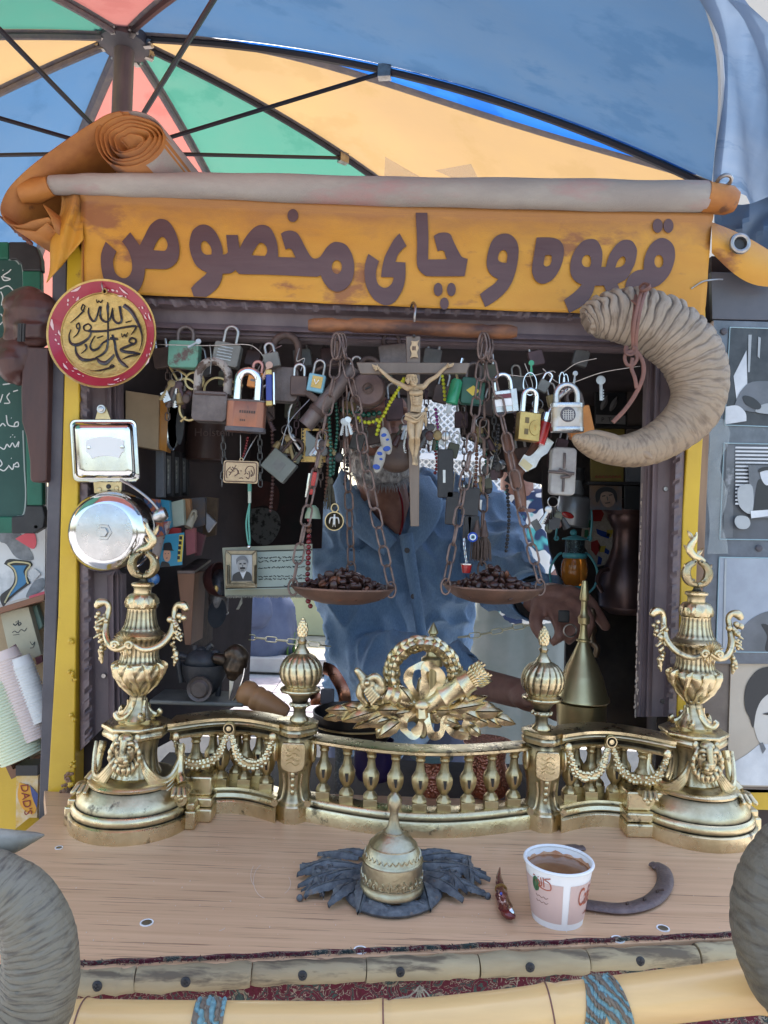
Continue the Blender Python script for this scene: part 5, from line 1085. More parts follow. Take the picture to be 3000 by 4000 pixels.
th2([(905,185,.03),(930,170,.01),(960,180,.0),(940,200,-.004),(915,205,0),(935,180,.005),(965,195,0)],.003);th2([(860,262,.01),(880,280,0),(900,290,-.004)],.002)
th2([(865,560),(830,570),(815,600),(830,640),(865,640),(888,600),(870,560)]);th2([(870,560),(900,580),(925,640),(920,720),(880,810),(820,900),(745,980)],.0026);th2([(860,600),(855,660),(875,720),(885,780)],.0024);th2([(825,535,.01),(822,570),(850,580),(880,555),(860,540)],.0028)
hg=[(-150,4250,150),(20,4080,152),(120,3950,148),(158,3800,140),(150,3660,130),(95,3530,118),(0,3440,100),(-110,3400,85),(-220,3420,75),(-300,3400,72)]
lh,_,_=horn('ram_horn','grey green ram horn with a pointed tip at the left end of the counter',hg,.42,hornmat('grey green ram horn',(.17,.15,.11),(.05,.04,.033),(.18,.16,.12),(.055,.042,.034)),.035,52,G(20,3700),'ram horns',seed=2)
tip=[(-320,3350,74),(-200,3310,70),(-60,3300,60),(40,3290,44),(120,3272,22),(172,3262,4)]
pp=cat([P(x,y,.44) for x,y,r in tip],14);mb=MB();mb.tube(pp,[S(v,.44) for v in lerpl([p[2] for p in tip],len(pp))],40,rf=lambda u,th:1+.03*nz((cos(th),sin(th),u*8),1,4)+.05*sin(th*2+1));mb.build('horn_tip',horn_g,lh)
hr=[(3560,3560,12),(3600,3400,45),(3540,3240,82),(3430,3160,104),(3310,3170,118),(3190,3260,130),(3080,3380,146),(3030,3520,152),(3028,3660,152),(3075,3800,150),(3190,3920,145),(3330,4000,140)]
horn('ram_horn','dark smooth ram horn at the right end of the counter',hr,.46,hornmat('dark mottled horn',(.12,.105,.08),(.04,.033,.027),(.11,.098,.075),(.05,.04,.03)),.035,24,G(2980,3600),'ram horns',seed=5)

# ================================================================ PEOPLE BEHIND THE KIOSK
def PB(px,py,Y):return P(px,py,Y)
man=T('person','grey bearded seller in a blue denim shirt reaching into the kiosk from behind','person',(P(1500,2300,1.75).x,1.75,0))
neck=PB(1500,1905,1.72);head=PB(1490,1690,1.68);chest=PB(1600,2200,1.72)
shL,shR=PB(1375,2010,1.75),PB(1830,1995,1.76)
elL,wrL,haL=PB(1400,2560,1.58),PB(1800,2650,1.36),PB(2080,2720,1.22)
elR,wrR,haR=PB(1975,2260,1.55),PB(2080,2330,1.36),PB(2190,2370,1.27)
hip=PB(1560,2700,1.78)
k=head
body=[('b',head+V((0,.01,.02)),(.080,.095,.105)),('b',head+V((.005,-.05,-.045)),(.058,.055,.060)),('b',head+V((.006,-.075,-.085)),(.034,.032,.025)),
        ('t',[head+V((.006,-.085,.02)),head+V((.006,-.108,-.015))],[.011,.017]),('b',head+V((.006,-.093,-.055)),(.026,.014,.011)),('t',[head+V((-.04,-.078,.035)),head+V((.05,-.080,.035))],[.014,.014]),
        ('b',head+V((-.085,.01,-.01)),(.012,.024,.033)),('b',head+V((.088,.01,-.01)),(.012,.024,.033)),
        ('t',[head+V((-.005,.02,-.05)),neck,(shL+shR)/2+V((0,.0,.0))],[.062,.060,.075]),
        ('t',[(shL+shR)/2+V((0,0,-.02)),chest,hip],[.10,.135,.13],.8,(0,1,0)),('t',[shL,(shL+shR)/2,shR],[.06,.08,.06]),
        ('t',[shL,elL],[.055,.045]),('t',[elL,wrL],[.044,.030]),('t',[shR,elR],[.055,.044]),('t',[elR,wrR],[.042,.030]),('t',[wrL,haL+V((-.02,.02,0))],[.030,.026]),('t',[wrR,haR],[.030,.030]),
        ('t',[hip+V((-.07,0,0)),V((hip.x-.09,1.74,.5)),V((hip.x-.1,1.80,.09))],[.095,.062,.045]),('t',[hip+V((.07,0,0)),V((hip.x+.09,1.76,.5)),V((hip.x+.1,1.82,.09))],[.095,.062,.045]),
        ('t',[V((hip.x-.1,1.84,.045)),V((hip.x-.11,1.66,.035))],[.045,.036]),('t',[V((hip.x+.1,1.86,.045)),V((hip.x+.11,1.68,.035))],[.045,.036])]
# right hand (image right) reaching down over the brass lid
D=lambda px,py,y:PB(px,py,y)
body+=[('t',[haR+V((-.02,.02,0)),D(2150,2332,1.27),D(2228,2335,1.25)],[.028,.0265,.020]),('t',[D(2120,2365,1.265),D(2200,2375,1.24)],[.023,.0165]),
         ('t',[D(2225,2316,1.25),D(2290,2345,1.23),D(2330,2395,1.225),D(2366,2448,1.225)],[.0150,.0128,.0108,.0088]),
         ('t',[D(2225,2350,1.235),D(2276,2380,1.205),D(2300,2432,1.19),D(2288,2482,1.195)],[.0140,.0118,.0102,.0084]),
         ('t',[D(2195,2378,1.23),D(2236,2418,1.20),D(2246,2468,1.185),D(2222,2502,1.195)],[.0130,.0110,.0095,.0078]),
         ('t',[D(2160,2392,1.235),D(2182,2440,1.205),D(2186,2484,1.19),D(2162,2508,1.20)],[.0118,.0100,.0088,.0072]),
         ('t',[D(2105,2380,1.255),D(2092,2430,1.235),D(2112,2476,1.225),D(2136,2494,1.225)],[.0140,.0120,.0105,.0088])]
# left hand resting on the copper pot behind the right pier
h=haL;body+=[('b',h,(.040,.034,.026))]
for j in range(4):body.append(('t',[h+V((.015,-.020,.012-.012*j+.01)),h+V((.045,-.034,.012-.013*j)),h+V((.062,-.030,-.004-.013*j)),h+V((.064,-.018,-.014-.012*j))],[.0125,.0105,.0095,.008]))
body.append(('t',[h+V((-.01,-.03,.0)),h+V((.015,-.052,.01)),h+V((.040,-.055,.012))],[.0135,.0115,.009]))
blobobj('body',body,.0046,skin,man,1)
# shirt
def folds(co):
    a=1-abs(nz((co.x*1.0,co.y,co.z*.3),9,2));b=1-abs(nz((co.x+co.z*.8,co.y,co.z*.45-co.x*.7),17,5));return .028*a**3+.02*b**4+.002*nz(co,50,1)-.020
up_=V((0,0,1))
shirt=[('t',[(shL+shR)/2+V((0,0,-.03)),chest+V((-.0,-.01,0)),hip+V((-.02,-.01,0)),hip+V((-.02,0,-.1))],[.118,.158,.160,.162],.82,(0,1,0)),('t',[shL+V((-.012,0,-.005)),(shL+shR)/2+V((0,.01,.012)),shR+V((.012,0,-.005))],[.072,.082,.074]),
         ('t',[shL+V((-.012,0,0)),shL.lerp(elL,.5)+V((-.02,0,0)),elL],[.072,.070,.064]),('t',[elL,elL.lerp(wrL,.5),wrL],[.062,.054,.047]),
         ('t',[shR+V((.01,0,0)),shR.lerp(elR,.5)+V((.012,0,0)),elR],[.072,.068,.060]),('t',[elR,elR.lerp(wrR,.5),wrR+V((-.005,0,0))],[.058,.050,.043]),
         ('b',PB(1480,2380,1.66),(.13,.10,.12)),('t',[PB(1340,2080,1.66),PB(1420,2040,1.62)],[.05,.04])]
so=blobobj('denim_shirt',shirt,.0068,denim,man,3,folds)
# open collar: two flaps and a skin V with a red cord
def patch(pts,th,name,m,par,lab=None):
    mb=MB();mb.quadbox(pts,(0,th,0));o=mb.build(name,m,par,smooth=0,label=lab);return o
vn=[PB(1395,1900,1.60),PB(1545,1870,1.595),PB(1600,1950,1.585),PB(1590,2050,1.575),PB(1560,2110,1.57),PB(1480,2010,1.575),PB(1430,1960,1.59)]
blobobj('chest_skin',[('t',[PB(1500,1880,1.66),PB(1530,1990,1.615),PB(1555,2070,1.605)],[.052,.042,.012])],.004,skin,man,3)
def loft2(a,b,name,m,par,wob=.003,n=24,lab=None,th=.002):
    A_,B_=cat(a,6),cat(b,6);n=min(len(A_),len(B_));rows=[]
    for i in range(n):
        rows.append([A_[i].lerp(B_[i],k/8)+V((0,-.006*sin(k/8*pi)+wob*nz((i*.2,k*.3,0),1,3),0)) for k in range(9)])
    mb=MB();mb.grid(rows);o=mb.build(name,m,par,label=lab);sd=o.modifiers.new('t','SOLIDIFY');sd.thickness=th;return o
loft2([PB(1335,1830,1.63),PB(1400,1930,1.60),PB(1470,2020,1.575),PB(1550,2110,1.56)],[PB(1300,1900,1.64),PB(1330,2010,1.60),PB(1390,2090,1.57),PB(1500,2170,1.56)],'collar',denim,man)
loft2([PB(1590,1850,1.62),PB(1620,1930,1.59),PB(1610,2020,1.57),PB(1580,2110,1.56)],[PB(1680,1860,1.64),PB(1730,1960,1.60),PB(1700,2060,1.575),PB(1620,2160,1.56)],'collar',denim,man)
loft2([PB(1560,2090,1.560),PB(1600,2300,1.548),PB(1640,2520,1.545)],[PB(1610,2080,1.558),PB(1640,2300,1.546),PB(1670,2520,1.543)],'button_placket',denim,man,.001)
for x,y in ((1590,2150),(1615,2330),(1645,2480)):mb=MB();mb.lathe(PB(x,y,1.541),[(0,-.001),(.005,-.001),(.006,.001)],14,R=Matrix.Rotation(-pi/2,3,'X'));mb.build('button',dpost,man)
for c,e,R,nm in ((wrR,elR,.047,0),(wrL,elL,.050,1)):
    d=(e-c).normalized();mb=MB();mb.tube([c-d*.012,c-d*.004,c+d*.03],[R*.97,R*1.03,R],28,caps=False,rf=lambda u,th:1+.03*sin(th*3));o=mb.build('cuff',denim,man);sd=o.modifiers.new('t','SOLIDIFY');sd.thickness=.003
mb=MB();d=(elR-wrR).normalized();mb.tube([wrR-d*.018,wrR-d*.006],[.038,.040],24);mb.build('inner_sleeve',black,man)
mb=MB();mb.tube(cat([PB(1545,1880,1.60),PB(1570,1960,1.578),PB(1572,2040,1.565),PB(1560,2095,1.562)],8),.0026,8);mb.build('neck_cord',beadr,man)
# beard and hair
random.seed(31)
its=[('t',[head+V((-.062,-.02,-.055)),head+V((-.035,-.075,-.088)),head+V((.006,-.098,-.098)),head+V((.045,-.075,-.088)),head+V((.070,-.02,-.050))],[.024,.030,.034,.030,.022]),('t',[head+V((-.02,-.104,-.040)),head+V((.006,-.112,-.036)),head+V((.032,-.104,-.040))],[.008,.010,.008])]
blobobj('beard',its,.004,beard,man,1,lambda co:.005*nz(co,120,2)+.004*nz(co,45,1))
mb=MB()
for i in range(700):
    t=random.random();a=rad(200+140*t);c=head+V((.006+cos(a)*.068,-.030+sin(a)*.075,-.075-.028*sin((t)*pi)-random.random()*.03));l=random.uniform(.008,.018)
    mb.tube([c,c+V((cos(a)*l*.5,sin(a)*l*.6,-l*.5)),c+V((cos(a)*l*.7,sin(a)*l,-l*1.1))],[.0007,.0005,.0002],3)
o=mb.build('beard_hair',mat('silver hair',(.6,.6,.62),(.3,.3,.31),sc=80,rough=.6),man);o['kind']='stuff'
blobobj('hair',[('b',head+V((0,.025,.045)),(.088,.098,.088)),('b',head+V((0,.06,-.01)),(.080,.065,.07))],.005,hairm,man,1,lambda co:.004*nz(co,60,2))
mb=MB();mb.tube(cat([hip+V((-.14,-.06,-.02)),hip+V((0,-.15,-.02)),hip+V((.14,-.06,-.02))],8),.012,8,flat=.3,up=(0,0,1));mb.build('belt',black,man)
blobobj('trousers',[('t',[hip+V((-.07,0,0)),V((hip.x-.09,1.74,.5)),V((hip.x-.1,1.80,.12))],[.105,.078,.062]),('t',[hip+V((.07,0,0)),V((hip.x+.09,1.76,.5)),V((hip.x+.1,1.82,.12))],[.105,.078,.062]),('t',[hip+V((0,0,0)),hip+V((0,0,-.1))],[.135,.13],.85,(0,1,0))],.008,denim2,man,2)
# second person, patterned shirt and grey green trousers
Y2=2.45;Q=lambda px,py,d=0:P(px,py,Y2+d)
m2=T('person','bystander in a patterned white and navy shirt standing behind the seller','person',(Q(2010,2300).x,Y2,0))
hx=Q(2020,1730);sx_=Q(2020,1990)
b2=[('b',hx,(.078,.095,.11)),('b',hx+V((0,-.04,-.07)),(.05,.05,.05)),('b',hx+V((0,-.1,-.02)),.016),('t',[hx+V((0,0,-.06)),sx_],[.055,.06]),('b',hx+V((-.08,0,0)),(.012,.02,.03)),('b',hx+V((.08,0,0)),(.012,.02,.03)),
      ('t',[sx_,Q(2030,2300)],[.11,.13],.8,(0,1,0)),('t',[Q(1880,1990),Q(1860,2150),Q(1960,2290,-.1)],[.05,.042,.03]),('t',[Q(2150,1990),Q(2190,2170),Q(2120,2300,-.1)],[.05,.042,.03]),('b',Q(1980,2300,-.12),(.04,.03,.03)),('b',Q(2100,2310,-.12),(.04,.03,.03)),
      ('t',[Q(1960,2380),V((Q(1960,2400).x,Y2,.5)),V((Q(1950,2400).x,Y2,.12))],[.1,.07,.05]),('t',[Q(2080,2380),V((Q(2080,2400).x,Y2,.5)),V((Q(2090,2400).x,Y2,.12))],[.1,.07,.05]),
      ('t',[V((Q(1950,2400).x,Y2+.03,.06)),V((Q(1945,2400).x,Y2-.14,.045))],[.05,.04]),('t',[V((Q(2090,2400).x,Y2+.03,.06)),V((Q(2095,2400).x,Y2-.14,.045))],[.05,.04])]
for q in (0,1):
    c=Q(1980+q*120,2305,-.13)
    for j in range(4):b2.append(('t',[c+V((-.015+.011*j,-.015,-.01)),c+V((-.014+.011*j,-.028,-.04)),c+V((-.013+.010*j,-.018,-.06))],[.010,.009,.007]))
    b2.append(('t',[c+V((.02,-.01,0)),c+V((.035,-.02,-.03))],[.011,.008]))
blobobj('body',b2,.0085,skin,m2,2)
blobobj('patterned_shirt',[('t',[sx_+V((0,0,-.01)),Q(2030,2300),Q(2030,2420)],[.125,.155,.165],.8,(0,1,0)),('t',[Q(1900,1985),sx_,Q(2140,1985)],[.065,.075,.065]),('t',[Q(1890,1995),Q(1870,2130)],[.068,.075]),('t',[Q(2145,1995),Q(2185,2140)],[.068,.075])],.009,pattern,m2,2,lambda co:.009*nz((co.x,co.y,co.z*.4),12,4)+.004*nz(co,35,1))
blobobj('trousers',[('t',[Q(1965,2420),V((Q(1960,2400).x,Y2,.5)),V((Q(1950,2400).x,Y2,.12))],[.125,.10,.085]),('t',[Q(2085,2420),V((Q(2080,2400).x,Y2,.5)),V((Q(2090,2400).x,Y2,.12))],[.125,.10,.085])],.01,khaki,m2,2,lambda co:.006*nz((co.x,co.y,co.z*.3),12,6))
blobobj('hair',[('b',hx+V((0,.02,.045)),(.085,.1,.085))],.007,hairm,m2,1)
# seated person in navy on the kerb, at the left
Y3=4.95;Q3=lambda px,py,d=0:P(px,py,Y3+d)
m3=T('person','bystander in a wide navy jacket sitting on the kerb behind the kiosk','person',Q3(1010,2540))
hd3=Q3(1000,2110);sh3=Q3(1000,2225);hp3=Q3(1005,2500)
foot=[V((Q3(770,2500).x,Y3-.08+.22*q,.48)) for q in (0,1)];kn3=[Q3(800,2420,-.08+.22*q) for q in (0,1)]
its=[('b',hd3,(.08,.095,.11)),('b',hd3+V((-.04,-.01,-.07)),(.05,.05,.05)),('b',hd3+V((-.1,0,-.02)),.016),('t',[hd3,sh3],[.055,.06]),('t',[sh3,hp3],[.13,.16]),('t',[sh3+V((0,-.16,0)),Q3(1010,2390,-.26),Q3(880,2420,-.2)],[.05,.045,.035]),('t',[sh3+V((0,.16,0)),Q3(1010,2390,.26),Q3(880,2420,.2)],[.05,.045,.035]),('b',Q3(865,2422,-.18),(.04,.03,.03))]
for q in (0,1):its+=[('t',[hp3+V((0,-.09+.18*q,.02)),kn3[q],foot[q]],[.1,.075,.05]),('t',[foot[q],foot[q]+V((-.18,0,-.01))],[.045,.035])]
its+=[('t',[Q3(862-j*2,2425,-.20+.02*j),Q3(850-j*2,2440,-.21+.02*j)],[.011,.009]) for j in range(4)]
blobobj('body',its,.012,skin,m3,2)
blobobj('navy_jacket',[('t',[sh3+V((0,0,-.02)),Q3(1000,2380),hp3+V((0,0,.03))],[.17,.25,.27]),('t',[sh3+V((0,-.16,0)),Q3(1020,2390,-.26),Q3(910,2420,-.2)],[.08,.075,.06]),('t',[sh3+V((0,.16,0)),Q3(1010,2390,.26),Q3(910,2420,.2)],[.08,.075,.06])],.013,denim2,m3,2,lambda co:.045*(1-abs(nz((co.x,co.y,co.z*.6),5,4)))**3-.022)
blobobj('trousers',[('t',[hp3+V((0,-.09+.18*q,.02)),kn3[q],foot[q]+V((0,0,.05))],[.12,.1,.08]) for q in (0,1)],.012,denim2,m3,2)
blobobj('hair',[('b',hd3+V((.02,0,.045)),(.09,.1,.085))],.01,hairm,m3,1)
# thin brass chain fence across the opening
def link_mesh(L,Wd,r,name):
    mb=MB();pts=[]
    for k_ in range(12):
        a=pi*k_/11;pts.append(V((sin(a)*0,0,0))+V((cos(a)*Wd/2,0,(L-Wd)/2+sin(a)*Wd/2)))
    for k_ in range(12):
        a=pi+pi*k_/11;pts.append(V((cos(a)*Wd/2,0,-(L-Wd)/2+sin(a)*Wd/2)))
    mb.tube(pts,r,6,closed=True,up=(0,1,0));me=mb.mesh(name);return me
def chain(path,L,Wd,r,m,parent,name='chain_link',me=None,a0=0.0,jit=.15):
    if me is None:me=link_mesh(L,Wd,r,name);me.materials.append(m)
    pp=[V(p) for p in path];seg=[(pp[i+1]-pp[i]).length for i in range(len(pp)-1)];tot=sum(seg);pitch=L-2.2*r;n=max(1,int(tot/pitch));og=origin(parent)
    def at(d):
        for i,s in enumerate(seg):
            if d<=s or i==len(seg)-1:return pp[i].lerp(pp[i+1],min(1,d/s if s else 0))
            d-=s
    for i in range(n):
        a,b=at(i*tot/n),at((i+1)*tot/n);c=(a+b)/2;z=(b-a).normalized();rot=z.to_track_quat('Z','Y').to_matrix();rot=rot @ Matrix.Rotation(a0+(pi/2 if i % 2 else .0)*.8+random.uniform(-jit,jit),3,'Z')
        # keep links turned so that their flat side reads
        o=bpy.data.objects.new(name,me);COL.objects.link(o);o.parent=parent;mm=rot.to_4x4();mm.translation=c-og;o.matrix_local=mm
    return me
fc=T('brass_chain','thin pale brass chain strung across behind the seller','chain',P(1500,2500,1.5));bm_=mat('pale brass link',(.6,.55,.36),rough=.35,metal=.9)
lm=None
for pth_ in ([P(830,2465,1.49),P(960,2488,1.49),P(1160,2508,1.49),P(1290,2525,1.49)],[P(1790,2490,1.47),P(1900,2475,1.47),P(2000,2452,1.47),P(2090,2438,1.47)]):
    lm=chain(pth_,.0245,.0105,.0011,bm_,fc,me=lm)
# ================================================================ SCALES, CRUCIFIX, THE BIG HANGING PIECES
sc=T('balance_scale','rustic balance scale with wooden beam, long rusty chains and two iron pans','scale',P(1612,1280,.93))
bmp=cat([P(1205,1270,.93),P(1400,1272,.93),P(1640,1282,.93),P(1850,1293,.93),P(2018,1297,.93)],10);N=len(bmp)
mb=MB();R=[S(28,.93)*(.72 if i==0 else .93 if i==1 else .84 if i in (6,7) else .78 if i in (8,) else .7 if i==N-1 else .9 if i==N-2 else .84 if i in (N-8,) else 1-.02*sin(i)) for i in range(N)];mb.tube(bmp,R,20,rf=lambda u,th:1+.04*nz((cos(th),sin(th),u*20),1,2));mb.build('beam',beamw,sc)
mb=MB();mb.tube(cat([P(1605,1205,.955),P(1612,1182,.94),P(1622,1195,.925),P(1620,1230,.92),P(1618,1262,.925)],6),.0017,8);mb.build('hook',steel,sc)
random.seed(17)
def bean_mesh():
    mb=MB();rows=[]
    for i in range(9):
        a=pi*i/8;row=[]
        for k_ in range(12):
            th=2*pi*k_/12;x,y,z=sin(a)*cos(th)*.0042,sin(a)*sin(th)*.0026,cos(a)*.0058
            if y<0:y*=.55+.25*min(1,abs(x)/.0016)
            row.append(V((x,y,z)))
        rows.append(row)
    mb.grid(rows,closeu=True);return mb.mesh('coffee_bean',60)
bean=bean_mesh();bean.materials.append(beanm);bean2=bean.copy();bean2.materials.clear();bean2.materials.append(beanl)
lk=None
def pan(cx,cy,hw,paths,lab,side_):
    global lk
    c=P(cx,cy,.93);r=S(hw,.93)*.97;pn=None
    mb=MB();pr=[(r,0),(r*.985,-.001),(r*.9,-.0075),(r*.72,-.0145),(r*.45,-.0195),(r*.2,-.0215),(0,-.022)]
    pr2=[(0,-.0232)]+[(a+.0006,b-.0014) for a,b in pr[::-1][1:]]
    f=lambda th,z:1+.02*sin(th*3+cx)+.012*sin(th*7)+(.03 if abs(sin(th/2+.3))>.995 else 0)
    mb.lathe(c,pr+[(r*1.012,.0002)]+pr2[::-1] if 0 else pr[::-1]+[(r*1.01,.0008)]+pr2[::-1],56,rf=f)
    pn=mb.build('pan',panm,sc)
    for pt in paths:
        lk=chain([P(x,y,Y) for x,y,Y in pt],.0265,.0125,.00145,chainm,pn,me=lk,jit=.25,a0=.35)
    for pt in paths:
        e=P(*pt[-1]);d=V((c.x-e.x,c.y-e.y,0));d=d.normalized() if d.length>1e-4 else V((0,1,0));mb=MB();mb.tube([e+V((cos(t)*.006,0,sin(t)*.010-.006)) for t in [2*pi*k_/16 for k_ in range(16)]],.0014,6,closed=True);mb.build('pan_ring',chainm,pn)
    # beans: layered heap
    h0=.022;n=0
    for lay in range(7):
        zz=-.016+lay*.0062
        rr=r*(.60,.86,.90,.74,.52,.32,.12)[lay]*.93
        cnt=(0,26,38,36,22,10,3)[lay]
        for i in range(cnt):
            a=2*pi*i/cnt*1.0+lay*.7+random.uniform(-.12,.12);q=rr*sqrt(random.uniform(.45 if lay<5 else .05,1));o=bpy.data.objects.new('coffee_bean',bean if random.random()>.1 else bean2);COL.objects.link(o)
            o.location=c+V((q*cos(a),q*sin(a),zz+random.uniform(-.001,.0015)-.0));o.rotation_euler=(random.uniform(0,6.3),random.uniform(0,6.3),random.uniform(0,6.3));s_=random.uniform(.9,1.25);o.scale=(s_,s_,s_)
            tag(o,'dark roasted coffee bean heaped in the '+side_+' pan of the scale','coffee bean','coffee beans heaped in the '+side_+' scale pan')
pan(1342,2290,207,[[(1318,1330,.925),(1308,1460,.925),(1268,1650,.92),(1240,1800,.915),(1200,2000,.905),(1146,2275,.90)],[(1328,1330,.93),(1345,1500,.945),(1355,1800,.96),(1365,2000,.975),(1372,2205,.985)],[(1335,1330,.925),(1390,1560,.925),(1425,1800,.92),(1465,2000,.915),(1528,2285,.91)]],'left','left hanging')
pan(1924,2288,200,[[(1893,1340,.925),(1862,1560,.925),(1838,1750,.92),(1795,2000,.915),(1742,2272,.905)],[(1897,1340,.93),(1893,1600,.945),(1888,1900,.96),(1884,2205,.985)],[(1902,1340,.925),(1945,1560,.92),(1990,1760,.915),(2035,1980,.915),(2110,2275,.905)]],'right','right hanging')
for x in (1324,1896):
    for j in range(3):mb=MB();c=P(x+(j-1)*12,1352,.915+.008*j);mb.tube([c+V((cos(t)*.0055,.002*sin(t*2),sin(t)*.017)) for t in [2*pi*k_/20 for k_ in range(20)]],.0016,6,closed=True);mb.build('top_link',chainm,sc)
# crucifix
cx_=T('crucifix','wooden crucifix with a gilt figure of Christ hanging in front of the scale beam','crucifix',P(1615,1310,.90))
mb=MB();mb.quadbox([P(1586,1313,.90),P(1642,1313,.90),P(1637,2056,.90),P(1604,2056,.90)],(0,.008,0));mb.build('upright',crossw,cx_,bevel=.0008,smooth=30)
mb=MB();mb.quadbox([P(1392,1415,.897),P(1836,1417,.897),P(1822,1458,.897),P(1408,1460,.897)],(0,.008,0));mb.build('crossbar',crossw,cx_,bevel=.0008,smooth=30)
Zc=ZZ(1350,1300,2.765)
sc_=[V((x,y)) for x,y in contour([(710,90,1),(755,96),(795,82,1),(775,125),(790,165),(772,215),(785,272,1),(740,262),(697,275,1),(712,225),(695,165),(712,125)],4)]
flat('scroll_plaque',[[Zc(p.x,p.y) for p in sc_]],lambda x,y:P(x,y,.8985),.0016,ivory,cx_)
for j,xx in enumerate((725,738,752)):mb=MB();mb.tube([P(*Zc(xx,145),.8965),P(*Zc(xx,190),.8965)],.0005,5);mb.build('inscription_mark',walnut,cx_)
K=lambda u,v,d=0:P(*Zc(u,v),.889+d)
k1=.889/FPX/2.765
def r_(n):return n*k1
fig=[('t',[K(745,600),K(765,690),K(765,780),K(755,860)],[r_(62),r_(72),r_(60),r_(62)],.55,(0,1,0)),
       ('t',[K(690,595),K(830,585)],[r_(36),r_(36)]),('t',[K(675,600),K(600,560,.002),K(500,510,.002),K(420,440,.003),K(370,395,.004)],[r_(34),r_(27),r_(25),r_(20),r_(17)]),
       ('t',[K(850,575),K(900,520,.002),K(980,470,.002),K(1040,410,.003),K(1085,370,.004)],[r_(30),r_(26),r_(23),r_(20),r_(17)]),
       ('b',K(345,378,.003),(r_(26),r_(16),r_(22))),('b',K(1110,358,.003),(r_(26),r_(16),r_(22)))]
for a,b in (((330,365),(288,345)),((330,375),(295,362)),((330,385),(305,385)),((335,395),(320,405)),((345,365),(340,345)),((1120,350),(1165,328)),((1120,358),(1165,345)),((1122,366),(1150,362)),((1110,345),(1105,330))):fig.append(('t',[K(*a,.001),K(*b,.002)],[r_(9),r_(7)]))
fig+=[('t',[K(735,560,-.003),K(715,520,-.005)],[r_(30),r_(28)]),('b',K(712,500,-.006),(r_(48),r_(48),r_(52)),Matrix.Rotation(-.35,3,'Y')),('b',K(735,540,-.012),(r_(30),r_(24),r_(30))),('b',K(742,525,-.016),r_(10)),('b',K(748,562,-.012),(r_(22),r_(20),r_(20))),
        ('t',[K(712,650,-.004),K(765,655,-.005)],[r_(28),r_(26)]),('t',[K(765,655,-.005),K(812,645,-.004)],[r_(26),r_(28)]),
        ('t',[K(715,930),K(705,1030,-.005),K(718,1130,-.010)],[r_(50),r_(42),r_(28)]),('t',[K(718,1130,-.010),K(712,1200,-.002),K(735,1320,.002),K(738,1360,-.002)],[r_(29),r_(32),r_(20),r_(18)]),
        ('t',[K(800,930),K(790,1030,-.005),K(775,1130,-.010)],[r_(50),r_(42),r_(28)]),('t',[K(775,1130,-.010),K(775,1200,-.002),K(758,1320,0),K(752,1360,-.004)],[r_(29),r_(30),r_(18),r_(17)]),
        ('t',[K(742,1360,-.004),K(740,1410,-.012)],[r_(22),r_(20)]),('t',[K(757,1365,-.004),K(765,1420,-.010)],[r_(18),r_(17)])]
for j in range(5):fig.append(('t',[K(722+j*10,1405,-.012),K(722+j*10,1425,-.013)],[r_(6),r_(5)]))
for j in range(6):
    for q in (-1,1):fig.append(('t',[K(768+q*6,700+j*16,-.0065),K(768+q*42,690+j*18,-.004)],[r_(7),r_(5)]))
blobobj('figure',fig,.00055,ivory,cx_,1)
clo=[('t',[K(660,885,-.002),K(740,905,-.008),K(850,870,-.002)],[r_(22),r_(22),r_(20)]),('t',[K(655,925,-.002),K(750,955,-.009),K(835,890,-.005)],[r_(24),r_(24),r_(14)]),('t',[K(665,900),K(760,920),K(840,900)],[r_(45),r_(50),r_(45)],.9,(0,1,0)),('t',[K(855,870,0),K(862,940,0),K(868,1005,0)],[r_(24),r_(22),r_(8)]),('b',K(870,825,0),(r_(22),r_(16),r_(20))),('t',[K(700,900,-.010),K(770,935,-.013),K(830,880,-.008)],[r_(8),r_(10),r_(8)])]
blobobj('loincloth',clo,.00055,ivory,cx_,1)
random.seed(6);mb=MB()
for i in range(26):
    a=random.uniform(0,6.28);c=K(712,500,-.006);x0_=c+V((cos(a)*r_(50),-abs(sin(a))*r_(46),r_(10)+random.uniform(-1,1)*r_(20)));mb.tube(cat([x0_,x0_+V((r_(14)*cos(a),-r_(10),-r_(18))),x0_+V((r_(10),-r_(6),-r_(52)))],3),r_(5),5)
for i in range(3):mb.tube([K(712,480,-.006)+V((cos(t)*r_(54),-sin(t)*r_(54),r_(8)*sin(t*3+i*2)+r_(10))) for t in [2*pi*k_/20 for k_ in range(20)]],r_(6),5,closed=True)
o=mb.build('thorn_crown_and_hair',ivory,cx_);o['kind']='stuff'
mb=MB();c=P(1617,1312,.897);mb.ball(c,.0022,10);mb.build('hanging_pin',black,cx_)
# ---- round enamel plate
pl_=T('wall_plate','round brass plate with a crimson rim and raised black Arabic calligraphy','plate',P(411,1313,.93))
pc=P(411,1313,.935);Rx=Matrix.Rotation(pi/2,3,'X')
pr_=S(213,.935)
mb=MB();mb.lathe(pc,[(0,.004),(pr_*.74,.003),(pr_*.78,.004),(pr_*.97,.013),(pr_,.0135),(pr_*1.0,.0125),(pr_*.98,.0115),(pr_*.96,.009),(pr_*.5,-.002),(0,-.002)],72,R=Rx);mb.build('plate_body',gold,pl_)
mb=MB();mb.lathe(pc,[(pr_*.785,.0048),(pr_*.87,.0092),(pr_*.962,.0132)],72,R=Rx)
mb.f=mb.f[:-2];mb.m=mb.m[:-2];mb.build('enamel_rim',platered,pl_)
mb=MB();ring=[pc+V((cos(2*pi*k_/90)*pr_*.78,-.0052,sin(2*pi*k_/90)*pr_*.78)) for k_ in range(90)];mb.tube(ring,.0011,6,closed=True,rf=None);mb.build('beaded_edge',gold,pl_)
Zp=ZZ(200,1080,3.687);pf=lambda x,y:P(*Zp(x,y),.9305)
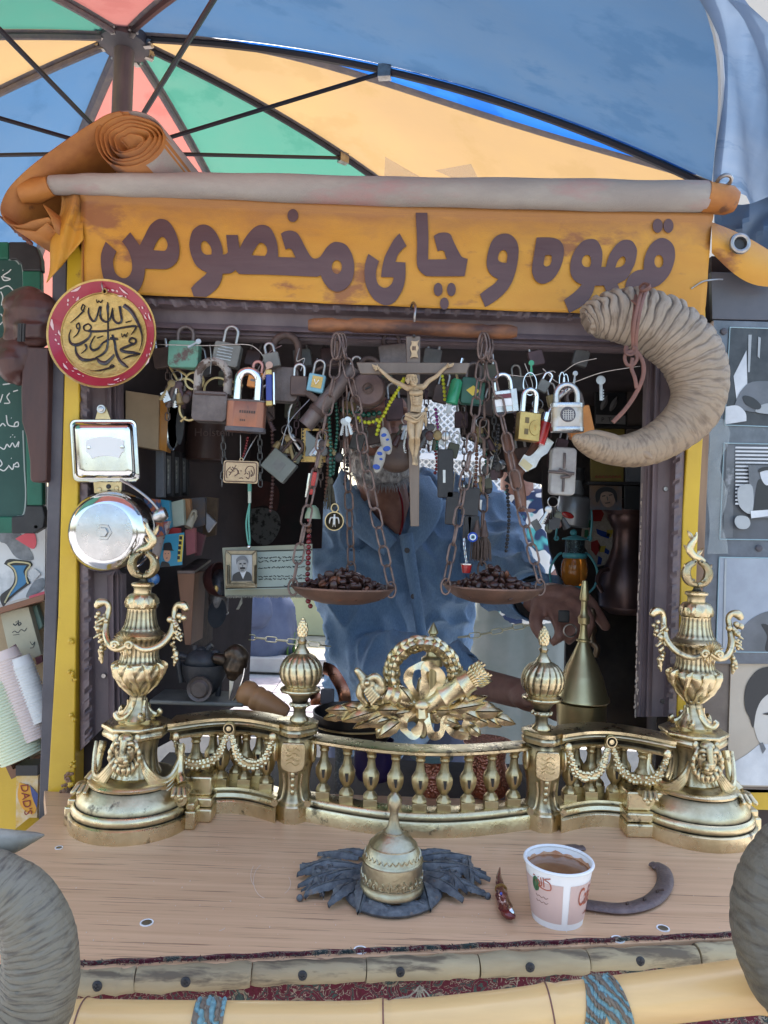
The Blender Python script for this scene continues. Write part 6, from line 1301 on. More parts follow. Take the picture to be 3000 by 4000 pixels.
cal=[([(1045,415),(1130,480),(1200,580),(1270,720),(1305,850),(1300,970),(1270,1070)],[34,30,24,18,12,8,3]),([(540,450),(535,520),(570,610),(620,640),(660,560),(690,450),(720,430)],[8,14,18,16,12,14,10]),([(720,430),(705,560),(740,630),(800,650),(850,600),(880,450)],[10,16,18,16,14,8]),
       ([(880,460),(890,600),(950,670),(1010,640),(1000,540),(985,430)],[8,16,18,16,16,20]),([(812,370),(810,440),(815,600),(815,850),(812,960),(790,1060),(720,1130),(640,1165)],[6,20,10,14,16,18,16,8]),([(500,690),(540,685),(575,730),(540,780),(480,770),(465,720),(500,690)],[12]*7),([(530,785),(650,790),(800,780),(1000,740),(1190,712),(1215,740),(1150,840)],[16,18,16,14,16,14,4]),
       ([(400,665),(362,700),(375,750),(408,740),(405,690),(400,665)],[10]*6),([(412,720),(380,820),(320,880)],[14,10,3]),([(290,760),(255,850),(275,950),(350,985),(450,950),(540,880),(575,800)],[3,10,18,24,22,16,12]),([(345,990),(360,1100),(440,1190),(560,1200),(650,1180),(700,1230),(780,1245),(850,1190),(905,1120)],[10,18,26,18,14,28,30,22,14]),
       ([(835,900),(740,960),(680,1030),(600,1060),(560,1000),(600,900),(635,855)],[18,14,16,18,14,8,4]),([(880,840),(915,960),(930,1080),(980,1200),(1050,1270),(1115,1315)],[18,18,18,22,26,8]),([(850,890),(955,900)],[22,18]),([(1180,965),(1120,940),(1150,885),(1210,905),(1205,960),(1100,1000),(1000,1050),(1050,1080),(1180,1095),(1325,1118)],[12,12,14,14,14,18,16,22,22,4]),([(1320,1118),(1130,1145),(1020,1195)],[4,14,4]),
       ([(650,330),(660,375),(690,350),(710,378),(740,335)],[7]*5),([(1010,820),(1022,870),(1060,830),(1070,870),(1100,805)],[7]*5),([(455,400),(430,470),(462,482),(482,425),(455,400)],[9]*5),([(470,490),(380,580),(280,668)],[14,10,2]),([(558,1357),(700,1350),(850,1312),(905,1290),(872,1272),(840,1300)],[2,12,14,12,10,6]),([(490,975),(505,1040),(432,1112)],[18,14,4]),([(1072,660),(1165,635)],[12,5]),([(660,885),(748,855)],[10,7])]
for pts,w in cal:
    mb=MB();stroke(mb,pts,w,pf,.0016);mb.build('calligraphy_stroke',inkb,pl_)
random.seed(12)
for i,(u,v,l,w,an) in enumerate([(400,215,80,14,-.5),(390,330,34,11,-.9),(345,315,9,9,0),(270,365,20,12,-1.2),(258,418,16,10,-1.2),(835,208,13,10,0),(902,210,24,14,.2),(965,225,16,13,.4),(1070,230,75,13,.7),(1000,282,42,12,.1),(1083,300,12,12,0),(1280,460,11,10,0),(1338,470,20,14,.9),(1385,552,12,10,1),(1372,598,44,11,1),(1447,615,60,12,1.2),(60,720,75,18,1.5),(130,820,40,12,1.3),(90,850,10,9,0),(92,928,20,12,1.2),(125,980,14,12,1),(1476,990,16,10,1.5),(1470,1070,24,12,1.5),(1455,1150,18,10,1.5),(1412,1160,26,9,1.5),(1430,1255,60,12,-1.1),(240,1310,58,13,.9),(360,1330,34,9,.4),(338,1372,16,9,.3),(420,1415,24,10,.4),(480,1442,12,7,.4),(968,1490,42,14,-.4),(1000,1530,10,8,0),(1040,1518,14,8,-.3),(1095,1500,14,8,-.3),(910,1570,60,10,0),(240,1240,8,8,0)]):
    d=V((cos(an),sin(an)));mb=MB();a,b=(u-d.x*l,v-d.y*l),(u+d.x*l,v+d.y*l);n_=(-d.y*l*.12,d.x*l*.12)
    rr_=lambda x,y:(lambda p,rho:V((p.x,pc.y-.0062-.0094*max(0,(rho-.785)/.177)-.0,p.z)))(P(*Zp(x,y),.93),min(.99,sqrt((P(*Zp(x,y),.93).x-pc.x)**2+(P(*Zp(x,y),.93).z-pc.z)**2)/pr_))
    stroke(mb,[a,((a[0]+b[0])/2+n_[0],(a[1]+b[1])/2+n_[1]),b],[w*.3,w,w*.3],rr_,.0005);mb.build('enamel_fleck',pinkw,pl_)
mb=MB();mb.tube(cat([P(*Zp(745,65),.928),P(*Zp(728,110),.921),P(*Zp(745,190),.922),P(*Zp(765,235),.928)],5),.0009,6);mb.build('hanging_wire',steel,pl_)
mb=MB();mb.tube([P(*Zp(770+30*cos(t),215+38*sin(t)),.9235) for t in [2*pi*k_/20 for k_ in range(20)]],.0011,6,closed=True);mb.build('hanging_hole',gold,pl_)
mb=MB();mb.lathe(P(*Zp(770,218),.925),[(0,0),(.0022,0)],12,R=Rx);mb.build('hole_shadow',black,pl_)
# ---- electric bell
bl=T('electric_bell','old chrome electric alarm bell with square housing and round gong','bell',P(400,1850,.95))
Zb=ZZ(0,1500,1.659)
def rrect(x0,y0,x1,y1,r,n=6,top=0):
    out=[]
    for (cx,cy,a0) in ((x1-r,y0+r,-pi/2),(x1-r,y1-r,0),(x0+r,y1-r,pi/2),(x0+r,y0+r,pi)):
        for k_ in range(n+1):a=a0+pi/2*k_/n;out.append((cx+cos(a)*r,cy+sin(a)*r))
    return out
def plate_(layers,m,name,parent,sk=0.0,cap=True,Yp=.95):
    rows=[]
    for (x0,y0,x1,y1,r,d) in layers:
        row=[]
        for (x,y) in rrect(x0,y0,x1,y1,r):x2=x+(y-y0)*sk;row.append(P(*Zb(x2,y),Yp-d))
        rows.append(row)
    mb=MB();mb.grid(rows,closeu=True)
    if cap:o=len(mb.v)-len(rows[0]);mb.f.append(tuple(range(o,len(mb.v))));mb.m.append(0)
    return mb.build(name,m,parent)
plate_([(448,228,884,636,40,0),(448,228,884,636,40,.003),(452,233,880,630,38,.0045),(462,244,870,618,34,.0045),(470,252,862,610,34,.008),(478,258,852,604,34,.017),(492,272,840,590,32,.0215),(510,288,822,574,26,.0225),(530,300,806,560,20,.0225)],chrome,'housing',bl,.06)
plq=[V((x,y)) for x,y in contour([(558,368,1),(600,352),(675,340),(760,352),(803,366,1),(803,440,1),(790,445),(772,478,1),(700,466),(640,470),(597,485,1),(575,450),(560,443,1)],4)]
flat('name_plate',[[Zb(p.x,p.y) for p in plq]],lambda x,y:P(x,y,.9272),.0008,mat('blank enamel plate',(.72,.73,.72),rough=.3),bl)
for u,v in ((576,412),(791,408)):mb=MB();mb.lathe(P(*Zb(u,v),.9262),[(0,.0012),(.0022,.001),(.0026,0)],14,R=Rx);mb.build('rivet',chrome,bl)
mb=MB();mb.quadbox([P(*Zb(x,y),.945) for x,y in ((616,228),(636,150),(660,133),(688,150),(716,228))],(0,.003,0));mb.build('top_lug',brass2,bl,bevel=.0006)
mb=MB();mb.lathe(P(*Zb(657,163),.944),[(0,.0038),(.0022,.0038),(.0035,.003),(.0036,.0012),(.0056,.0012),(.0058,0)],20,R=Rx);mb.build('mounting_screw',chrome_scr,bl)
mb=MB();mb.quadbox([P(*Zb(x,y),.948) for x,y in ((603,620),(790,620),(785,720),(612,725))],(0,.004,0));mb.build('bracket',brass2,bl,bevel=.0006)
for u,v,m_ in ((643,683,brass2),(703,664,black),(756,674,brass2)):mb=MB();mb.ball(P(*Zb(u,v),.9475),(.0033,.0016,.0033),14);mb.build('bracket_rivet',m_,bl)
gc=P(*Zb(730,960),.952);gr0=S(288/1.659,.93);Rg=Matrix.Rotation(pi/2,3,'X')
mb=MB();mb.lathe(gc,[(0,.0295),(gr0*.14,.0295),(gr0*.5,.0290),(gr0*.66,.0280),(gr0*.76,.0255),(gr0*.86,.0200),(gr0*.94,.0125),(gr0*.985,.0045),(gr0,-.002),(gr0*.99,-.004),(gr0*.96,-.004),(gr0*.9,.002),(0,.02)],80,R=Rg)
mb.build('gong',chrome,bl)
mb=MB();mb.lathe(gc,[(0,.0302),(gr0*.62,.0296),(gr0*.635,.0292)],64,R=Rg);mb.build('gong_face',chrome_scr,bl)
mb=MB();mb.lathe(gc,[(0,.0345),(.006,.0345),(.0068,.033),(.0068,.031),(.0105,.031),(.0112,.0298)],6,R=Rg);mb.build('gong_nut',chrome_scr,bl)
mb=MB();mb.tube(cat([P(*Zb(780,622),.935),P(*Zb(860,665),.93),P(*Zb(960,740),.93),P(*Zb(1020,805),.932),P(*Zb(1045,850),.935)],6),.0019,8);mb.build('hammer_arm',steel,bl)
mb=MB();d=(P(*Zb(1075,855),.935)-P(*Zb(1010,850),.935));a_=P(*Zb(1005,848),.935);mb.tube([P(*Zb(1002,868),.935),P(*Zb(1025,860),.935),P(*Zb(1060,838),.935),P(*Zb(1075,832),.935)],[.006,.009,.009,.0075],16);mb.build('hammer_head',chrome_scr,bl)

# ================================================================ PADLOCKS AND TRINKETS HUNG ACROSS THE WINDOW
def hung(name,label,cat_,px,py,Y,rot=0,group=None,yaw=0):
    t=T(name,label,cat_,P(px,py,Y),group,(0,rad(rot),rad(yaw)));t['_k']=Y/FPX;return t
def loc(mb,name,m,t,**k):return mb.build(name,m,t,shift=False,**k)
def shackle(t,w,z0,hh,r,m,open_=0,k=1):
    pts=[V((-w/2,0,z0-.002)),V((-w/2,0,z0+hh-w/2))]+[V((-cos(a)*w/2,0,z0+hh-w/2+sin(a)*w/2)) for a in [pi*j/10 for j in range(1,10)]]+[V((w/2,0,z0+hh-w/2)),V((w/2,0,z0-.002+open_))]
    mb=MB();mb.tube(pts,r,12);return loc(mb,'shackle',m,t)
def rbox(w,h,d,r,mbk=None,n=5):# rounded rectangle seen from the front, flat depth
    pts=[V((x-w/2,-d/2,z-h/2)) for x,z in rrect(0,0,w,h,r,n)]
    mb=mbk or MB();mb.quadbox(pts,(0,d,0));return mb
def padlock(label,px,py,Y,w,h,m,sm,sw,sh,sr,rot=0,r=.15,d=.45,yaw=0,oval=False,group='old padlocks hung in the window'):
    k=Y/FPX;t=hung('padlock',label,'padlock',px,py,Y,rot,group,yaw);w,h,sw,sh,sr=w*k,h*k,sw*k,sh*k,sr*k
    if oval:
        mb=MB();q=[(cos(a)*w/2*(1 if abs(cos(a))<0 else 1),sin(a)*w*d/2) for a in [2*pi*j/32 for j in range(32)]]
        se=lambda c:(abs(c)**.55)*(1 if c>0 else-1)
        rows=[[V((se(cos(a))*w/2*f,se(sin(a))*w*d/2*f,z)) for a in [2*pi*j/40 for j in range(40)]] for z,f in ((-h/2,.94),(-h/2+.0008,1),(h/2-.0008,1),(h/2,.94))]
        mb.grid(rows,closeu=True);mb.f+=[tuple(range(40))[::-1],tuple(range(120,160))];mb.m+=[0,0];b=loc(mb,'lock_body',m,t)
    else:b=loc(rbox(w,h,w*d,r*w),'lock_body',m,t,bevel=.0012,smooth=35)
    shackle(t,sw,h/2,sh,sr,sm);return t,w,h,k,w*d/2
def bandz(t,w,d,z,hh,m,name='band',f=1.04):
    se=lambda c:(abs(c)**.55)*(1 if c>0 else-1);mb=MB();rows=[[V((se(cos(a))*w/2*f*g,se(sin(a))*d*f*g,zz)) for a in [2*pi*j/40 for j in range(40)]] for zz,g in ((z-hh/2,.97),(z-hh/2+.0004,1),(z+hh/2-.0004,1),(z+hh/2,.97))]
    mb.grid(rows,closeu=True);mb.f+=[tuple(range(40))[::-1],tuple(range(120,160))];mb.m+=[0,0];return loc(mb,name,m,t)
def disc(t,x,z,y,r,m,name,ry=None,th=.0008):mb=MB();mb.lathe(V((x,-y,z)),[(0,th),(r*.95,th),(r,0)],28,R=Rx,sx=1,sy=(ry or r)/r);return loc(mb,name,m,t)
padlock('green padlock body with chipped paint at the top left of the window',722,1388,.96,118,106,greenpaint,darkmetal,60,60,8,0,.12)
t,w,h,k,d=padlock('grey ribbed padlock body tilted under the frame top',888,1388,.955,104,92,greyl,steel,50,70,7,9,.1)
for j in range(5):mb=MB();mb.box((-.002,-d,h*.28-j*h*.13),(w*.55,.0012,.0012));loc(mb,'stamped_rib',white if 0 else steel,t)
t,w,h,k,d=padlock('large iron padlock with thick round peeling shackle',826,1592,.95,138,118,darkmetal,peel,118,125,17,1,.14,.5)
mb=MB();mb.tube([V((x,-d*1.01,h*.38)) for x in (-w*.44,0,w*.44)],.0012,6);loc(mb,'body_seam',iron,t)
t,w,h,k,d=padlock('large copper coloured padlock with a bright chrome shackle',962,1628,.93,152,122,copperlock,chrome,82,120,17,1.5,.08,.42,oval=True)
bandz(t,w,d,-h/2+.003,.006,MATS['dark grey painted steel'],'base_plate');bandz(t,w,d,h/2-.0005,.0025,darkmetal,'top_plate')
mb=MB()
for j in range(7):mb.box((-w*.12+j*w*.06,-d*1.005,h*.12),(.0022,.0006,.0034))
for j in range(3):mb.box((-w*.1+j*w*.05,-d*1.005,-h*.15),(.0018,.0006,.0026))
o=loc(mb,'stamped_letters',iron,t);o['kind']='stuff'
t,w,h,k,d=padlock('small orange brass padlock with a pink shackle above the copper padlock',998,1486,.935,58,62,orangel,mat('pink metal',(.5,.25,.22),rough=.4,metal=.5),36,44,6,8,.1)
mb=MB();mb.box((0,-d,-h*.05),(w*.6,.0006,.003));loc(mb,'stamped_word',darkmetal,t)
padlock('small brown padlock high up right of the ribbed one',1062,1408,.945,62,58,greyl,steel,34,40,6,-14,.1)
padlock('big dull brown padlock body with a huge dark shackle',1108,1505,.96,120,136,darkmetal,iron,100,130,15,1,.2,.45)
padlock('brown padlock with a short silver shackle in the middle left',1168,1508,.945,66,76,mat('brown lock metal',(.12,.08,.065),(.08,.055,.05),sc=40,rough=.5,metal=.4),chrome_scr,40,48,6,0,.08)
t,w,h,k,d=padlock('small light blue padlock with a gold emblem plate',1236,1498,.94,66,70,lblue,steel,40,58,6,9,.08)
mb=MB();mb.box((.001,-d-.0002,.001),(w*.62,.001,h*.66));loc(mb,'emblem_plate',gold,t);mb=MB();mb.tube([V((-.003,-d-.001,.004)),V((0,-d-.001,-.002)),V((.003,-d-.001,.004))],.0008,5);loc(mb,'chevron',white,t)
t=hung('padlock','large round iron padlock with a central keyhole left of the crucifix','padlock',1438,1528,.95,0,'old padlocks hung in the window');k=.95/FPX
mb=MB();mb.lathe((0,.008,0),[(0,.026),(60*k,.026),(68*k,.023),(69*k,.018),(69*k,.004),(64*k,0),(0,0)],48,R=Rx);loc(mb,'lock_body',mat('brown cast lock',(.15,.095,.08),(.1,.065,.06),sc=60,rough=.5,metal=.3,bump=.3),t)
mb=MB();mb.lathe((0,.008,0),[(22*k,.0255),(22*k,.0275),(19*k,.0275),(18*k,.0262)],32,R=Rx);loc(mb,'keyhole_ring',iron,t);mb=MB();mb.tube([V((-.0035,-.019,-.001)),V((0,-.019,.0005)),V((.0035,-.019,.002))],.0012,6);loc(mb,'keyhole',black,t)
shackle(t,82*k,55*k,75*k,10*k,iron)
padlock('dark wedge shaped lock behind the crucifix arm',1535,1392,.975,110,86,darkmetal,iron,60,50,9,-8,.1)
t=hung('pipe_lock','heavy tubular iron bar lock with a cross collar hanging diagonally','lock',1285,1552,.945,37.5);k=.945/FPX
mb=MB();mb.tube([V((0,0,150*k)),V((0,0,-145*k))],33*k,20);loc(mb,'lock_barrel',mat('dull iron barrel',(.13,.1,.095),(.18,.15,.14),sc=50,rough=.5,metal=.5,bump=.3),t)
mb=MB();mb.tube([V((0,0,-60*k)),V((0,0,-80*k))],37*k,20);loc(mb,'collar',iron,t);mb=MB();mb.box((-50*k,0,-40*k),(80*k,30*k,26*k));loc(mb,'side_arm',iron,t,bevel=.001)
mb=MB();mb.tube(cat([V((-95*k,0,-40*k)),V((-110*k,0,40*k)),V((-60*k,0,120*k)),V((0,0,140*k))],6),8*k,10);loc(mb,'bent_rod',iron,t)
t,w,h,k,d=padlock('flat grey green padlock hanging askew with a square stamp',1092,1820,.985,112,92,mat('sage metal',(.13,.14,.12),(.17,.18,.16),sc=40,rough=.5,metal=.2),iron,56,80,7,38,.06)
mb=MB();mb.box((0,-d,0),(w*.36,.001,w*.36));sq_=loc(mb,'square_stamp',greyl,t)
t=hung('keyring_light','translucent green plastic cylinder trinket right of the crucifix','trinket',1775,1530,.94,12);k=.94/FPX
mb=MB();mb.lathe((0,0,-52*k),[(18*k,0),(24*k,4*k),(24*k,92*k),(16*k,102*k)],20);loc(mb,'green_barrel',greeng,t);mb=MB();mb.box((-.002,0,-70*k),(.006,.002,40*k));loc(mb,'metal_tip',steel,t);mb=MB();mb.tube([V((0,0,100*k)),V((0,0,135*k))],7*k,8);loc(mb,'stem',chrome,t)
t,w,h,k,d=padlock('dark green padlock with a yellow diamond mark',1845,1530,.95,92,104,mat('dark green lock paint',(.02,.08,.06),(.03,.12,.08),sc=30,rough=.4),darkmetal,56,60,8,3,.1)
mb=MB();mb.quadbox([V((-.009,-d-.0004,0)),V((0,-d-.0004,.007)),V((.009,-d-.0004,0)),V((0,-d-.0004,-.007))],(0,.0008,0));loc(mb,'diamond_mark',yelp,t,smooth=0)
t,w,h,k,d=padlock('silver combination padlock with a maroon band and stamped numbers',1972,1570,.93,92,88,chrome_scr,chrome,62,66,9,-8,.1)
mb=MB();mb.box((-w*.08,-d-.0004,h*.22),(w*.78,.0014,h*.2));loc(mb,'maroon_band',mat('maroon enamel',(.15,.03,.04),rough=.35),t)
mb=MB();mb.box((-w*.08,-d-.0004,-h*.06),(w*.78,.0014,h*.3));loc(mb,'number_plate',white,t)
text('stamped_number','72',lambda x,y,d=d,h=h,w=w:V((x*.011-w*.08,-d-.0014,y*.011-h*.02)),.0002,pmid,t,size=.8);text('stamped_number','18 30 6',lambda x,y,d=d,h=h,w=w:V((x*.006-w*.08,-d-.0014,y*.006-h*.15)),.0002,pmid,t,size=.8)
mb=MB();mb.box((w*.38,-d-.0006,0),(w*.26,.002,h*1.02));loc(mb,'side_cap',chrome_scr,t,bevel=.0006)
t,w,h,k,d=padlock('yellow brass padlock with an embossed roundel, second from the horn tip',2062,1668,.92,88,112,brasslock,chrome,54,92,11,3,.06,.5,yaw=12)
disc(t,w*.22,-h*.04,d+.0002,w*.26,brasslock,'embossed_roundel',w*.34)
for z in (.2,-.2):mb=MB();mb.box((-w*.16,-d-.0002,h*z),(w*.18,.0008,h*.2));loc(mb,'embossed_panel',mat('grimy brass recess',(.16,.12,.06),rough=.6,metal=.5) if 'grimy brass recess' not in MATS else MATS['grimy brass recess'],t)
mb=MB();mb.tube(cat([V((w*.2,-d-.0012,h*.06)),V((w*.27,-d-.0012,h*.02)),V((w*.2,-d-.0012,-.02*h)),V((w*.26,-d-.0012,-h*.1)),V((w*.18,-d-.0012,-h*.12))],5),.0005,5);loc(mb,'embossed_sign',gold,t)
padlock('tiny dark grey padlock tilted left above the red tube',2122,1508,.94,42,48,greyl,chrome,30,34,5,26,.1)
t=hung('red_tube_lock','red and chrome tube shaped bicycle lock between the brass and cream padlocks','lock',2128,1660,.935,16);k=.935/FPX
mb=MB();mb.tube([V((0,0,-78*k)),V((0,0,10*k))],24*k,18);loc(mb,'red_barrel',redl,t);mb=MB();mb.tube([V((0,0,10*k)),V((0,0,46*k))],25*k,18);loc(mb,'chrome_collar',chrome,t);mb=MB();mb.tube([V((0,0,44*k)),V((.006,0,120*k)),V((.016,0,170*k))],11*k,12);loc(mb,'shackle',chrome_scr,t)
padlock('orange padlock half hidden behind the cream padlock',2262,1650,.945,96,118,orangel,darkmetal,56,70,9,-14,.08)
t,w,h,k,d=padlock('cream white padlock with a round dark globe emblem next to the horn tip',2215,1632,.915,122,106,creaml,chrome_scr,84,78,12,-2,.08,.46,oval=True)
bandz(t,w,d,h/2-.002,.006,chrome_scr,'top_band');bandz(t,w,d,-h/2+.002,.006,chrome_scr,'bottom_band')
disc(t,-w*.03,h*.08,d+.0006,w*.245,MATS['dark grey painted steel'],'round_emblem',th=.0014)
for j in range(5):mb=MB();mb.box((-w*.03+(j-2)*w*.075,-d-.0022,h*.06),(.0011,.0006,w*.34*(1-.1*abs(j-2)**1.5)));mb.box((-w*.03,-d-.0022,h*.06+(j-2)*w*.07),(w*.38*(1-.12*abs(j-2)**1.5),.0006,.0006));loc(mb,'emblem_grid',creaml,t)
# wires the locks hang from
wr_=T('hanging_wires','thin grey wires strung under the window frame carrying the locks','wire',P(1400,1400,.96))
for pts in ([(600,1345),(800,1350),(950,1345),(1000,1360),(1030,1400),(1010,1440),(990,1500)],[(820,1345),(825,1400),(822,1460)],[(1100,1350),(1050,1380),(1035,1440),(1020,1450)],[(1170,1360),(1160,1410),(1190,1400),(1175,1450)],[(1240,1400),(1225,1460)],[(1960,1460),(2060,1470),(2150,1450),(2170,1455)],[(2050,1420),(2080,1500),(2070,1530),(2050,1480)],[(2120,1440),(2200,1500),(2350,1455),(2500,1430)],
            [(2180,1470),(2250,1420),(2330,1400)],[(1210,1560),(1130,1650),(1100,1740)],[(940,1700),(940,1790)],[(1005,1700),(975,1750),(950,1800)]):
    mb=MB();mb.tube(cat([P(x,y,.945) for x,y in pts],6),.0007,5);mb.build('wire',steel,wr_)
for c in ((2195,1490,30),(2210,1495,28)):mb=MB();mb.tube([P(c[0]+c[2]*.35*cos(t_),c[1]+c[2]*1.2*sin(t_),.925) for t_ in [2*pi*j/24 for j in range(24)]],.0008,6,closed=True);mb.build('split_ring',chrome,wr_)
mb=MB();mb.tube([P(2070+26*cos(t_),1500+44*sin(t_),.925) for t_ in [2*pi*j/24 for j in range(24)]],.0009,6,closed=True);mb.build('split_ring',chrome,wr_)
def key(px,py,Y,L,rot,m,lab,bow=None):
    t=hung('key',lab,'key',px,py,Y,rot);k=Y/FPX;L*=k
    mb=MB();mb.box((0,0,-L*.25),(L*.12,.0016,L*.7));
    for j in range(4):mb.box((L*.075,0,-L*.2-j*L*.11),(L*.07,.0016,L*.05))
    loc(mb,'blade',m,t,smooth=0);mb=MB();mb.lathe((0,0,L*.2),[(0,.0012),(L*.18,.001),(L*.18,-.001),(0,-.0012)],20,R=Rx);loc(mb,'bow',bow or m,t)
key(2347,1505,.96,100,-3,steel,'single steel key hanging in the dark right part of the window')
key(2075,1430,.935,60,0,greeng,'key with a green plastic head above the brass padlock',greeng)
key(1045,1440,.93,78,24,mat('pink brass',(.45,.28,.22),rough=.4,metal=.6),'pinkish key hanging on the small orange padlock')
# folding blue knife trinket
t=hung('pocket_knife','blue pocket knife trinket with brass ends beside the orange lock','pocket knife',1052,1515,.925,-3);k=.925/FPX
mb=MB();mb.box((0,0,0),(24*k,.008,118*k));loc(mb,'blue_scale',blued,t,bevel=.0015)
for z in (-62,60):mb=MB();mb.box((0,0,z*k),(26*k,.009,22*k));loc(mb,'brass_end',brasslock,t,bevel=.0012)
mb=MB();mb.box((19*k,0,-4*k),(8*k,.006,128*k));loc(mb,'blade_back',chrome,t,bevel=.0006)
# brass scissors handles / wire spectacles
t=hung('spectacle_rings','brass openwork rings like old scissor handles at the upper left','scissors',770,1530,.97);k=.97/FPX
yb=mat('antique yellow brass',(.5,.4,.2),(.4,.3,.14),sc=40,rough=.4,metal=.7)
for cx,cz,rx,rz,nm in ((-48,10,42,40,0),(-12,42,36,34,0),(-28,-68,38,46,0),(80,10,52,48,0),(140,30,36,14,0),(60,-70,40,30,0)):
    mb=MB();mb.tube([V((cx*k+rx*k*cos(a),0,cz*k+rz*k*sin(a))) for a in [2*pi*j/24 for j in range(24)]],5*k,8,closed=True,flat=.6);loc(mb,'ring',yb,t)
for a,b in (((-110,95),(-78,40)),((-90,90),(-40,60)),((-30,-20),(10,-40)),((120,-10),(175,-20)),((-60,-120),(-40,-100))):mb=MB();mb.tube([V((a[0]*k,0,a[1]*k)),V((b[0]*k,0,b[1]*k))],5*k,8);loc(mb,'stem',yb,t)
# olive-wood plaque with two engraved portraits
t=hung('gold_plaque','small gold plaque with two engraved faces in profile, hanging under the copper padlock','plaque',941,1844,.93);k=.93/FPX
loc(rbox(136*k,88*k,.003,10*k),'plaque_body',ivory,t,bevel=.0005)
ov=[V((x-62*k,-.0019,z-38*k)) for x,z in rrect(0,0,124*k,76*k,8*k,5)];mb=MB();mb.tube(ov,.0006,5,closed=True);loc(mb,'engraved_border',walnut,t)
Zq=lambda u,v:V(((u-925)/2.37*k,-.0018,-(v-1290)/2.37*k))
for pts in (((800,1350),(795,1290),(830,1245)),((820,1325),(850,1280),(880,1230)),((835,1300),(815,1290)),((850,1280),(830,1262)),((860,1262),(845,1245)),((850,1285),(868,1285)),((862,1265),(882,1262)),((885,1260),(900,1290),(895,1310),(870,1330)),((905,1275),(903,1300),(912,1310)),((960,1310),(975,1300),(968,1275),(990,1240),(1030,1235),(1050,1270),(1045,1310),(1020,1330)),((975,1335),(1000,1350),(1010,1310),(1000,1280)),((1020,1270),(1035,1300),(1020,1320)),((985,1300),(995,1310)),((925,1275),(930,1285)),((915,1350),(935,1345),(950,1350))):
    mb=MB();mb.tube(cat([Zq(*p) for p in pts],4) if len(pts)>2 else [Zq(*p) for p in pts],.00055,5);loc(mb,'engraved_line',walnut,t)
mb=MB();mb.tube([V((cos(a)*6*k,0,49*k+sin(a)*6*k)) for a in [2*pi*j/16 for j in range(16)]],.0007,6,closed=True);loc(mb,'eyelet',ivory,t)
def strand(lab,pts,rad_,m,n_=None,name='bead_strand',tas=None,group=None,taspt=None,mixm=None):
    t=T(name,lab,'beads',P(*pts[0]),group);pp=cat([P(*p) for p in pts],14);tot=sum((pp[i+1]-pp[i]).length for i in range(len(pp)-1));d=0;nxt=0;i=0;me=None;og=origin(t);j=0;me2=None
    step=rad_*2.02;cnt=0
    mb=MB();mb.ball((0,0,0),rad_,10);me=mb.mesh('bead');me.materials.append(m)
    if mixm:me2=me.copy();me2.materials.clear();me2.materials.append(mixm)
    for i in range(len(pp)-1):
        L=(pp[i+1]-pp[i]).length
        while nxt<=d+L:
            c=pp[i].lerp(pp[i+1],(nxt-d)/L if L else 0);o=bpy.data.objects.new('bead',me2 if (me2 and random.random()<.3) else me);COL.objects.link(o);o.parent=t;o.location=c-og;s_=random.uniform(.9,1.08);o.scale=(s_,s_,s_);nxt+=step
        d+=L
    if tas:
        c=P(*(taspt or pts[-1]));mb=MB()
        for q in range(46):a=random.uniform(0,6.28);rr=random.uniform(0,.008);mb.tube([c+V((0,0,.002)),c+V((cos(a)*rr*.7,sin(a)*rr*.7,-tas*.3)),c+V((cos(a)*rr*1.3,sin(a)*rr,-tas*random.uniform(.9,1.1)))],.0006,3)
        mb.ball(c,(.0045,.0045,.006),8);o=mb.build('tassel',tassel,t);o['kind']='stuff'
    return t
strand('lime yellow bead strand looping from the crucifix to the dark face',[(1578,1480,.915),(1560,1515,.93),(1525,1570,.95),(1500,1620,.96),(1485,1645,.965)],.0028,beady)
strand('short horizontal row of lime yellow beads below the round lock',[(1398,1632,.96),(1420,1648,.96),(1450,1650,.96),(1480,1640,.96),(1478,1670,.96),(1468,1710,.96)],.0028,beady)
strand('dark green bead row just above the yellow beads',[(1338,1600,.97),(1380,1612,.97),(1430,1620,.97),(1490,1612,.97)],.0036,beadg)
strand('yellow bead string hanging right of the crucifix arm',[(1728,1470,.96),(1735,1520,.96),(1738,1570,.96)],.0026,beady)
strand('dark green prayer beads with tassel hanging by the left scale chain',[(1296,1540,.96),(1286,1640,.96),(1292,1740,.96),(1290,1860,.96)],.0027,beadg,tas=.035,taspt=(1290,1880,.96))
strand('second dark green bead string hanging by the left scale chain',[(1310,1560,.965),(1318,1660,.965),(1310,1760,.965),(1300,1860,.965)],.0025,beadg)
strand('long red and dark prayer bead string hanging behind the left scale pan',[(1208,2010,.965),(1206,2120,.965),(1202,2240,.965),(1200,2330,.965),(1218,2380,.965)],.0036,beadr,mixm=beadp)
strand('thin red bead string under the copper padlock',[(968,1710,.96),(960,1750,.96),(948,1790,.96)],.0018,beadr)
strand('brown wooden prayer beads hanging by the right scale chain',[(1850,1640,.96),(1862,1760,.96),(1858,1880,.96),(1866,1980,.96)],.0026,beadp)
strand('purple and dark beads hanging right of the crucifix',[(1702,1600,.965),(1710,1680,.965),(1706,1760,.965)],.0024,mat('purple bead',(.16,.02,.14),rough=.2),mixm=beadg)
strand('black beads hanging at the right of the silver padlock',[(1948,1660,.96),(1940,1760,.96),(1925,1840,.96)],.0024,black)
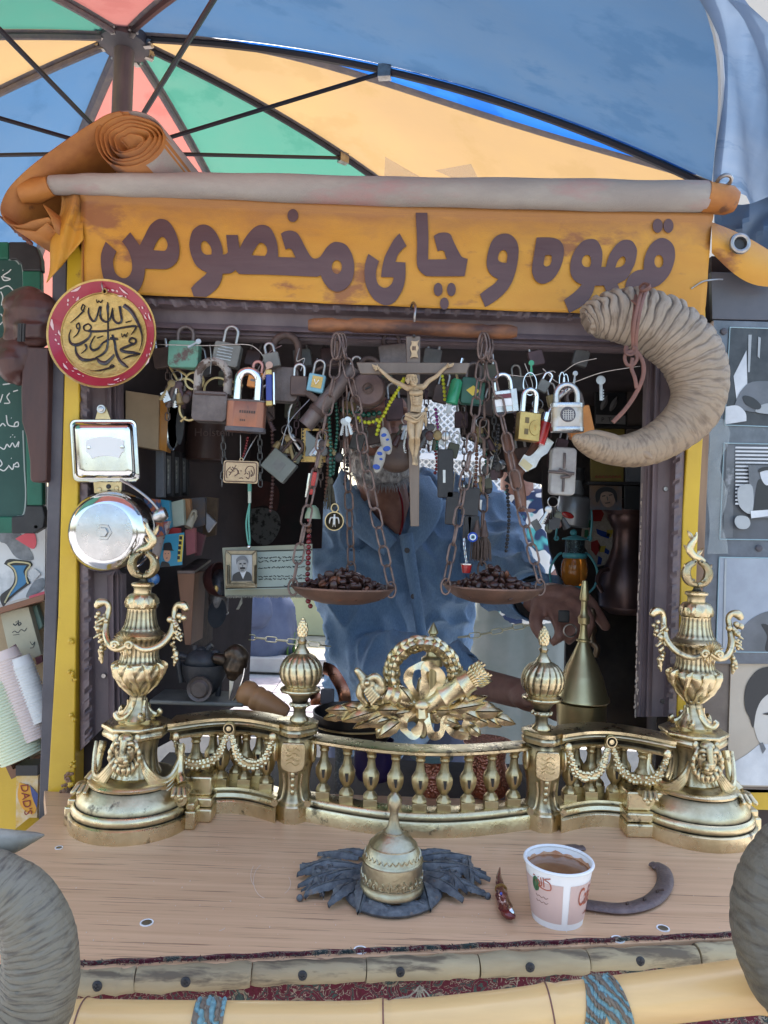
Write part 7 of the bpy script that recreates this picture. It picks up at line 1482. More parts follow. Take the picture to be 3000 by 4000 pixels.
# coin medallion
t=hung('coin_medallion','round metal medallion with a winged figure hanging in front of the shirt','medallion',1306,2036,.94);k=.94/FPX
mb=MB();mb.lathe((0,.0015,0),[(0,.0028),(33*k,.0028),(34*k,.0036),(37*k,.0036),(38*k,.001),(37*k,0),(0,0)],36,R=Rx);loc(mb,'medal_disc',brass2,t)
blobobj('winged_figure',[('t',[V((0,-.0016,.006)),V((0,-.0016,-.004))],[.0018,.0022]),('b',V((0,-.0016,.0085)),.0015)]+[('t',[V((0,-.0016,.004)),V((q*.0045,-.0016,.0045)),V((q*.006,-.0016,.000)),V((q*.0062,-.0016,-.003))],[.001,.0011,.001,.0006]) for q in (-1,1)]+[('t',[V((0,-.0016,-.003)),V((q*.0018,-.0016,-.007))],[.0012,.0007]) for q in (-1,1)],.0004,chrome_scr,t,1,shift=False)
mb=MB();mb.tube([V((cos(a)*14*k,0,52*k+sin(a)*16*k)) for a in [2*pi*j/20 for j in range(20)]],.001,6,closed=True);loc(mb,'key_ring',brass2,t)
# blue-spotted wooden fish pair
for px,py,rt,hh,lb in ((1508,1722,-14,112,'white wooden fish charm with blue spots, the upper one of the pair'),(1482,1795,12,112,'white wooden fish charm with blue spots, the lower one of the pair')):
    t=hung('fish_charm',lb,'charm',px,py,.95,rt,'spotted fish charms');k=.95/FPX
    mb=MB();mb.ball((0,0,0),(22*k,14*k,hh/2*k),16);loc(mb,'charm_body',mat('chalky wood',(.48,.47,.42),(.34,.33,.3),sc=50,rough=.7,bump=.5) if 'chalky wood' not in MATS else MATS['chalky wood'],t)
    for x,z,r2 in ((-4,-32,15),(-4,22,11),(6,2,7)):disc(t,x*k,z*k,11.5*k,r2*k,blued if 0 else bluee,'blue_spot',r2*k*.7,.001)
    mb=MB();mb.tube([V((0,0,hh/2*k)),V((.002,0,hh/2*k+.012))],.0006,5);loc(mb,'string',rope,t)
# evil-eye charm, tassels, red bell
t=hung('blue_eye_charm','round blue glass eye charm near the right scale chains','charm',1846,2098,.935);k=.935/FPX
for r2,m_,z in ((20,bluee,.002),(13,white,.0032),(9,lblue,.004),(5,black,.0048)):disc(t,0,0,0,r2*k,m_,'eye_ring',th=z)
t=hung('red_thimble','small red and silver thimble shaped bell on a short chain above the right pan beans','charm',1822,2222,.93);k=.93/FPX
mb=MB();mb.lathe((0,0,-16*k),[(16*k,0),(21*k,28*k),(22*k,34*k)],24);loc(mb,'red_cup',redl,t);mb=MB();mb.lathe((0,0,16*k),[(23*k,0),(23*k,4*k),(6*k,6*k)],24);loc(mb,'silver_rim',chrome,t)
chain([P(1822,2200,.93),P(1815,2140,.932),P(1812,2100,.934)],.006,.0032,.0005,chrome,t,'fine_link',jit=.2)
for px,py,lb in ((1862,2080,'left brown tassel hanging by the right scale chains'),(1892,2080,'right brown tassel hanging by the right scale chains')):
    t=T('tassel',lb,'tassel',P(px,py,.94),'brown tassels');c=P(px,py,.94);mb=MB()
    for q in range(70):a=random.uniform(0,6.28);rr=random.uniform(0,.009);mb.tube([c+V((cos(a)*.002,sin(a)*.002,-.004)),c+V((cos(a)*rr,sin(a)*rr,-.014)),c+V((cos(a)*rr*1.2,sin(a)*rr,-.036*random.uniform(.85,1.05)))],.0007,3)
    o=mb.build('threads',mat('brown tassel silk',(.1,.065,.05),(.06,.04,.03),sc=200,rough=.8) if 'brown tassel silk' not in MATS else MATS['brown tassel silk'],t);o['kind']='stuff';mb=MB();mb.lathe(c+V((0,0,-.006)),[(.0055,0),(.0055,.005),(.003,.014),(.0015,.022)],14);mb.build('cap',iron,t)
for px,py,w_,h_,rt,lb in ((1740,1850,62,190,-2,'flat black metal case with a slot hanging right of the crucifix'),(1765,1985,48,130,2,'narrow black hinge bar hanging below the slotted case'),(1838,1960,66,110,4,'black leather fob beside the right scale chains'),(1850,2055,46,80,-6,'small black bell shaped fob above the blue eye charm'),(1825,2060,30,90,3,'dark steel tag hanging by the blue eye charm')):
    t=hung('black_fob',lb,'fob',px,py,.955,rt);k=.955/FPX;loc(rbox(w_*k,h_*k,.006,8*k),'case',black,t,bevel=.001)
    if h_==190:mb=MB();mb.box((-.002,-.003,-.004),(10*k,.002,50*k));loc(mb,'slot',chrome_scr,t)
    mb=MB();mb.tube([V((0,0,h_/2*k)),V((.001,0,h_/2*k+.03))],.0008,5);loc(mb,'cord',rope,t)
t=hung('brown_leather_pouch','brown leather pouch hanging behind the crucifix','pouch',1548,1760,1.0,0);k=1.0/FPX
blobobj('pouch',[('b',V((0,0,0)),(.022,.012,.026)),('b',V((0,0,-.014)),(.024,.014,.018))],.003,mat('brown leather',(.11,.07,.05),(.07,.045,.035),sc=20,rough=.5,bump=.3),t,2,shift=False)
t=hung('antler_handle','forked brown wooden slingshot hanging by the brass padlock','slingshot',2010,1830,.965);k=.965/FPX
blobobj('forked_wood',[('t',[V((-38*k,0,130*k)),V((-22*k,0,60*k)),V((0,0,-10*k)),V((22*k,0,-90*k)),V((30*k,0,-150*k))],[18*k,22*k,27*k,25*k,22*k]),('t',[V((85*k,0,110*k)),V((60*k,0,50*k)),V((6*k,0,-20*k))],[18*k,22*k,25*k])],.0022,mat('reddish forked wood',(.17,.08,.05),(.11,.055,.04),sc=20,rough=.45,bump=.2),t,2,shift=False)
t=hung('bottle_opener','flat cream and steel bottle opener hanging tilted below the brass padlock','bottle opener',2095,1775,.95,38);k=.95/FPX
flat_pts=[V((x,y)) for x,y in contour([(-30,-75,1),(12,-80,1),(30,-40,1),(22,0),(30,30,1),(22,80,1),(-30,78,1),(-38,45),(-12,30),(-14,-20),(-36,-30,1)],3)]
mb=MB();mb.quadbox([V((p.x*k,-.001,p.y*k)) for p in flat_pts],(0,.002,0));loc(mb,'opener_plate',chrome_scr,t,smooth=0);mb=MB();mb.box((-.002,-.0014,-.020),(.016,.0006,.010));loc(mb,'cream_panel',cardyel,t)
t=hung('white_flask','worn white metal flask with relief cross ornament below the cream padlock','flask',2196,1842,.96,1);k=.96/FPX
loc(rbox(98*k,186*k,.016,18*k),'flask_body',mat('scuffed white metal',(.4,.39,.37),(.28,.27,.26),sc=40,rough=.5,c3=(.15,.14,.13),c3s=60,c3t=.62),t,bevel=.002)
for a,b,r2 in (((0,70),(0,10),5),((0,-30),(0,-80),5),((-60,-5),(40,-8),6),((-20,5),(30,-15),7),((-12,-25),(24,-20),6)):mb=MB();mb.tube([V((a[0]*k,-.009,a[1]*k)),V(((a[0]+b[0])/2*k,-.0105,(a[1]+b[1])/2*k)),V((b[0]*k,-.009,b[1]*k))],r2*k,8);loc(mb,'relief_ornament',darkmetal,t)
t=hung('round_bangle','silver twisted bangle hanging under the pipe lock','bangle',1160,1640,.97);k=.97/FPX
mb=MB();mb.tube([V((cos(a)*34*k,0,sin(a)*82*k)) for a in [pi*.55+pi*.95*j/20 for j in range(21)]],5*k,8,rf=lambda u,th:1+.2*sin(u*80));loc(mb,'bangle_arc',chrome_scr,t)
t=hung('gold_edged_mirror','small dark mirror with a zigzag gold border behind the left scale chain','mirror',1225,1740,1.0,-1);k=1/FPX
mb=MB();mb.box((0,0,0),(96*k,.006,130*k));loc(mb,'gold_frame',gold,t);mb=MB();mb.box((.002,-.0035,.002),(72*k,.002,100*k));loc(mb,'mirror_glass',mat('dark mirror',(.1,.1,.11),rough=.08,metal=1),t)
for j in range(9):
    for s_ in (-1,):mb=MB();z=(-58+j*14)*k;mb.quadbox([V((-46*k,-.0034,z)),V((-36*k,-.0034,z+7*k)),V((-46*k,-.0034,z+14*k))],(0,.0005,0));loc(mb,'zigzag_tooth',black,t,smooth=0)
t=hung('red_penknife','red penknife hanging on the left scale chain','penknife',1222,1888,.945,6);k=.945/FPX
mb=MB();mb.box((0,0,0),(28*k,.006,90*k));loc(mb,'red_scale',redl,t,bevel=.0015);mb=MB();mb.box((-18*k,0,-10*k),(10*k,.003,96*k));loc(mb,'blade',chrome,t,bevel=.0006)
t=hung('green_glass_bell','small pale green glass bell left of the left scale pan chains','bell',1222,2000,.97);k=.97/FPX
mb=MB();mb.lathe((0,0,-26*k),[(32*k,0),(30*k,14*k),(22*k,40*k),(10*k,52*k)],20);loc(mb,'bell_glass',mat('jade glass',(.12,.3,.22),(.3,.33,.22),sc=30,rough=.25),t)
# ================================================================ INSIDE THE KIOSK, LEFT
def bk(name,lab,cat_,quad,Y,th,m,group=None,lab2=None):
    t=T(name,lab,cat_,P(*quad[0],Y if not isinstance(Y,(list,tuple)) else Y[0]),group)
    Ys=Y if isinstance(Y,(list,tuple)) else [Y]*len(quad);mb=MB();mb.quadbox([P(x,y,yy) for (x,y),yy in zip(quad,Ys)],th);mb.build('cover',m,t,smooth=0,bevel=.0006);return t
bk('cloth_bound_book','tan cloth bound book behind the electric bell','book',[(490,1525),(622,1545),(618,1758),(490,1735)],[1.02,1.04,1.04,1.02],(0,.03,0),tan)
t=T('amber_jar','amber coloured jar with a round chrome lid beside the tan book','jar',P(650,1650,1.06));mb=MB();mb.quadbox([P(618,1560,1.045),P(658,1570,1.045),P(650,1765,1.045),P(614,1752,1.045)],(0,.02,0));mb.build('amber_side',mat('amber plastic',(.45,.2,.03),(.35,.15,.03),sc=14,rough=.3),t,smooth=0)
for rx,m_,dd in ((22,chrome,0),(20,MATS['sage metal'],6),(17,black,30)):mb=MB();mb.lathe(P(676+dd,1660,1.05),[(0,.004),(100*rx/22*1.05/FPX,.004),(102*rx/22*1.05/FPX,0)],40,R=Rx,sx=.26 if dd<20 else .2);mb.build('lid_ring',m_,t)
t=T('wooden_coffee_tin','brown tin with an embossed brand band in the shadow under the iron padlock','tin',P(800,1750,1.2));mb=MB();mb.lathe(P(800,1800,1.2),[(.03,0),(.032,.002),(.032,.07),(.03,.072)],28);mb.build('tin_body',mat('dark brown tin',(.09,.05,.04),(.06,.035,.03),sc=12,rough=.4),t)
text('tin_lettering','Holstein',lambda x,y:P(835+x*75,1690-y*75,1.165),.0004,mat('faint tin print',(.13,.09,.08),rough=.6),t,size=.6)
for j in range(7):
    x0=608+j*38*(1-.045*j);x1=x0+30*(1-.05*j);Ya=1.06+.045*j;yt=1752+j*5;yb=1942-j*2
    t=T('cassette_case',['first','second','third','fourth','fifth','sixth','seventh'][j]+' cassette case from the left in the row on the inner wall','cassette',P(x0,yt,Ya),'cassette cases')
    mb=MB();mb.quadbox([P(x0,yt,Ya),P(x1,yt+3,Ya),P(x1,yb,Ya),P(x0,yb,Ya)],(.001,.010,0));mb.build('case',black if j else MATS['photo mid grey'],t,smooth=0,bevel=.0006)
    if j:mb=MB();mb.quadbox([P(x0+6,yt+22,Ya-.001),P(x1-6,yt+24,Ya-.001),P(x1-8,yb-14,Ya-.001),P(x0+8,yb-12,Ya-.001)],(0,.001,0));mb.build('spine_card',pmid if j<6 else pdark,t,smooth=0);mb=MB();mb.quadbox([P(x0+9,yt+34,Ya-.0015),P(x1-11,yt+40,Ya-.0015),P(x1-13,yb-60,Ya-.0015),P(x0+11,yb-30,Ya-.0015)],(0,.0005,0));mb.build('spine_print',mat('cassette print',(.42,.44,.4),(.06,.07,.07),sc=130,rough=.5) if 'cassette print' not in MATS else MATS['cassette print'],t,smooth=0)
cols=[((560,1945),(618,1950),(640,2090),(600,2100),mat('orange comic print',(.5,.15,.06),(.06,.12,.25),sc=40,rough=.5,lo=.48,hi=.53),'orange and blue comic cover behind the bell gong',1.04),
        ((618,1950),(660,1955),(668,2060),(640,2080),cyanp,'narrow blue booklet right of the comic cover',1.06),((655,1965),(715,1950),(720,2050),(668,2062),mat('pale green map',(.35,.42,.33),(.45,.48,.4),sc=30,rough=.6),'pale green folded map standing in the book row',1.08),
        ((712,1948),(742,1948),(748,2060),(722,2062),handlew,'brown wooden slat standing between the booklets',1.10),((745,1945),(800,1942),(800,2050),(752,2062),mat('blue brown book',(.06,.09,.13),(.16,.1,.06),sc=20,rough=.6),'blue and brown book behind the scroll',1.14),((800,1940),(850,1945),(840,2090),(790,2100),mat('straw brown paper',(.16,.11,.07),(.1,.07,.05),sc=60,rough=.8),'bundle of brown papers at the end of the book row',1.2),
        ((600,2045),(660,2035),(628,2190),(592,2180),mat('floral paper',(.5,.42,.38),(.35,.1,.1),sc=90,rough=.7,lo=.56,hi=.6),'pale floral paper sheet next to the gong',1.05),((650,2060),(700,2062),(700,2120),(648,2100),redp,'red booklet corner above the turquoise postcard',1.07),((722,2070),(760,2062),(762,2160),(728,2170),mat('faded pink book',(.42,.14,.14),(.33,.1,.12),sc=20,rough=.6),'faded pink book right of the turquoise postcard',1.1),
        ((760,2075),(800,2090),(780,2170),(760,2170),mat('dark rose book',(.15,.05,.06),rough=.6),'dark rose book spine in the shadow',1.13),((800,2000),(842,2040),(812,2080),(804,2062),mat('grey floppy disk',(.33,.34,.38),rough=.5),'grey floppy disk tilted at the end of the shelf',1.15)]
for i,q in enumerate(cols):bk('book' if 'book' in q[5] else 'paper_item',q[5],'book' if 'book' in q[5] else 'paper',q[:4],q[6],(0,.012,0),q[4])
# turquoise postcard with a cartoon gentleman (a plain generic figure)
t=T('postcard','turquoise postcard with a printed man in a round hat, on the left shelf','postcard',P(665,2155,1.045))
pcf=lambda x,y:P(550+x/2.329,1850+y/2.329,1.045)
mb=MB();mb.quadbox([pcf(225,555),pcf(395,535),pcf(375,830),pcf(150,855)],(0,.002,0));mb.build('card',cyanp,t,smooth=0)
flat('film_strip',[[(350,560),(392,556),(375,800),(335,805)]],lambda x,y:pcf(x,y)+V((0,-.0003,0)),.0003,yelp,t)
for j in range(5):mb=MB();c=pcf(365-j*5,585+j*45)+V((0,-.0008,0));mb.box(c,(.004,.0003,.005));mb.build('film_hole',pdark,t)
flat('printed_face',[[tuple(p) for p in ell(240,740,34,62)]],lambda x,y:pcf(x,y)+V((0,-.0006,0)),.0003,mat('print skin',(.6,.33,.22),rough=.5),t)
flat('printed_hat',[contour([(205,690,1),(212,640),(240,628),(275,632),(290,690,1),(305,700),(250,700),(195,695)],4)],lambda x,y:pcf(x,y)+V((0,-.0009,0)),.0003,pdark,t)
flat('printed_coat',[contour([(175,850,1),(195,800),(235,805),(260,820),(270,845,1)],3)],lambda x,y:pcf(x,y)+V((0,-.0008,0)),.0003,pdark,t)
for a,b in (((222,730),(230,728)),((250,728),(258,726)),((232,770),(246,766))):mb=MB();mb.tube([pcf(*a)+V((0,-.0012,0)),pcf(*b)+V((0,-.0012,0))],.0006,5);mb.build('printed_mark',pdark,t)
t=T('rolled_paper','small roll of cream paper leaning on the left shelf','paper roll',P(755,2045,1.1));mb=MB();mb.tube([P(735,2060,1.09),P(758,2010,1.1)],.006,14);mb.build('roll',mat('cream paper',(.5,.45,.35),(.4,.36,.28),sc=70,rough=.8),t);mb=MB();mb.tube(cat([P(742,2030,1.095),P(752,1998,1.09),P(765,2000,1.09),P(762,2030,1.095)],5),.0018,8,flat=2.5);mb.build('curled_end',MATS['cream paper'],t)
t=T('blue_ball','blue enamel ball partly hidden by the left urn finial','ball',P(600,2260,1.04));mb=MB();mb.ball(P(600,2262,1.04),.009,18);mb.build('sphere',mat('blue ball enamel',(.05,.16,.4),(.2,.32,.5),sc=60,rough=.3,lo=.55,hi=.6),t)
# wooden box with holes, copper ladle bowl, pierced cup
t=T('perforated_wooden_box','tall brown wooden box with holes in its top on the left shelf','wooden box',P(755,2370,1.08))
mb=MB();mb.quadbox([P(692,2240,1.06),P(760,2240,1.06),P(745,2520,1.06),P(722,2520,1.06)],(0,.07,0));mb.build('front_panel',boxw,t,smooth=0,bevel=.001);mb=MB();mb.quadbox([P(692,2240,1.06),P(760,2240,1.06),P(824,2194,1.2),P(775,2190,1.2)],(0,0,.004));mb.build('top_panel',darkmetal,t,smooth=0)
mb=MB();mb.quadbox([P(762,2240,1.07),P(830,2200,1.22),P(830,2500,1.22),P(750,2560,1.07)],(-.002,.01,0));mb.build('side_panel',mat('ribbed brown side',(.09,.06,.05),(.04,.03,.03),sc=60,rough=.8,bump=1),t,smooth=0)
for u in (.2,.5,.8):mb=MB();a=P(735+u*45,2236-u*44,1.06+.14*u);mb.lathe(a+V((0,0,.005)),[(0,0),(.007,0)],16);mb.build('hole',black,t)
t=T('copper_bowl','dark copper bowl with a glint, hanging beside the wooden box','bowl',P(830,2260,1.1));Rb_=Matrix.Rotation(rad(75),3,'Y') @ Matrix.Rotation(rad(20),3,'X')
mb=MB();mb.lathe(P(810,2275,1.1),[(0,0),(.012,.001),(.021,.007),(.026,.018),(.027,.026),(.0262,.026),(.024,.018),(.018,.008),(0,.004)],32,R=Rb_);mb.build('bowl',mat('dark plum copper',(.12,.05,.045),(.08,.035,.035),sc=20,rough=.3,metal=.6),t)
mb=MB();mb.ball(P(843,2300,1.075),(.004,.002,.006),10);mb.build('bright_glint',gold,t)  # gold bead stands in for the glint on the bowl
t=T('pierced_metal_cup','pierced grey metal cup lying on its side with its dark mouth showing','cup',P(855,2330,1.12));Rc_=Matrix.Rotation(rad(35),3,'Y') @ Matrix.Rotation(rad(-200),3,'X')
ax0,ax1=P(856,2225,1.12),P(853,2395,1.10)
mb=MB();mb.tube([ax0,ax0.lerp(ax1,.3),ax0.lerp(ax1,.6),ax1],[.010,.016,.0155,.014],32,caps=False);o=mb.build('cup_shell',mat('etched grey tin',(.16,.16,.17),(.07,.07,.075),sc=120,rough=.4,metal=.7,bump=.6),t);sd=o.modifiers.new('t','SOLIDIFY');sd.thickness=.001
mb=MB();mb.tube([ax1+V((cos(a)*.0145,-.008*sin(a)*0+sin(a)*.0145,sin(a)*.002)) for a in [2*pi*j/32 for j in range(32)]],.0012,6,closed=True);mb.build('rim_ring',chrome_scr,t);mb=MB();mb.lathe(P(848,2395,1.085),[(0,0),(.0165,0)],28,R=Matrix.Rotation(rad(68),3,'X'),sx=.85,sy=1.4);mb.build('dark_mouth',black,t)
# framed portrait and document
t=T('framed_document','long framed handwritten Persian certificate hanging behind the portrait','framed document',P(1030,2230,1.05));Zd=ZZ(550,1850,2.329);fd_=lambda u,v,d=0:P(*Zd(u,v),1.05+d)
mb=MB();mb.quadbox([fd_(742,675),fd_(1560,640),fd_(1560,1108),fd_(765,1118)],(0,.004,0));mb.build('cream_mount',mat('yellowed mount',(.34,.34,.25),(.26,.27,.2),sc=12,rough=.6),t,smooth=0)
mb=MB();mb.quadbox([fd_(770,720,-.001),fd_(1560,700,-.001),fd_(1560,1040,-.001),fd_(790,1060,-.001)],(0,.0008,0));mb.build('document_sheet',mat('pale green sheet',(.36,.42,.37),(.3,.36,.32),sc=20,rough=.6),t,smooth=0)
random.seed(77)
for row,v0 in enumerate((770,800,860,940,965,1030)):
    u=1070 if row !=5 else 1300
    while u<1480:
        w_=random.uniform(18,46);pts=[(u+w_*q/4,v0+random.uniform(-9,7)-(u-1070)*.03) for q in range(5)];mb=MB();mb.tube(cat([fd_(a,b,-.0018) for a,b in pts],3),.0005,4);mb.build('handwriting',inkd,t);u+=w_+random.uniform(5,14)
for v0 in (712,1045):mb=MB();mb.tube([fd_(770,v0,-.0015),fd_(1560,v0-20,-.0015)],.0007,4);mb.build('ruled_border',inkd,t)
mb=MB()
for j in range(150):u=780+j*5.2;mb.tube([fd_(u,1108,-.001),fd_(u+random.uniform(-4,4),1122+random.uniform(0,14),-.002)],.0005,3)
for j in range(14):mb.tube([fd_(920,1118,-.002),fd_(905+random.uniform(-20,20),1180,-.002),fd_(885+random.uniform(-18,18),1235,-.003)],.0005,3)
o=mb.build('frayed_fringe',rope,t);o['kind']='stuff'
t=T('framed_portrait','small silver framed black and white portrait of a man in a dark suit','framed portrait',P(946,2215,1.03));fp_=lambda u,v,d=0:P(*Zd(u,v),1.03+d)
pf4=[(768,695,1055,1040),(822,738,1012,975)]
silv=mat('tarnished silver gilt',(.32,.28,.2),(.2,.17,.12),sc=50,rough=.35,metal=.9,bump=.3,point=((.05,.04,.03),.45,.52))
def frame4(o_,i_,Yf,m,t,name='frame_rail',d=.004,fn=fp_):
    x0,y0,x1,y1=o_;a0,b0,a1,b1=i_
    for q in ([(x0,y0),(x1,y0),(a1,b0),(a0,b0)],[(x1,y0),(x1,y1),(a1,b1),(a1,b0)],[(x1,y1),(x0,y1),(a0,b1),(a1,b1)],[(x0,y1),(x0,y0),(a0,b0),(a0,b1)]):
        mb=MB();mb.quadbox([fn(*p) for p in q],(0,d,0));mb.build(name,m,t,smooth=0,bevel=.0012)
frame4(pf4[0],pf4[1],1.03,silv,t)
mb=MB();mb.quadbox([fp_(820,736,.002),fp_(1014,736,.002),fp_(1014,977,.002),fp_(820,977,.002)],(0,.001,0));mb.build('photo_paper',pgrey,t,smooth=0)
fp2=lambda d:(lambda x,y:fp_(x,y,.002-d))
flat('printed_suit',[contour([(832,972,1),(838,925),(870,900),(900,890,1),(930,960,1),(960,888,1),(990,900),(1008,930),(1010,972,1)],4)],fp2(.0004),.0003,pdark,t)
flat('printed_shirt',[contour([(900,888,1),(960,885,1),(935,972,1),(915,972,1)],2)],fp2(.0003),.0002,plight,t)
flat('printed_face',[[tuple(p) for p in ell(925,838,44,62)]],fp2(.0007),.0003,mat('print face grey',(.33,.33,.32),(.24,.24,.24),sc=90,rough=.4),t)
flat('printed_hair',[contour([(872,830,1),(868,780),(900,752),(945,750),(975,785),(976,825,1),(960,795),(920,785),(885,798)],4)],fp2(.001),.0003,pmid,t)
for a,b,w_,m_ in (((898,822),(915,820),.0010,pdark),((935,820),(955,820),.0010,pdark),((905,862),(948,860),.0014,pdark),((925,830),(925,850),.0006,pmid),((912,880),(938,880),.0005,pmid)):mb=MB();mb.tube([fp2(.0014)(*a),fp2(.0014)(*b)],w_,5);mb.build('printed_feature',m_,t)
for i in range(14):mb=MB();u=790+i*18;mb.tube([fp_(u+10*cos(a),1012+8*sin(a)-(6 if i>9 else 0),-.003) for a in [j*.8 for j in range(9)]],.0011,6);mb.build('cast_rose',silv,t)
for i in range(10):
    for bx,sx2 in ((800,-1),(1040,1)):
        mb=MB();b_=fp_(bx-sx2*8,1000-i*16,-.002);mb.leaf(b_,fp_(bx+sx2*16,985-i*17,-.004),.0022,(0,-1,0),n=4);mb.build('cast_leaf',silv,t)
t=T('green_cord_pendant','green and white cord hanging from the gold plaque down to the portrait','cord',P(975,1900,.96))
for pts,r2,m_ in (([(975,1890),(975,1920)],.0026,mat('teal cord',(.1,.3,.24),rough=.7)),([(975,1920),(975,1965)],.0022,mat('pale cord wrap',(.45,.48,.4),rough=.7)),([(975,1965),(962,2040),(968,2110),(974,2130)],.0012,MATS['teal cord']),([(975,1965),(972,2040),(976,2110),(974,2130)],.0012,MATS['teal cord'])):mb=MB();mb.tube(cat([P(x,y,.965) for x,y in pts],5) if len(pts)>2 else [P(x,y,.965) for x,y in pts],r2,8);mb.build('cord',m_,t)
mb=MB();mb.ball(P(973,2136,.965),.003,10);mb.build('cord_end',chrome,t)
# dark woven picture that fills the back left of the opening
t=T('dark_rug_picture','large dark woven picture of a bearded face hanging at the back left','tapestry',P(1010,1850,1.46));mb=MB();mb.quadbox([P(830,1500,1.46),P(1385,1500,1.46),P(1345,1700,1.46),P(1318,1860,1.46),P(1262,1960,1.46),P(1255,2142,1.46),P(830,2160,1.46)],(0,.012,0));mb.build('woven_panel',mat('dark woven wool',(.028,.014,.016),(.012,.014,.014),sc=9,rough=.95,bump=.8,c3=(.06,.02,.02),c3s=14,c3t=.6),t,smooth=0)
flat('woven_face',[contour([(960,1990),(950,1930),(985,1890),(1040,1880),(1085,1905),(1090,1960),(1075,2000),(1040,1975),(1000,1980)],5)],lambda x,y:P(x,y,1.458),.001,mat('dark red wool',(.07,.025,.022),(.04,.02,.02),sc=30,rough=.95),t)
flat('woven_beard',[contour([(965,2000),(1000,1985),(1040,1985),(1085,2005),(1095,2060),(1060,2120),(1010,2125),(975,2080)],5)],lambda x,y:P(x,y,1.4575),.001,mat('grey black wool',(.1,.1,.1),(.02,.02,.02),sc=90,rough=.95,lo=.5,hi=.6),t)
# coffee grinder, bell-handled knives and pestle
t=T('iron_coffee_grinder','small black cast iron stand holding a round pot on the inner shelf','iron stand',P(780,2640,1.02));Zg=ZZ(550,1850,2.329);gg=lambda u,v,d=0:P(*Zg(u,v),1.03+d)
im=mat('matt black iron',(.035,.035,.04),(.06,.06,.065),sc=50,rough=.5,bump=.4,metal=.3)
for pts in ([(460,2040),(470,1900),(475,1780),(500,1745)],[(700,2020),(720,1880),(745,1790),(720,1755),(600,1755)],[(370,1900),(345,1740),(340,1680),(370,1655),(480,1690)],[(590,1700),(650,1640),(690,1625),(705,1660),(700,1740)],[(500,1620),(490,1560)],[(610,1640),(615,1590),(650,1560)]):mb=MB();mb.tube(cat([gg(*p) for p in pts],6) if len(pts)>2 else [gg(*p) for p in pts],.0042,10);mb.build('iron_leg',im,t)
mb=MB();mb.lathe(gg(575,2010),[(.012,0),(.022,.012),(.031,.03),(.033,.045),(.030,.045),(.02,.03)],32);mb.build('pot',im,t);mb=MB();mb.ball(gg(555,1715),(.024,.022,.020),20);mb.build('round_lid',im,t);mb=MB();mb.ball(gg(555,1620),(.009,.009,.008),14);mb.build('lid_knob',im,t);mb=MB();mb.lathe(gg(535,1960,-.035),[(0,.004),(.010,.004),(.013,.001),(.017,.003),(.018,0)],24,R=Rx);mb.build('round_vent',darkmetal,t)
mb=MB();mb.box(gg(560,2040),(.13,.07,.006));mb.build('base_slab',greyl,t,bevel=.002)
t=T('animal_head_knives','pair of knives with bronze animal head handles leaning on the inner shelf','knives',P(920,2620,1.02))
blobobj('animal_head',[('t',[gg(800,1640,-.02),gg(860,1630,-.02),(gg(905,1680,-.02)),gg(920,1740,-.02)],[.008,.013,.014,.009]),('t',[gg(880,1700,-.02),gg(850,1780,-.02),gg(840,1830,-.02)],[.015,.016,.010]),('t',[gg(690,1680,-.01),gg(800,1710,-.01)],[.008,.010])],.0018,mat('dark bronze',(.14,.1,.07),(.06,.045,.035),sc=50,rough=.35,metal=.8,point=((.02,.015,.012),.44,.52)),t,1)
for pts,m_ in (([(810,1830),(855,1820),(830,1960),(800,2060)],chrome_scr),([(870,1800),(945,1765),(925,1850),(870,2000),(800,2120)],darkmetal)):mb=MB();mb.quadbox([gg(*p,-.025) for p in pts],(0,.003,0));mb.build('blade',m_,t,smooth=0)
mb=MB();mb.tube(cat([gg(945,1770,-.026),gg(925,1870,-.026),(gg(870,2010,-.026)),gg(800,2120,-.026)],6),.0012,6);mb.build('blade_edge',chrome,t)
t=T('wooden_pestle','turned light brown wooden pestle lying in the inner shelf','pestle',P(1020,2730,1.0));a,b=gg(900,1960,-.02),gg(1330,2190,-.03)
mb=MB();qq=[a.lerp(b,j/24) for j in range(25)];mb.tube(qq,[.010,.0145,.0165,.0175,.0178,.0178,.0165,.0155,.017,.0172,.0165,.0155,.0168,.0165,.016,.0155,.015,.0145,.014,.0135,.013,.0125,.012,.011,.009],24);mb.build('pestle_body',handlew,t)
# ================================================================ INSIDE THE KIOSK, RIGHT
Zr=ZZ(2000,1800,2.074)
rr2=lambda u,v,Y=1.1:P(*Zr(u,v),Y)
cs=T('poster_rack','dark rack of framed cassette covers on the inner right wall','rack',P(2400,1700,1.3))
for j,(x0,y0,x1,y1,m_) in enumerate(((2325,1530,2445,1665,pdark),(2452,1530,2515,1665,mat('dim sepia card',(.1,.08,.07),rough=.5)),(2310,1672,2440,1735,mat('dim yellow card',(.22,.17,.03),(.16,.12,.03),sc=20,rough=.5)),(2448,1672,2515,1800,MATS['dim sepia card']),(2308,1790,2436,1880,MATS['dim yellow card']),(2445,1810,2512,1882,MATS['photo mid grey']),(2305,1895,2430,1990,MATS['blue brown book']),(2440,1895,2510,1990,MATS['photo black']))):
    mb=MB();mb.quadbox([P(x0,y0,1.32),P(x1,y0+4,1.32),P(x1,y1+3,1.32),P(x0,y1,1.32)],(0,.006,0));mb.build('cover_card',m_,cs,smooth=0,bevel=.0008)
for x0,x1,y in ((2318,2520,1668),(2305,2520,1742),(2300,2515,1888)):mb=MB();mb.quadbox([P(x0,y-7,1.31),P(x1,y-5,1.31),P(x1,y+6,1.31),P(x0,y+4,1.31)],(0,.02,0));mb.build('shelf_lip',black,cs,smooth=0)
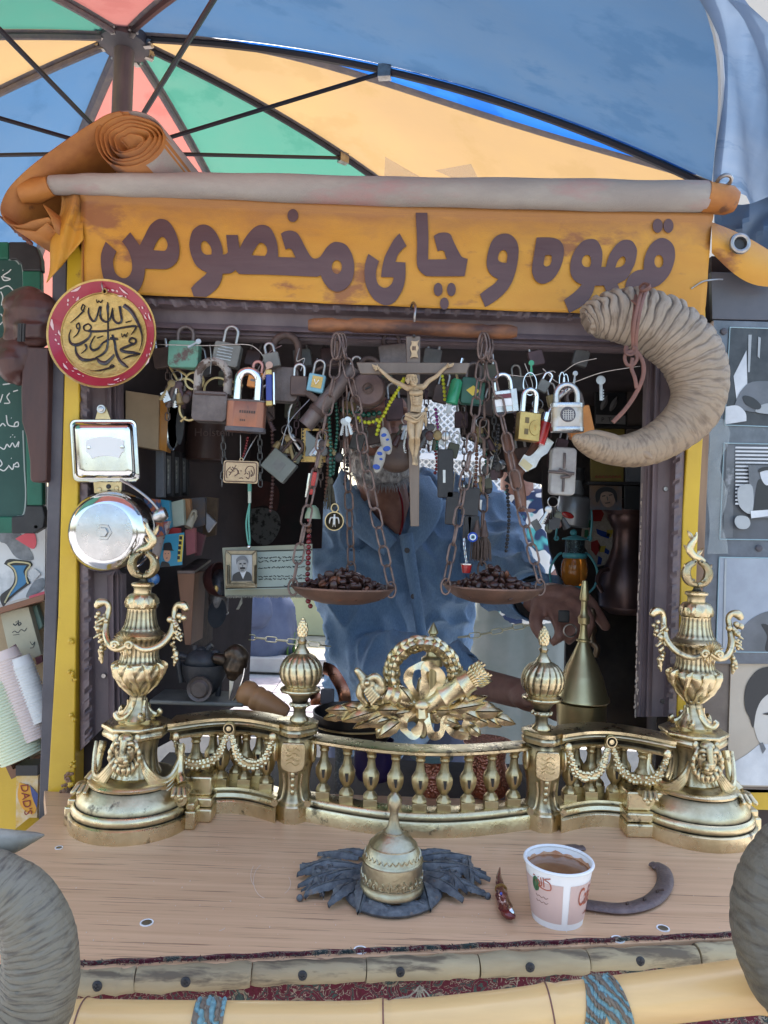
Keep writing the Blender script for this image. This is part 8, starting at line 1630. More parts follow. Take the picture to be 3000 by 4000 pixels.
mb=MB();mb.quadbox([P(2328,1620,1.317),P(2443,1624,1.317),P(2443,1658,1.317),P(2328,1654,1.317)],(0,.001,0));mb.build('label_strip',mat('dim white label',(.2,.2,.2),rough=.6),cs,smooth=0)
text('label_print','P  Tape',lambda x,y:P(2385+x*34,1640-y*34,1.3155),.0003,black,cs,size=.7)
for q in ((2350,1545,2372,1600),(2385,1550,2410,1605)):mb=MB();mb.leaf(P(q[0],q[3],1.315),P(q[2],q[1],1.315),.006,(0,-1,0),n=5);mb.build('printed_figure',MATS['dim white label'],cs)
mb=MB()
for j in range(8):x=2325+j*13;mb.tube([P(x,1866,1.317),P(x+5,1858,1.317),P(x+9,1868,1.317)],.0011,5)
o=mb.build('red_print',mat('dull red print',(.25,.06,.03),rough=.6),cs);o['kind']='stuff'
flat('printed_face',[contour([tuple(Zr(*p)) for p in ((712,300),(715,260),(760,245),(815,255),(835,300),(825,350),(790,375),(745,365))],4)],lambda x,y:P(x,y,1.316),.0006,mat('poster skin',(.28,.2,.15),(.2,.13,.1),sc=50,rough=.6),cs)
flat('printed_hair',[contour([tuple(Zr(*p)) for p in ((685,340),(675,270),(705,225),(770,212),(830,235),(852,290),(845,340),(828,300),(812,262),(760,250),(722,265),(710,310))],4)],lambda x,y:P(x,y,1.3152),.0006,pdark,cs)
for a,b in (((730,288),(755,283)),((785,280),(812,275)),((755,345),(795,338)),((770,290),(775,322))):mb=MB();mb.tube([P(*Zr(*a),1.3145),P(*Zr(*b),1.3145)],.0010,5);mb.build('printed_feature',pdark,cs)
t=T('silver_canister','silver painted oil can with a black spout and red badge','oil can',rr2(490,440,1.34));c=rr2(480,530,1.34);Rl=Matrix.Rotation(rad(7),3,'Y')
mb=MB();mb.lathe(c,[(.0290,0),(.0300,.002),(.0300,.052),(.028,.055),(.015,.060),(.014,.064),(.0085,.082),(.008,.086)],32,R=Rl,sx=1.02);mb.build('can_body',silverp,t);mb=MB();mb.lathe(c+Rl @ V((0,0,.086)),[(.012,0),(.012,.010),(.009,.014),(.009,.024),(0,.025)],20,R=Rl);mb.build('black_cap',black,t)
c0_=rr2(452,440,1.309);mb=MB();mb.ball(c0_,(.012,.0022,.0055),16,Matrix.Rotation(rad(18),3,'Y'));mb.build('red_badge',redl,t)
t=T('hurricane_lantern','small teal hurricane lantern with amber glass globe and wire guards','lantern',rr2(500,1000,1.33));ctr_=lambda v:rr2(498,v,1.33);kz=1.33/FPX/2.074
mb=MB();mb.ball(ctr_(582),.0065,14);mb.build('top_knob',teal,t)
base_=rr2(500,1040,1.33);zz=lambda v:(1040-v)*kz
mb=MB();mb.lathe(base_,[(0.0003,zz(600)),(0.0105,zz(612)),(0.0234,zz(632)),(0.0240,zz(640)),(0.0199,zz(642))],36);mb.build('cap',teal,t)
mb=MB();mb.lathe(base_,[(0.0175,zz(642)),(0.0178,zz(745)),(0.0187,zz(752))],36);mb.build('pierced_chimney',mat('pierced tin',(.1,.16,.17),(.03,.04,.045),sc=330,rough=.4,metal=.5,kind='voronoi',lo=.2,hi=.5),t)
mb=MB();mb.lathe(base_,[(0.0211,zz(748)),(0.0222,zz(756)),(0.0222,zz(778)),(0.0199,zz(790))],36);mb.build('globe_collar',teal,t)
mb=MB();mb.lathe(base_,[(0.0199,zz(792)),(0.0231,zz(830)),(0.0243,zz(880)),(0.0234,zz(940)),(0.0199,zz(990)),(0.0164,zz(1010))],40);mb.build('amber_globe',amber,t)
mb=MB();mb.lathe(base_,[(0.0175,zz(1010)),(0.0211,zz(1025)),(0.0211,zz(1060)),(0.0164,zz(1080)),(0.0175,zz(1120))],32);mb.build('fuel_base',teal,t)
mb=MB();mb.ball(base_+V((0,0,zz(900))),(.005,.005,.014),12);mb.build('wick_flame_guard',mat('burner brass',(.3,.16,.05),rough=.5),t)
for s_ in (-1,1):
    mb=MB();mb.tube(cat([rr2(498+s_*95,745,1.33),rr2(498+s_*130,770,1.33),rr2(498+s_*180,850,1.33),rr2(498+s_*192,930,1.33),rr2(498+s_*170,1020,1.33),rr2(498+s_*120,1070,1.33)],6),.0022,8);mb.build('side_tube',teal,t)
mb=MB();mb.tube(cat([rr2(350,635,1.33),rr2(362,560,1.33),rr2(385,430,1.33),rr2(420,330,1.33),rr2(500,290,1.33),rr2(590,300,1.33),rr2(640,400,1.33),rr2(645,520,1.33),rr2(632,650,1.33)],6),.0020,8);mb.build('bail_handle',teal,t)
for u in (360,630):mb=MB();mb.tube([rr2(u+14*cos(a),628+14*sin(a),1.33) for a in [2*pi*j/16 for j in range(16)]],.0018,6,closed=True);mb.build('handle_eye',teal,t)
t=T('embroidered_cloth','cream needlework cloth with red, blue and yellow birds on the right wall','needlework',rr2(720,620,1.25));nc=lambda u,v,d=0:rr2(u,v,1.42+d)
mb=MB();mb.quadbox([nc(600,370),nc(760,360),nc(850,640),nc(800,830),nc(690,860),nc(560,640)],(0,.004,0));mb.build('canvas',mat('cream canvas',(.33,.3,.26),(.24,.22,.2),sc=260,rough=.95,bump=.6),t,smooth=0)
for pts,m_ in ((((650,400),(720,390),(745,430),(720,490),(660,490),(640,440)),redp),(((680,550),(740,570),(800,590),(780,630),(720,610),(690,590)),bluee),(((770,560),(820,560),(800,620),(760,610)),yelp),(((640,660),(690,640),(720,700),(680,770),(640,720)),redp),(((700,690),(760,690),(745,740),(710,740)),yelp),(((700,770),(730,790),(720,840),(690,840)),bluee),(((610,480),(640,480),(640,540),(600,540)),greeng),(((590,560),(620,560),(615,620),(585,620)),greeng),(((750,700),(790,730),(780,760),(750,745)),bluee)):
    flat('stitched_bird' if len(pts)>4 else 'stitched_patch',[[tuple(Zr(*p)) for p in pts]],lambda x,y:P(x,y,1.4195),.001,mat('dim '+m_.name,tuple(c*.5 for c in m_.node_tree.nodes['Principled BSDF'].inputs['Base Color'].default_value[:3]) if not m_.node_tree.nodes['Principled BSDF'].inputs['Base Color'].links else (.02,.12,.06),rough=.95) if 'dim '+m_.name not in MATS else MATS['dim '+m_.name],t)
t=T('copper_samovar','large dull copper urn standing inside against the right wall','urn',rr2(900,800,1.4));ub=rr2(915,1240,1.4);kq=1.4/FPX/2.074;uz=lambda v:(1240-v)*kq
mb=MB();mb.lathe(ub,[(.03,0),(.05,uz(1180)),(.053,uz(1050)),(.045,uz(900)),(.034,uz(800)),(.027,uz(700)),(.0265,uz(560)),(.031,uz(530)),(.038,uz(470)),(.037,uz(440)),(.044,uz(410)),(.044,uz(395)),(.035,uz(390)),(.022,uz(330)),(.006,uz(300))],48);mb.build('urn_body',mat('dull plum copper',(.14,.085,.08),(.09,.06,.06),sc=14,rough=.35,metal=.7,bump=.2),t)
mb=MB();mb.tube(cat([rr2(780,880,1.34),rr2(715,900,1.33),rr2(690,980,1.33),rr2(730,1060,1.34)],6),.004,8);mb.build('handle',MATS['dull plum copper'],t)
t=T('brass_cone_lid','tall brass cone shaped coffee pot lid with turned spire behind the right finial','brass lid',P(2270,2730,1.12));lb=P(2272,2733,1.12);kc=1.12/FPX/2.074;cz=lambda v:(1930-v)*kc
mb=MB();mb.lathe(lb,[(.0425*.95,-.001),(.0425,.001),(.0415,cz(1905)),(.0385,cz(1880)),(.0305,cz(1730)),(.0297,cz(1725)),(.0228,cz(1640)),(.0221,cz(1635)),(.0155,cz(1560)),(.0085,cz(1475)),(.0078,cz(1465)),(.0108,cz(1458)),(.0108,cz(1448)),(.0075,cz(1440)),(.0055,cz(1380)),(.0052,cz(1330)),(.0085,cz(1318)),(.0088,cz(1290)),(.0095,cz(1270)),(.006,cz(1245)),(.0045,cz(1200)),(.0045,cz(1140)),(.007,cz(1130)),(.0075,cz(1110)),(.006,cz(1060)),(.0045,cz(1000)),(.0038,cz(975)),(0,cz(972))],48)
mb.build('cone',mat('satin old brass',(.62,.52,.28),(.5,.41,.21),sc=16,rough=.38,metal=.9,rvar=.08,bump=.15),t)
mb=MB();mb.lathe(lb-V((0,0,.06)),[(.034,0),(.037,.03),(.038,.056),(.034,.058),(0,.058)],40);mb.build('pot_body',MATS['satin old brass'],t)
t=T('brass_tap','small brass tap of the urn behind the hand','tap',rr2(640,1400,1.2));mb=MB();mb.lathe(rr2(640,1500,1.2),[(.006,0),(.010,.006),(.006,.018),(.009,.028),(.005,.04),(.008,.052),(.004,.062),(0,.064)],20);mb.build('tap_body',mat('dim brown brass',(.2,.13,.08),rough=.35,metal=.8),t);mb=MB();mb.tube(cat([rr2(660,1480,1.19),rr2(690,1520,1.185),rr2(675,1590,1.185)],5),[.005]*11,10);mb.build('spout',MATS['dim brown brass'],t)
t=T('ring_keys','small black fob and ring dangling from the seller\'s fingers','keyring',rr2(450,1330,1.15));mb=MB();mb.box(rr2(420,1260,1.17),(.018,.006,.020));mb.build('black_fob_tag',black,t,bevel=.002);mb=MB();mb.tube([rr2(470+52*cos(a),1375+50*sin(a),1.165) for a in [2*pi*j/28 for j in range(28)]],.0014,6,closed=True);mb.build('ring',steel,t)
# tin boxes, straps and copper pots behind the balustrade
t=T('copper_pot','small hammered copper coffee pot behind the middle balusters','coffee pot',P(1685,3060,1.0));Zf=ZZ(1200,2400,1.843);ff=lambda u,v,Y=1.0:P(*Zf(u,v),Y);hamm=mat('hammered copper',(.6,.27,.19),(.42,.17,.12),sc=300,rough=.3,metal=1,bump=1,kind='voronoi')
mb=MB();mb.lathe(ff(895,1300),[(.018,0),(.0225,.01),(.021,.03),(.0165,.05),(.019,.058),(.020,.060),(.018,.060)],32);mb.build('pot_body',hamm,t);mb=MB();mb.lathe(ff(895,1030),[(.028,0),(.030,.001),(.031,.009),(.029,.010)],32);mb.build('teal_saucer',mat('grey teal enamel',(.12,.2,.22),rough=.4),t)
t=T('copper_pot','hammered copper coffee pot with open brown mouth, right of the middle balusters','coffee pot',P(1890,3050,1.0));mb=MB();mb.lathe(ff(1290,1290),[(.025,0),(.031,.012),(.030,.03),(.024,.045),(.027,.068),(.034,.070),(.034,.072),(.026,.070)],36);mb.build('pot_body',MATS['hammered copper'],t)
for (u0,v0,u1,v1,m_,lb,Y) in ((190,900,260,1290,mat('speckled grey enamel',(.12,.13,.14),(.25,.26,.27),sc=260,rough=.5,lo=.5,hi=.6),'speckled grey enamel mug behind the left balusters',1.0),(330,900,620,1180,mat('purple blue plastic',(.05,.035,.16),(.03,.02,.06),sc=9,rough=.35),'dark purple blue plastic bowl in the shade behind the balusters',1.04)):
    t=T('mug' if 'mug' in lb else 'bowl',lb,'mug' if 'mug' in lb else 'bowl',ff((u0+u1)/2,v1,Y));r2=(u1-u0)/2*Y/FPX/1.843;hh=(v1-v0)*Y/FPX/1.843;mb=MB();mb.lathe(ff((u0+u1)/2,v1,Y+r2),[(r2*.8,0),(r2,hh*.2),(r2,hh),(r2*.95,hh),(r2*.9,hh*.1),(0,hh*.08)],32);mb.build('vessel',m_,t)
t=T('pan_with_lid','wide dark pan with brass rim under the left end of the trophy','pan',ff(330,800,1.0));mb=MB();mb.lathe(ff(340,870,1.02),[(.05,0),(.058,.02),(.060,.034),(.058,.034),(.05,.004),(0,.003)],40);mb.build('pan_body',mat('dark pan',(.04,.035,.035),rough=.35,metal=.7),t);mb=MB();c=ff(340,770,1.02);mb.tube([c+V((cos(a)*.061,sin(a)*.061,0)) for a in [2*pi*j/40 for j in range(40)]],.0015,6,closed=True);mb.build('pan_rim',brass2,t)
t=T('copper_strap','curved copper band and buckle in front of the seller on the left','copper band',ff(200,500,1.1))
mb=MB();pp=cat([ff(120,385,1.12),ff(175,410,1.10),ff(225,480,1.09),ff(262,560,1.08),ff(275,650,1.08)],6);mb.tube(pp,.010,8,flat=.2,up=(.3,1,0));mb.build('band',copper,t)
mb=MB();mb.tube(cat([ff(40,560,1.1),ff(60,600,1.09),ff(70,650,1.09)],5),.010,8,flat=.2,up=(.3,1,0));mb.build('band_end',copper,t);mb=MB();mb.box(ff(145,590,1.08),(.020,.012,.022));mb.build('buckle',dpost,t,bevel=.002)
t=T('brass_spire','pointed turned brass lamp finial behind the wreath','brass finial',ff(893,320,1.05));kb=1.05/FPX/1.843;bz_=lambda v:(560-v)*kb
mb=MB();mb.lathe(ff(893,560,1.05),[(.010,0),(.010,bz_(380)),(.0155,bz_(370)),(.016,bz_(320)),(.014,bz_(308)),(.0095,bz_(298)),(.0085,bz_(270)),(.011,bz_(262)),(.011,bz_(250)),(.007,bz_(240)),(.0062,bz_(185)),(.005,bz_(150)),(.0075,bz_(138)),(.0072,bz_(128)),(.004,bz_(95)),(.0012,bz_(68)),(0,bz_(62))],32);mb.build('spire',MATS['satin old brass'],t)
# ================================================================ LEFT WING: chalkboard, carving, poster, books, cups, box
cbd=T('chalkboard','green chalkboard menu with white Persian chalk writing and black corner caps','chalkboard',P(60,1500,1.02));Zk=ZZ(0,900,1.843);kk_=lambda u,v,d=0:P(*Zk(u,v),1.02+d)
mb=MB();mb.quadbox([kk_(-400,120,.004),kk_(160,120,.004),kk_(195,2080,.004),kk_(-400,2080,.004)],(0,.008,0));mb.build('slate',chalkb,cbd,smooth=0)
for q in ([(-400,80),(60,80),(60,205),(-400,205)],[(158,290),(290,290),(305,1980),(192,1980)],[(-400,2055),(90,2060),(90,2180),(-400,2180)]):mb=MB();mb.quadbox([kk_(*p) for p in q],(0,.012,0));mb.build('green_rail',chalkf,cbd,smooth=0,bevel=.002)
for q in ([(60,80),(190,80),(262,120),(292,200),(296,290),(158,290),(150,240),(110,208),(60,206)],[(80,2060),(170,2050),(185,1980),(305,1980),(322,2060),(310,2140),(240,2182),(80,2182)]):mb=MB();mb.quadbox([kk_(*p,-.001) for p in q],(0,.014,0));mb.build('corner_cap',black,cbd,smooth=0,bevel=.002)
mb=MB();mb.lathe(kk_(258,2134,-.0015),[(0,.0004),(.0022,.0004)],14,R=Rx);mb.build('hole',white,cbd)
Wst=[[(80,280),(60,300),(20,330),(75,350),(30,360),(10,330)],[(20,285),(24,288)],[(0,420),(60,400),(105,445)],[(5,440),(20,480),(10,540)],[(40,590),(60,610)],[(5,600),(30,640),(0,680)],[(50,650),(68,670)],[(5,780),(30,800),(45,775),(60,800),(75,770),(70,800)],[(10,830),(12,834)],[(0,900),(30,920),(20,960)],[(50,900),(55,960)],[(0,1010),(30,1060),(60,1090),(85,1070),(75,1100),(20,1110)],[(40,1040),(70,1080)],[(20,1180),(0,1240)],[(70,1170),(50,1200),(70,1240),(30,1245)],[(95,1160),(130,1150)],[(45,1330),(60,1400),(125,1410),(130,1380),(110,1385),(100,1410)],[(0,1410),(20,1390),(40,1410)],[(80,1350),(84,1352)],[(0,1560),(30,1575),(50,1540),(70,1560),(90,1530),(110,1560),(135,1520),(130,1560)],[(90,1470),(92,1474)],[(75,1485),(78,1490)],[(105,1485),(108,1490)],[(0,1720),(30,1730),(60,1700)],[(60,1690),(90,1720),(100,1680)],[(100,1690),(125,1670),(135,1700),(105,1700)],[(80,1640),(84,1642)],[(0,1650),(15,1680),(0,1700)]]
for st__ in Wst:mb=MB();stroke(mb,st__,4.2,lambda x,y:kk_(x,y,.0035),.0003);mb.build('chalk_stroke',chalk,cbd)
mb=MB()
for seg_ in ([(150,230),(165,300),(168,480),(160,560)],[(165,1440),(175,1700),(185,1900),(170,2040),(120,2060)],[(60,210),(110,215),(140,245)]):stroke(mb,seg_,5,lambda x,y:kk_(x,y,.0036),.0002)
mb.build('chalk_smear',mat('chalk dust',(.3,.35,.33),rough=.95),cbd)
t=T('hanging_rope','knotted reddish cord holding the chalkboard corner','cord',P(60,900,1.0))
for j in range(9):a=kk_(100+j*15,5+j*13-20,-.01);mb=MB();mb.ball(a,(.0045,.003,.003),10,Matrix.Rotation(rad(40+(j % 2)*60),3,'Y'));mb.build('knot',strap,t)
mb=MB();mb.tube([P(0,845,.98),P(60,900,1.0)],.0014,6);mb.build('cord',strap,t)
wc_=T('carved_wooden_head','dark carved wooden figure, a bearded head above a narrow plank, left of the kiosk','carving',P(130,1500,.955));cv=lambda u,v,d=0:P(*Zk(u,v),.955+d)
blobobj('carved_head',[('b',cv(235,590),(.036,.022,.030)),('b',cv(250,660),(.036,.020,.036)),('t',[cv(250,700),cv(250,800)],[.030,.026],.8,(0,1,0)),('b',cv(130,540),(.020,.018,.016)),('t',[cv(110,590),cv(80,640),cv(75,690)],[.012,.010,.008]),('b',cv(95,720),(.012,.012,.014)),('t',[cv(110,740),cv(90,790),cv(120,820)],[.014,.012,.010]),('t',[cv(75,530),cv(140,500),cv(230,490),(cv(300,520))],[.010,.014,.016,.012]),('b',cv(160,640),(.026,.018,.03))],.0022,walnut,wc_,2,lambda co:.0012*nz(co,70,3))
blobobj('beard_lobe',[('b',cv(100,900),(.028,.015,.030)),('t',[cv(90,950),cv(110,1040),cv(135,1080)],[.022,.018,.008])],.0022,walnut,wc_,2,lambda co:.001*nz(co,60,3))
mb=MB();mb.quadbox([cv(*p,-.008) for p in ((155,832),(352,842),(350,1000),(340,1400),(332,1790),(320,1812),(230,1812),(215,1790),(212,1660),(185,1480),(155,1380),(150,1200))],(0,.018,0));mb.build('plank',walnut,wc_,smooth=30,bevel=.002)
mb=MB()
for dx in (0,14,34):mb.tube([cv(140+dx,670,-.024),cv(135+dx,800,-.02)],.0022,6)
mb.build('carved_groove',black,wc_)
# poster, shelf, books, cups, box below the board
Zw=ZZ(0,2000,1.58);ww_=lambda u,v,d=0,Y=1.12:P(*Zw(u,v),Y+d)
po=T('graphic_poster','white poster with black, red and blue abstract shapes on the left wing','poster',ww_(120,330));pl2=lambda z:(lambda x,y:ww_(x,y,-z))
mb=MB();mb.quadbox([ww_(-300,-190),ww_(285,-190),ww_(275,500),ww_(-300,640)],(0,.003,0));mb.build('poster_sheet',mat('poster white',(.66,.67,.69),(.42,.44,.46),sc=16,rough=.6,lo=.55,hi=.7),po,smooth=0)
for nm,pts,m_,z in (('grey_blot',((0,100),(100,100),(200,260),(190,300),(100,280),(40,200),(0,180)),mat('poster grey',(.12,.13,.15),(.3,.32,.35),sc=30,rough=.6),.0005),('red_petal',((95,165,1),(150,135),(210,130),(225,190),(205,228),(150,200)),mat('poster red',(.75,.12,.16),rough=.5),.001),('dark_outline',((25,320,1),(60,290),(190,305,1),(200,330),(160,370),(190,440,1),(120,490),(60,540),(20,590,1),(0,520),(70,460),(90,400),(70,350)),pdark,.001),('blue_shape',((70,330,1),(165,330,1),(145,370),(165,430),(110,480),(50,530,1),(100,440),(100,380)),mat('poster blue',(.05,.2,.38),rough=.5),.002),('pink_strip',((180,520,1),(275,488,1),(275,505,1),(180,545,1)),MATS['poster red'],.0012),('white_patch',((170,400,1),(210,345,1),(252,382,1),(205,430,1)),plight,.0025),('dark_speckle',((160,520),(210,430),(270,410),(272,470),(200,520)),MATS['poster grey'],.0008)):
    flat(nm,[contour(list(pts),4)],pl2(z),.0003,m_,po)
for pts in (((48,320),(100,308),(185,322),(160,370),(165,420),(175,442)),((48,320),(90,360),(100,430),(60,500),(28,560))):mb=MB();stroke(mb,pts,5,pl2(.003),.0003);mb.build('cream_line',cardyel,po)
bx=T('book_crate','tilted wooden crate holding old books and stacks of paper cups at the left','crate',ww_(60,900,0,1.02));bw=lambda u,v,d=0:ww_(u,v,d,1.03)
mb=MB();mb.quadbox([bw(-120,625),bw(275,505),bw(272,545),bw(-120,665)],(0,.05,0));mb.build('top_board',boxw,bx,smooth=0,bevel=.001);mb=MB();mb.quadbox([bw(-120,640,.05),bw(300,520,.05),bw(260,1500,.05),bw(-120,1600,.05)],(0,.004,0));mb.build('back_board',tan,bx,smooth=0);mb=MB();mb.quadbox([bw(-30,1420),bw(10,1440),bw(80,1590),bw(240,1520),bw(245,1560),bw(70,1650),bw(0,1500)],(0,.05,0));mb.build('front_board',boxw,bx,smooth=0)
t=bk('old_book','cream Persian book cover with black title inside the tilted crate','book',[Zw(0,625),Zw(175,585),Zw(255,880),Zw(75,960)],1.05,(0,.012,0),mat('aged cream cover',(.45,.42,.3),(.36,.34,.25),sc=14,rough=.7))
for pts,w_ in (([(80,690),(95,700),(110,685),(118,700)],3),([(112,668),(114,700),(130,690),(120,680)],3),([(95,680),(105,678)],2),([(75,745),(90,735),(110,745),(130,725),(150,735),(165,715)],2),([(80,760),(120,755)],1.5),([(185,800),(200,820),(215,800),(205,835),(185,840)],2)):mb=MB();stroke(mb,pts,w_,lambda x,y:ww_(x,y,-.0006,1.05),.0003);mb.build('title_stroke',inkd,t)
bk('green_booklet','narrow faded green booklet behind the cream book','book',[Zw(175,590),Zw(225,575),Zw(262,700),Zw(240,730)],1.065,(0,.01,0),mat('faded green',(.2,.3,.25),rough=.7));bk('mosaic_card','small card with a dark mosaic print in front of the cup stacks','card',[Zw(48,845),Zw(95,815),Zw(150,935),Zw(98,950)],1.03,(0,.002,0),mat('mosaic print',(.5,.45,.4),(.12,.05,.06),sc=140,rough=.6,kind='voronoi',lo=.2,hi=.3))
bk('red_card','dark red card lying in the corner of the crate','card',[Zw(215,900),Zw(255,885),Zw(262,925),Zw(225,945)],1.04,(0,.004,0),MATS['dark rose book'])
def cupstack(a,b,r,n,m,lab,grp):
    A_,B_=ww_(*a,0,1.0),ww_(*b,0,1.0);d=(B_-A_)/n;ax=d.normalized();R_=ax.to_track_quat('Z','Y').to_matrix();mb=MB();L=d.length
    mb.lathe((0,0,0),[(r*.90,-.012),(r*.965,0),(r*1.02,.0),(r*1.03,.0012),(r*1.0,.0022),(r*.94,.002),(r*.88,-.011)],24);me=mb.mesh('paper_cup');me.materials.append(m)
    for i in range(n):
        o=bpy.data.objects.new('paper_cup',me);COL.objects.link(o);mm=R_.to_4x4();mm.translation=A_+d*(i+.5)+V((random.uniform(-.0004,.0004),0,0));o.matrix_world=mm;tag(o,lab,'paper cup',grp)
cupstack((-30,1060),(150,1510),.030,26,mat('greenish cup card',(.66,.7,.52),rough=.6),'nested greenish white paper cup in the front stack of the crate','front stack of paper cups')
cupstack((30,900),(215,1400),.021,30,mat('pinkish cup card',(.72,.6,.55),rough=.6),'nested pinkish white paper cup in the middle stack of the crate','middle stack of paper cups')
cupstack((130,940),(262,1290),.016,20,mat('white speckled cup card',(.68,.68,.66),rough=.6),'nested white paper cup in the rear stack of the crate','rear stack of paper cups')
t=T('sweets_box','printed snack box reading DAD\'S standing in the corner beside the post','box',ww_(165,1780,0,.99));sb=lambda u,v,d=0:ww_(u,v,d,.985)
mb=MB();mb.quadbox([sb(100,1630),sb(235,1625),sb(225,1990),sb(97,1990)],(0,.03,0));mb.build('box_face',mat('yellow white speckled print',(.6,.5,.36),(.55,.33,.05),sc=60,rough=.5,c3=(.03,.03,.03),c3s=50,c3t=.62),t,smooth=0);mb=MB();mb.quadbox([sb(97,1565,-.001),sb(232,1565,-.001),sb(230,1628,-.001),sb(97,1628,-.001)],(0,.03,0));mb.build('dark_band',black,t,smooth=0)
flat('red_swoosh',[contour([(120,1670,1),(180,1690),(232,1760,1),(215,1860),(150,1840),(110,1760)],4)],lambda x,y:sb(x,y,-.0008),.0003,mat('red orange print',(.65,.3,.03),rough=.5),t);flat('blue_swoosh',[contour([(185,1685,1),(235,1740,1),(228,1830,1),(200,1760)],4)],lambda x,y:sb(x,y,-.0012),.0003,mat('navy print',(.05,.07,.2),rough=.5),t)
text('box_word',"DAD'S",lambda x,y:sb(160+y*62+x*9,1775+x*62-y*8,-.0022),.0004,mat('maroon print',(.22,.02,.02),rough=.5),t,size=1.1)
wall([ww_(-300,1500,.06),ww_(110,1500,.06),ww_(110,2300,.06),ww_(-300,2300,.06)],(0,.02,0),'wing_panel',ypost);wall([P(1790,1540,1.52),P(2160,1540,1.52),P(2160,1900,1.52),P(2060,1880,1.52),P(2000,1840,1.52),P(1930,1850,1.52),P(1880,1740,1.52),P(1800,1700,1.52)],(0,.01,0),'back_flap',inner_shade);wall([P(-300,1900,1.3),P(250,1900,1.3),P(250,3500,1.3),P(-300,3500,1.3)],(0,.02,0),'wing_back',mat('pale wing board',(.5,.5,.5),rough=.8))  # the middle sheet is added to keep the back of the opening dark
# ================================================================ RIGHT WING: photo board
pb=T('photo_board','black marbled board with three black and white film photographs right of the window','photo board',P(2880,1800,.99));Zx=ZZ(2650,900,1.3);xx_=lambda u,v,d=0:P(*Zx(u,v),.99+d)
mb=MB();mb.quadbox([xx_(175,455),xx_(700,470),xx_(700,2205),xx_(115,2200),xx_(130,1600),xx_(150,1000)],(0,.006,0));mb.build('board',marble,pb,smooth=0,bevel=.001)
mb=MB();mb.quadbox([xx_(165,210,.002),xx_(700,225,.002),xx_(700,462,.002),xx_(172,450,.002)],(0,.008,0));mb.build('top_slate',mat('grey slate laminate',(.08,.085,.1),(.12,.12,.14),sc=9,rough=.5),pb,smooth=0,bevel=.001)
edge=mat('pale blue photo edge',(.35,.5,.55),rough=.4)
def photo(q,paper_m,shapes,lab):
    mb=MB();mb.quadbox([xx_(*p,-.0015) for p in q],(0,.001,0));ph=mb.build('photograph',paper_m,pb,smooth=0,label=lab)
    for i in range(4):mb=MB();mb.tube([xx_(*q[i],-.002),xx_(*q[(i+1) % 4],-.002)],.0007,4);mb.build('photo_edge',edge,ph)
    for j,(pts,m_) in enumerate(shapes):flat('printed_shape',[contour(list(pts),4)],lambda x,y,j=j:xx_(x,y,-.0018-.0003*j),.0003,m_,ph)
photo([(262,492),(700,505),(700,1005),(235,988)],mat('dark photo print',(.03,.033,.038),(.06,.065,.07),sc=50,rough=.3),[(((280,740,1),(345,610,1),(352,880,1),(300,900,1)),plight),(((355,530,1),(372,530,1),(362,720,1),(352,720,1)),MATS['photo grey']),(((405,540,1),(418,545,1),(412,650,1),(402,640,1)),MATS['photo grey']),(((288,880),(330,800),(410,765),(700,780,1),(700,930,1),(400,925),(300,900)),pmid),(((240,895,1),(300,890),(340,925),(345,968,1),(238,985,1)),plight),(((390,915),(440,880),(560,880),(560,935),(430,930)),pgrey),(((330,840),(380,850),(420,890),(400,910),(340,880)),pdark)],'photo of a person in a dark jacket leaning on crossed arms')
photo([(232,1080),(700,1090),(700,1575),(210,1568)],mat('mid photo print',(.1,.11,.13),(.07,.075,.085),sc=20,rough=.3),[(((245,1088,1),(285,1090,1),(275,1560,1),(225,1560,1)),pmid)]+[(((290+2*j*0,1098+j*19,1),(700,1104+j*19,1),(700,1113+j*19,1),(288,1107+j*19,1)),plight) for j in range(16)]+[(((355,1192,1),(700,1198,1),(700,1455,1),(366,1462,1)),pmid),(((300,1320),(330,1290),(375,1300),(380,1400),(360,1440),(310,1400)),MATS['photo grey']),(((400,1285),(430,1260),(520,1260),(560,1300),(560,1430,1),(380,1430,1)),pdark),(((415,1225),(440,1205),(480,1210),(485,1270),(450,1295),(425,1270)),plight),(((408,1228),(420,1205),(490,1200),(500,1225),(450,1218)),pdark),(((366,1425,1),(700,1400,1),(700,1420,1),(370,1462,1)),plight),(((285,1480),(300,1450),(350,1455),(365,1490),(345,1515),(305,1512)),pgrey)],'photo of a person in a suit and hat in front of louvred blinds')
photo([(208,1660),(700,1668),(700,2145),(192,2140)],mat('pale photo print',(.36,.4,.46),(.26,.29,.34),sc=10,rough=.3),[(((300,2140,1),(310,2060),(340,2000),(420,1945),(520,1930),(700,1960,1),(700,2145,1)),pmid),(((420,2000),(450,2060),(440,2130),(480,2140,1),(470,2020)),pdark),(((235,1670,1),(245,1670,1),(235,2120,1),(225,2120,1)),pgrey)],'photo of a person in a dark buttoned shirt')
for u,v in ((232,512),(410,1614)):mb=MB();mb.ball(xx_(u,v,-.002),(.0048,.0018,.0048),16);mb.build('screw',dpost,pb);
mb=MB();
cm2=mat('clear torn film',(.55,.6,.6),rough=.12,alpha=.28)
mb.grid([[xx_(150+30*sin(v_*.9)*.3+q*(28+8*sin(v_*1.3)),960+v_*62,-.004-.002*sin(q*2+v_)) for q in range(4)] for v_ in range(12)]);mb.build('torn_film',cm2,pb)
lo_b=T('portrait_poster','sepia portrait photo of a dark haired person on a brown board at lower right','poster',P(2900,2850,1.0));Zy=ZZ(2650,2400,1.58);yy_=lambda u,v,d=0:P(*Zy(u,v),1.0+d)
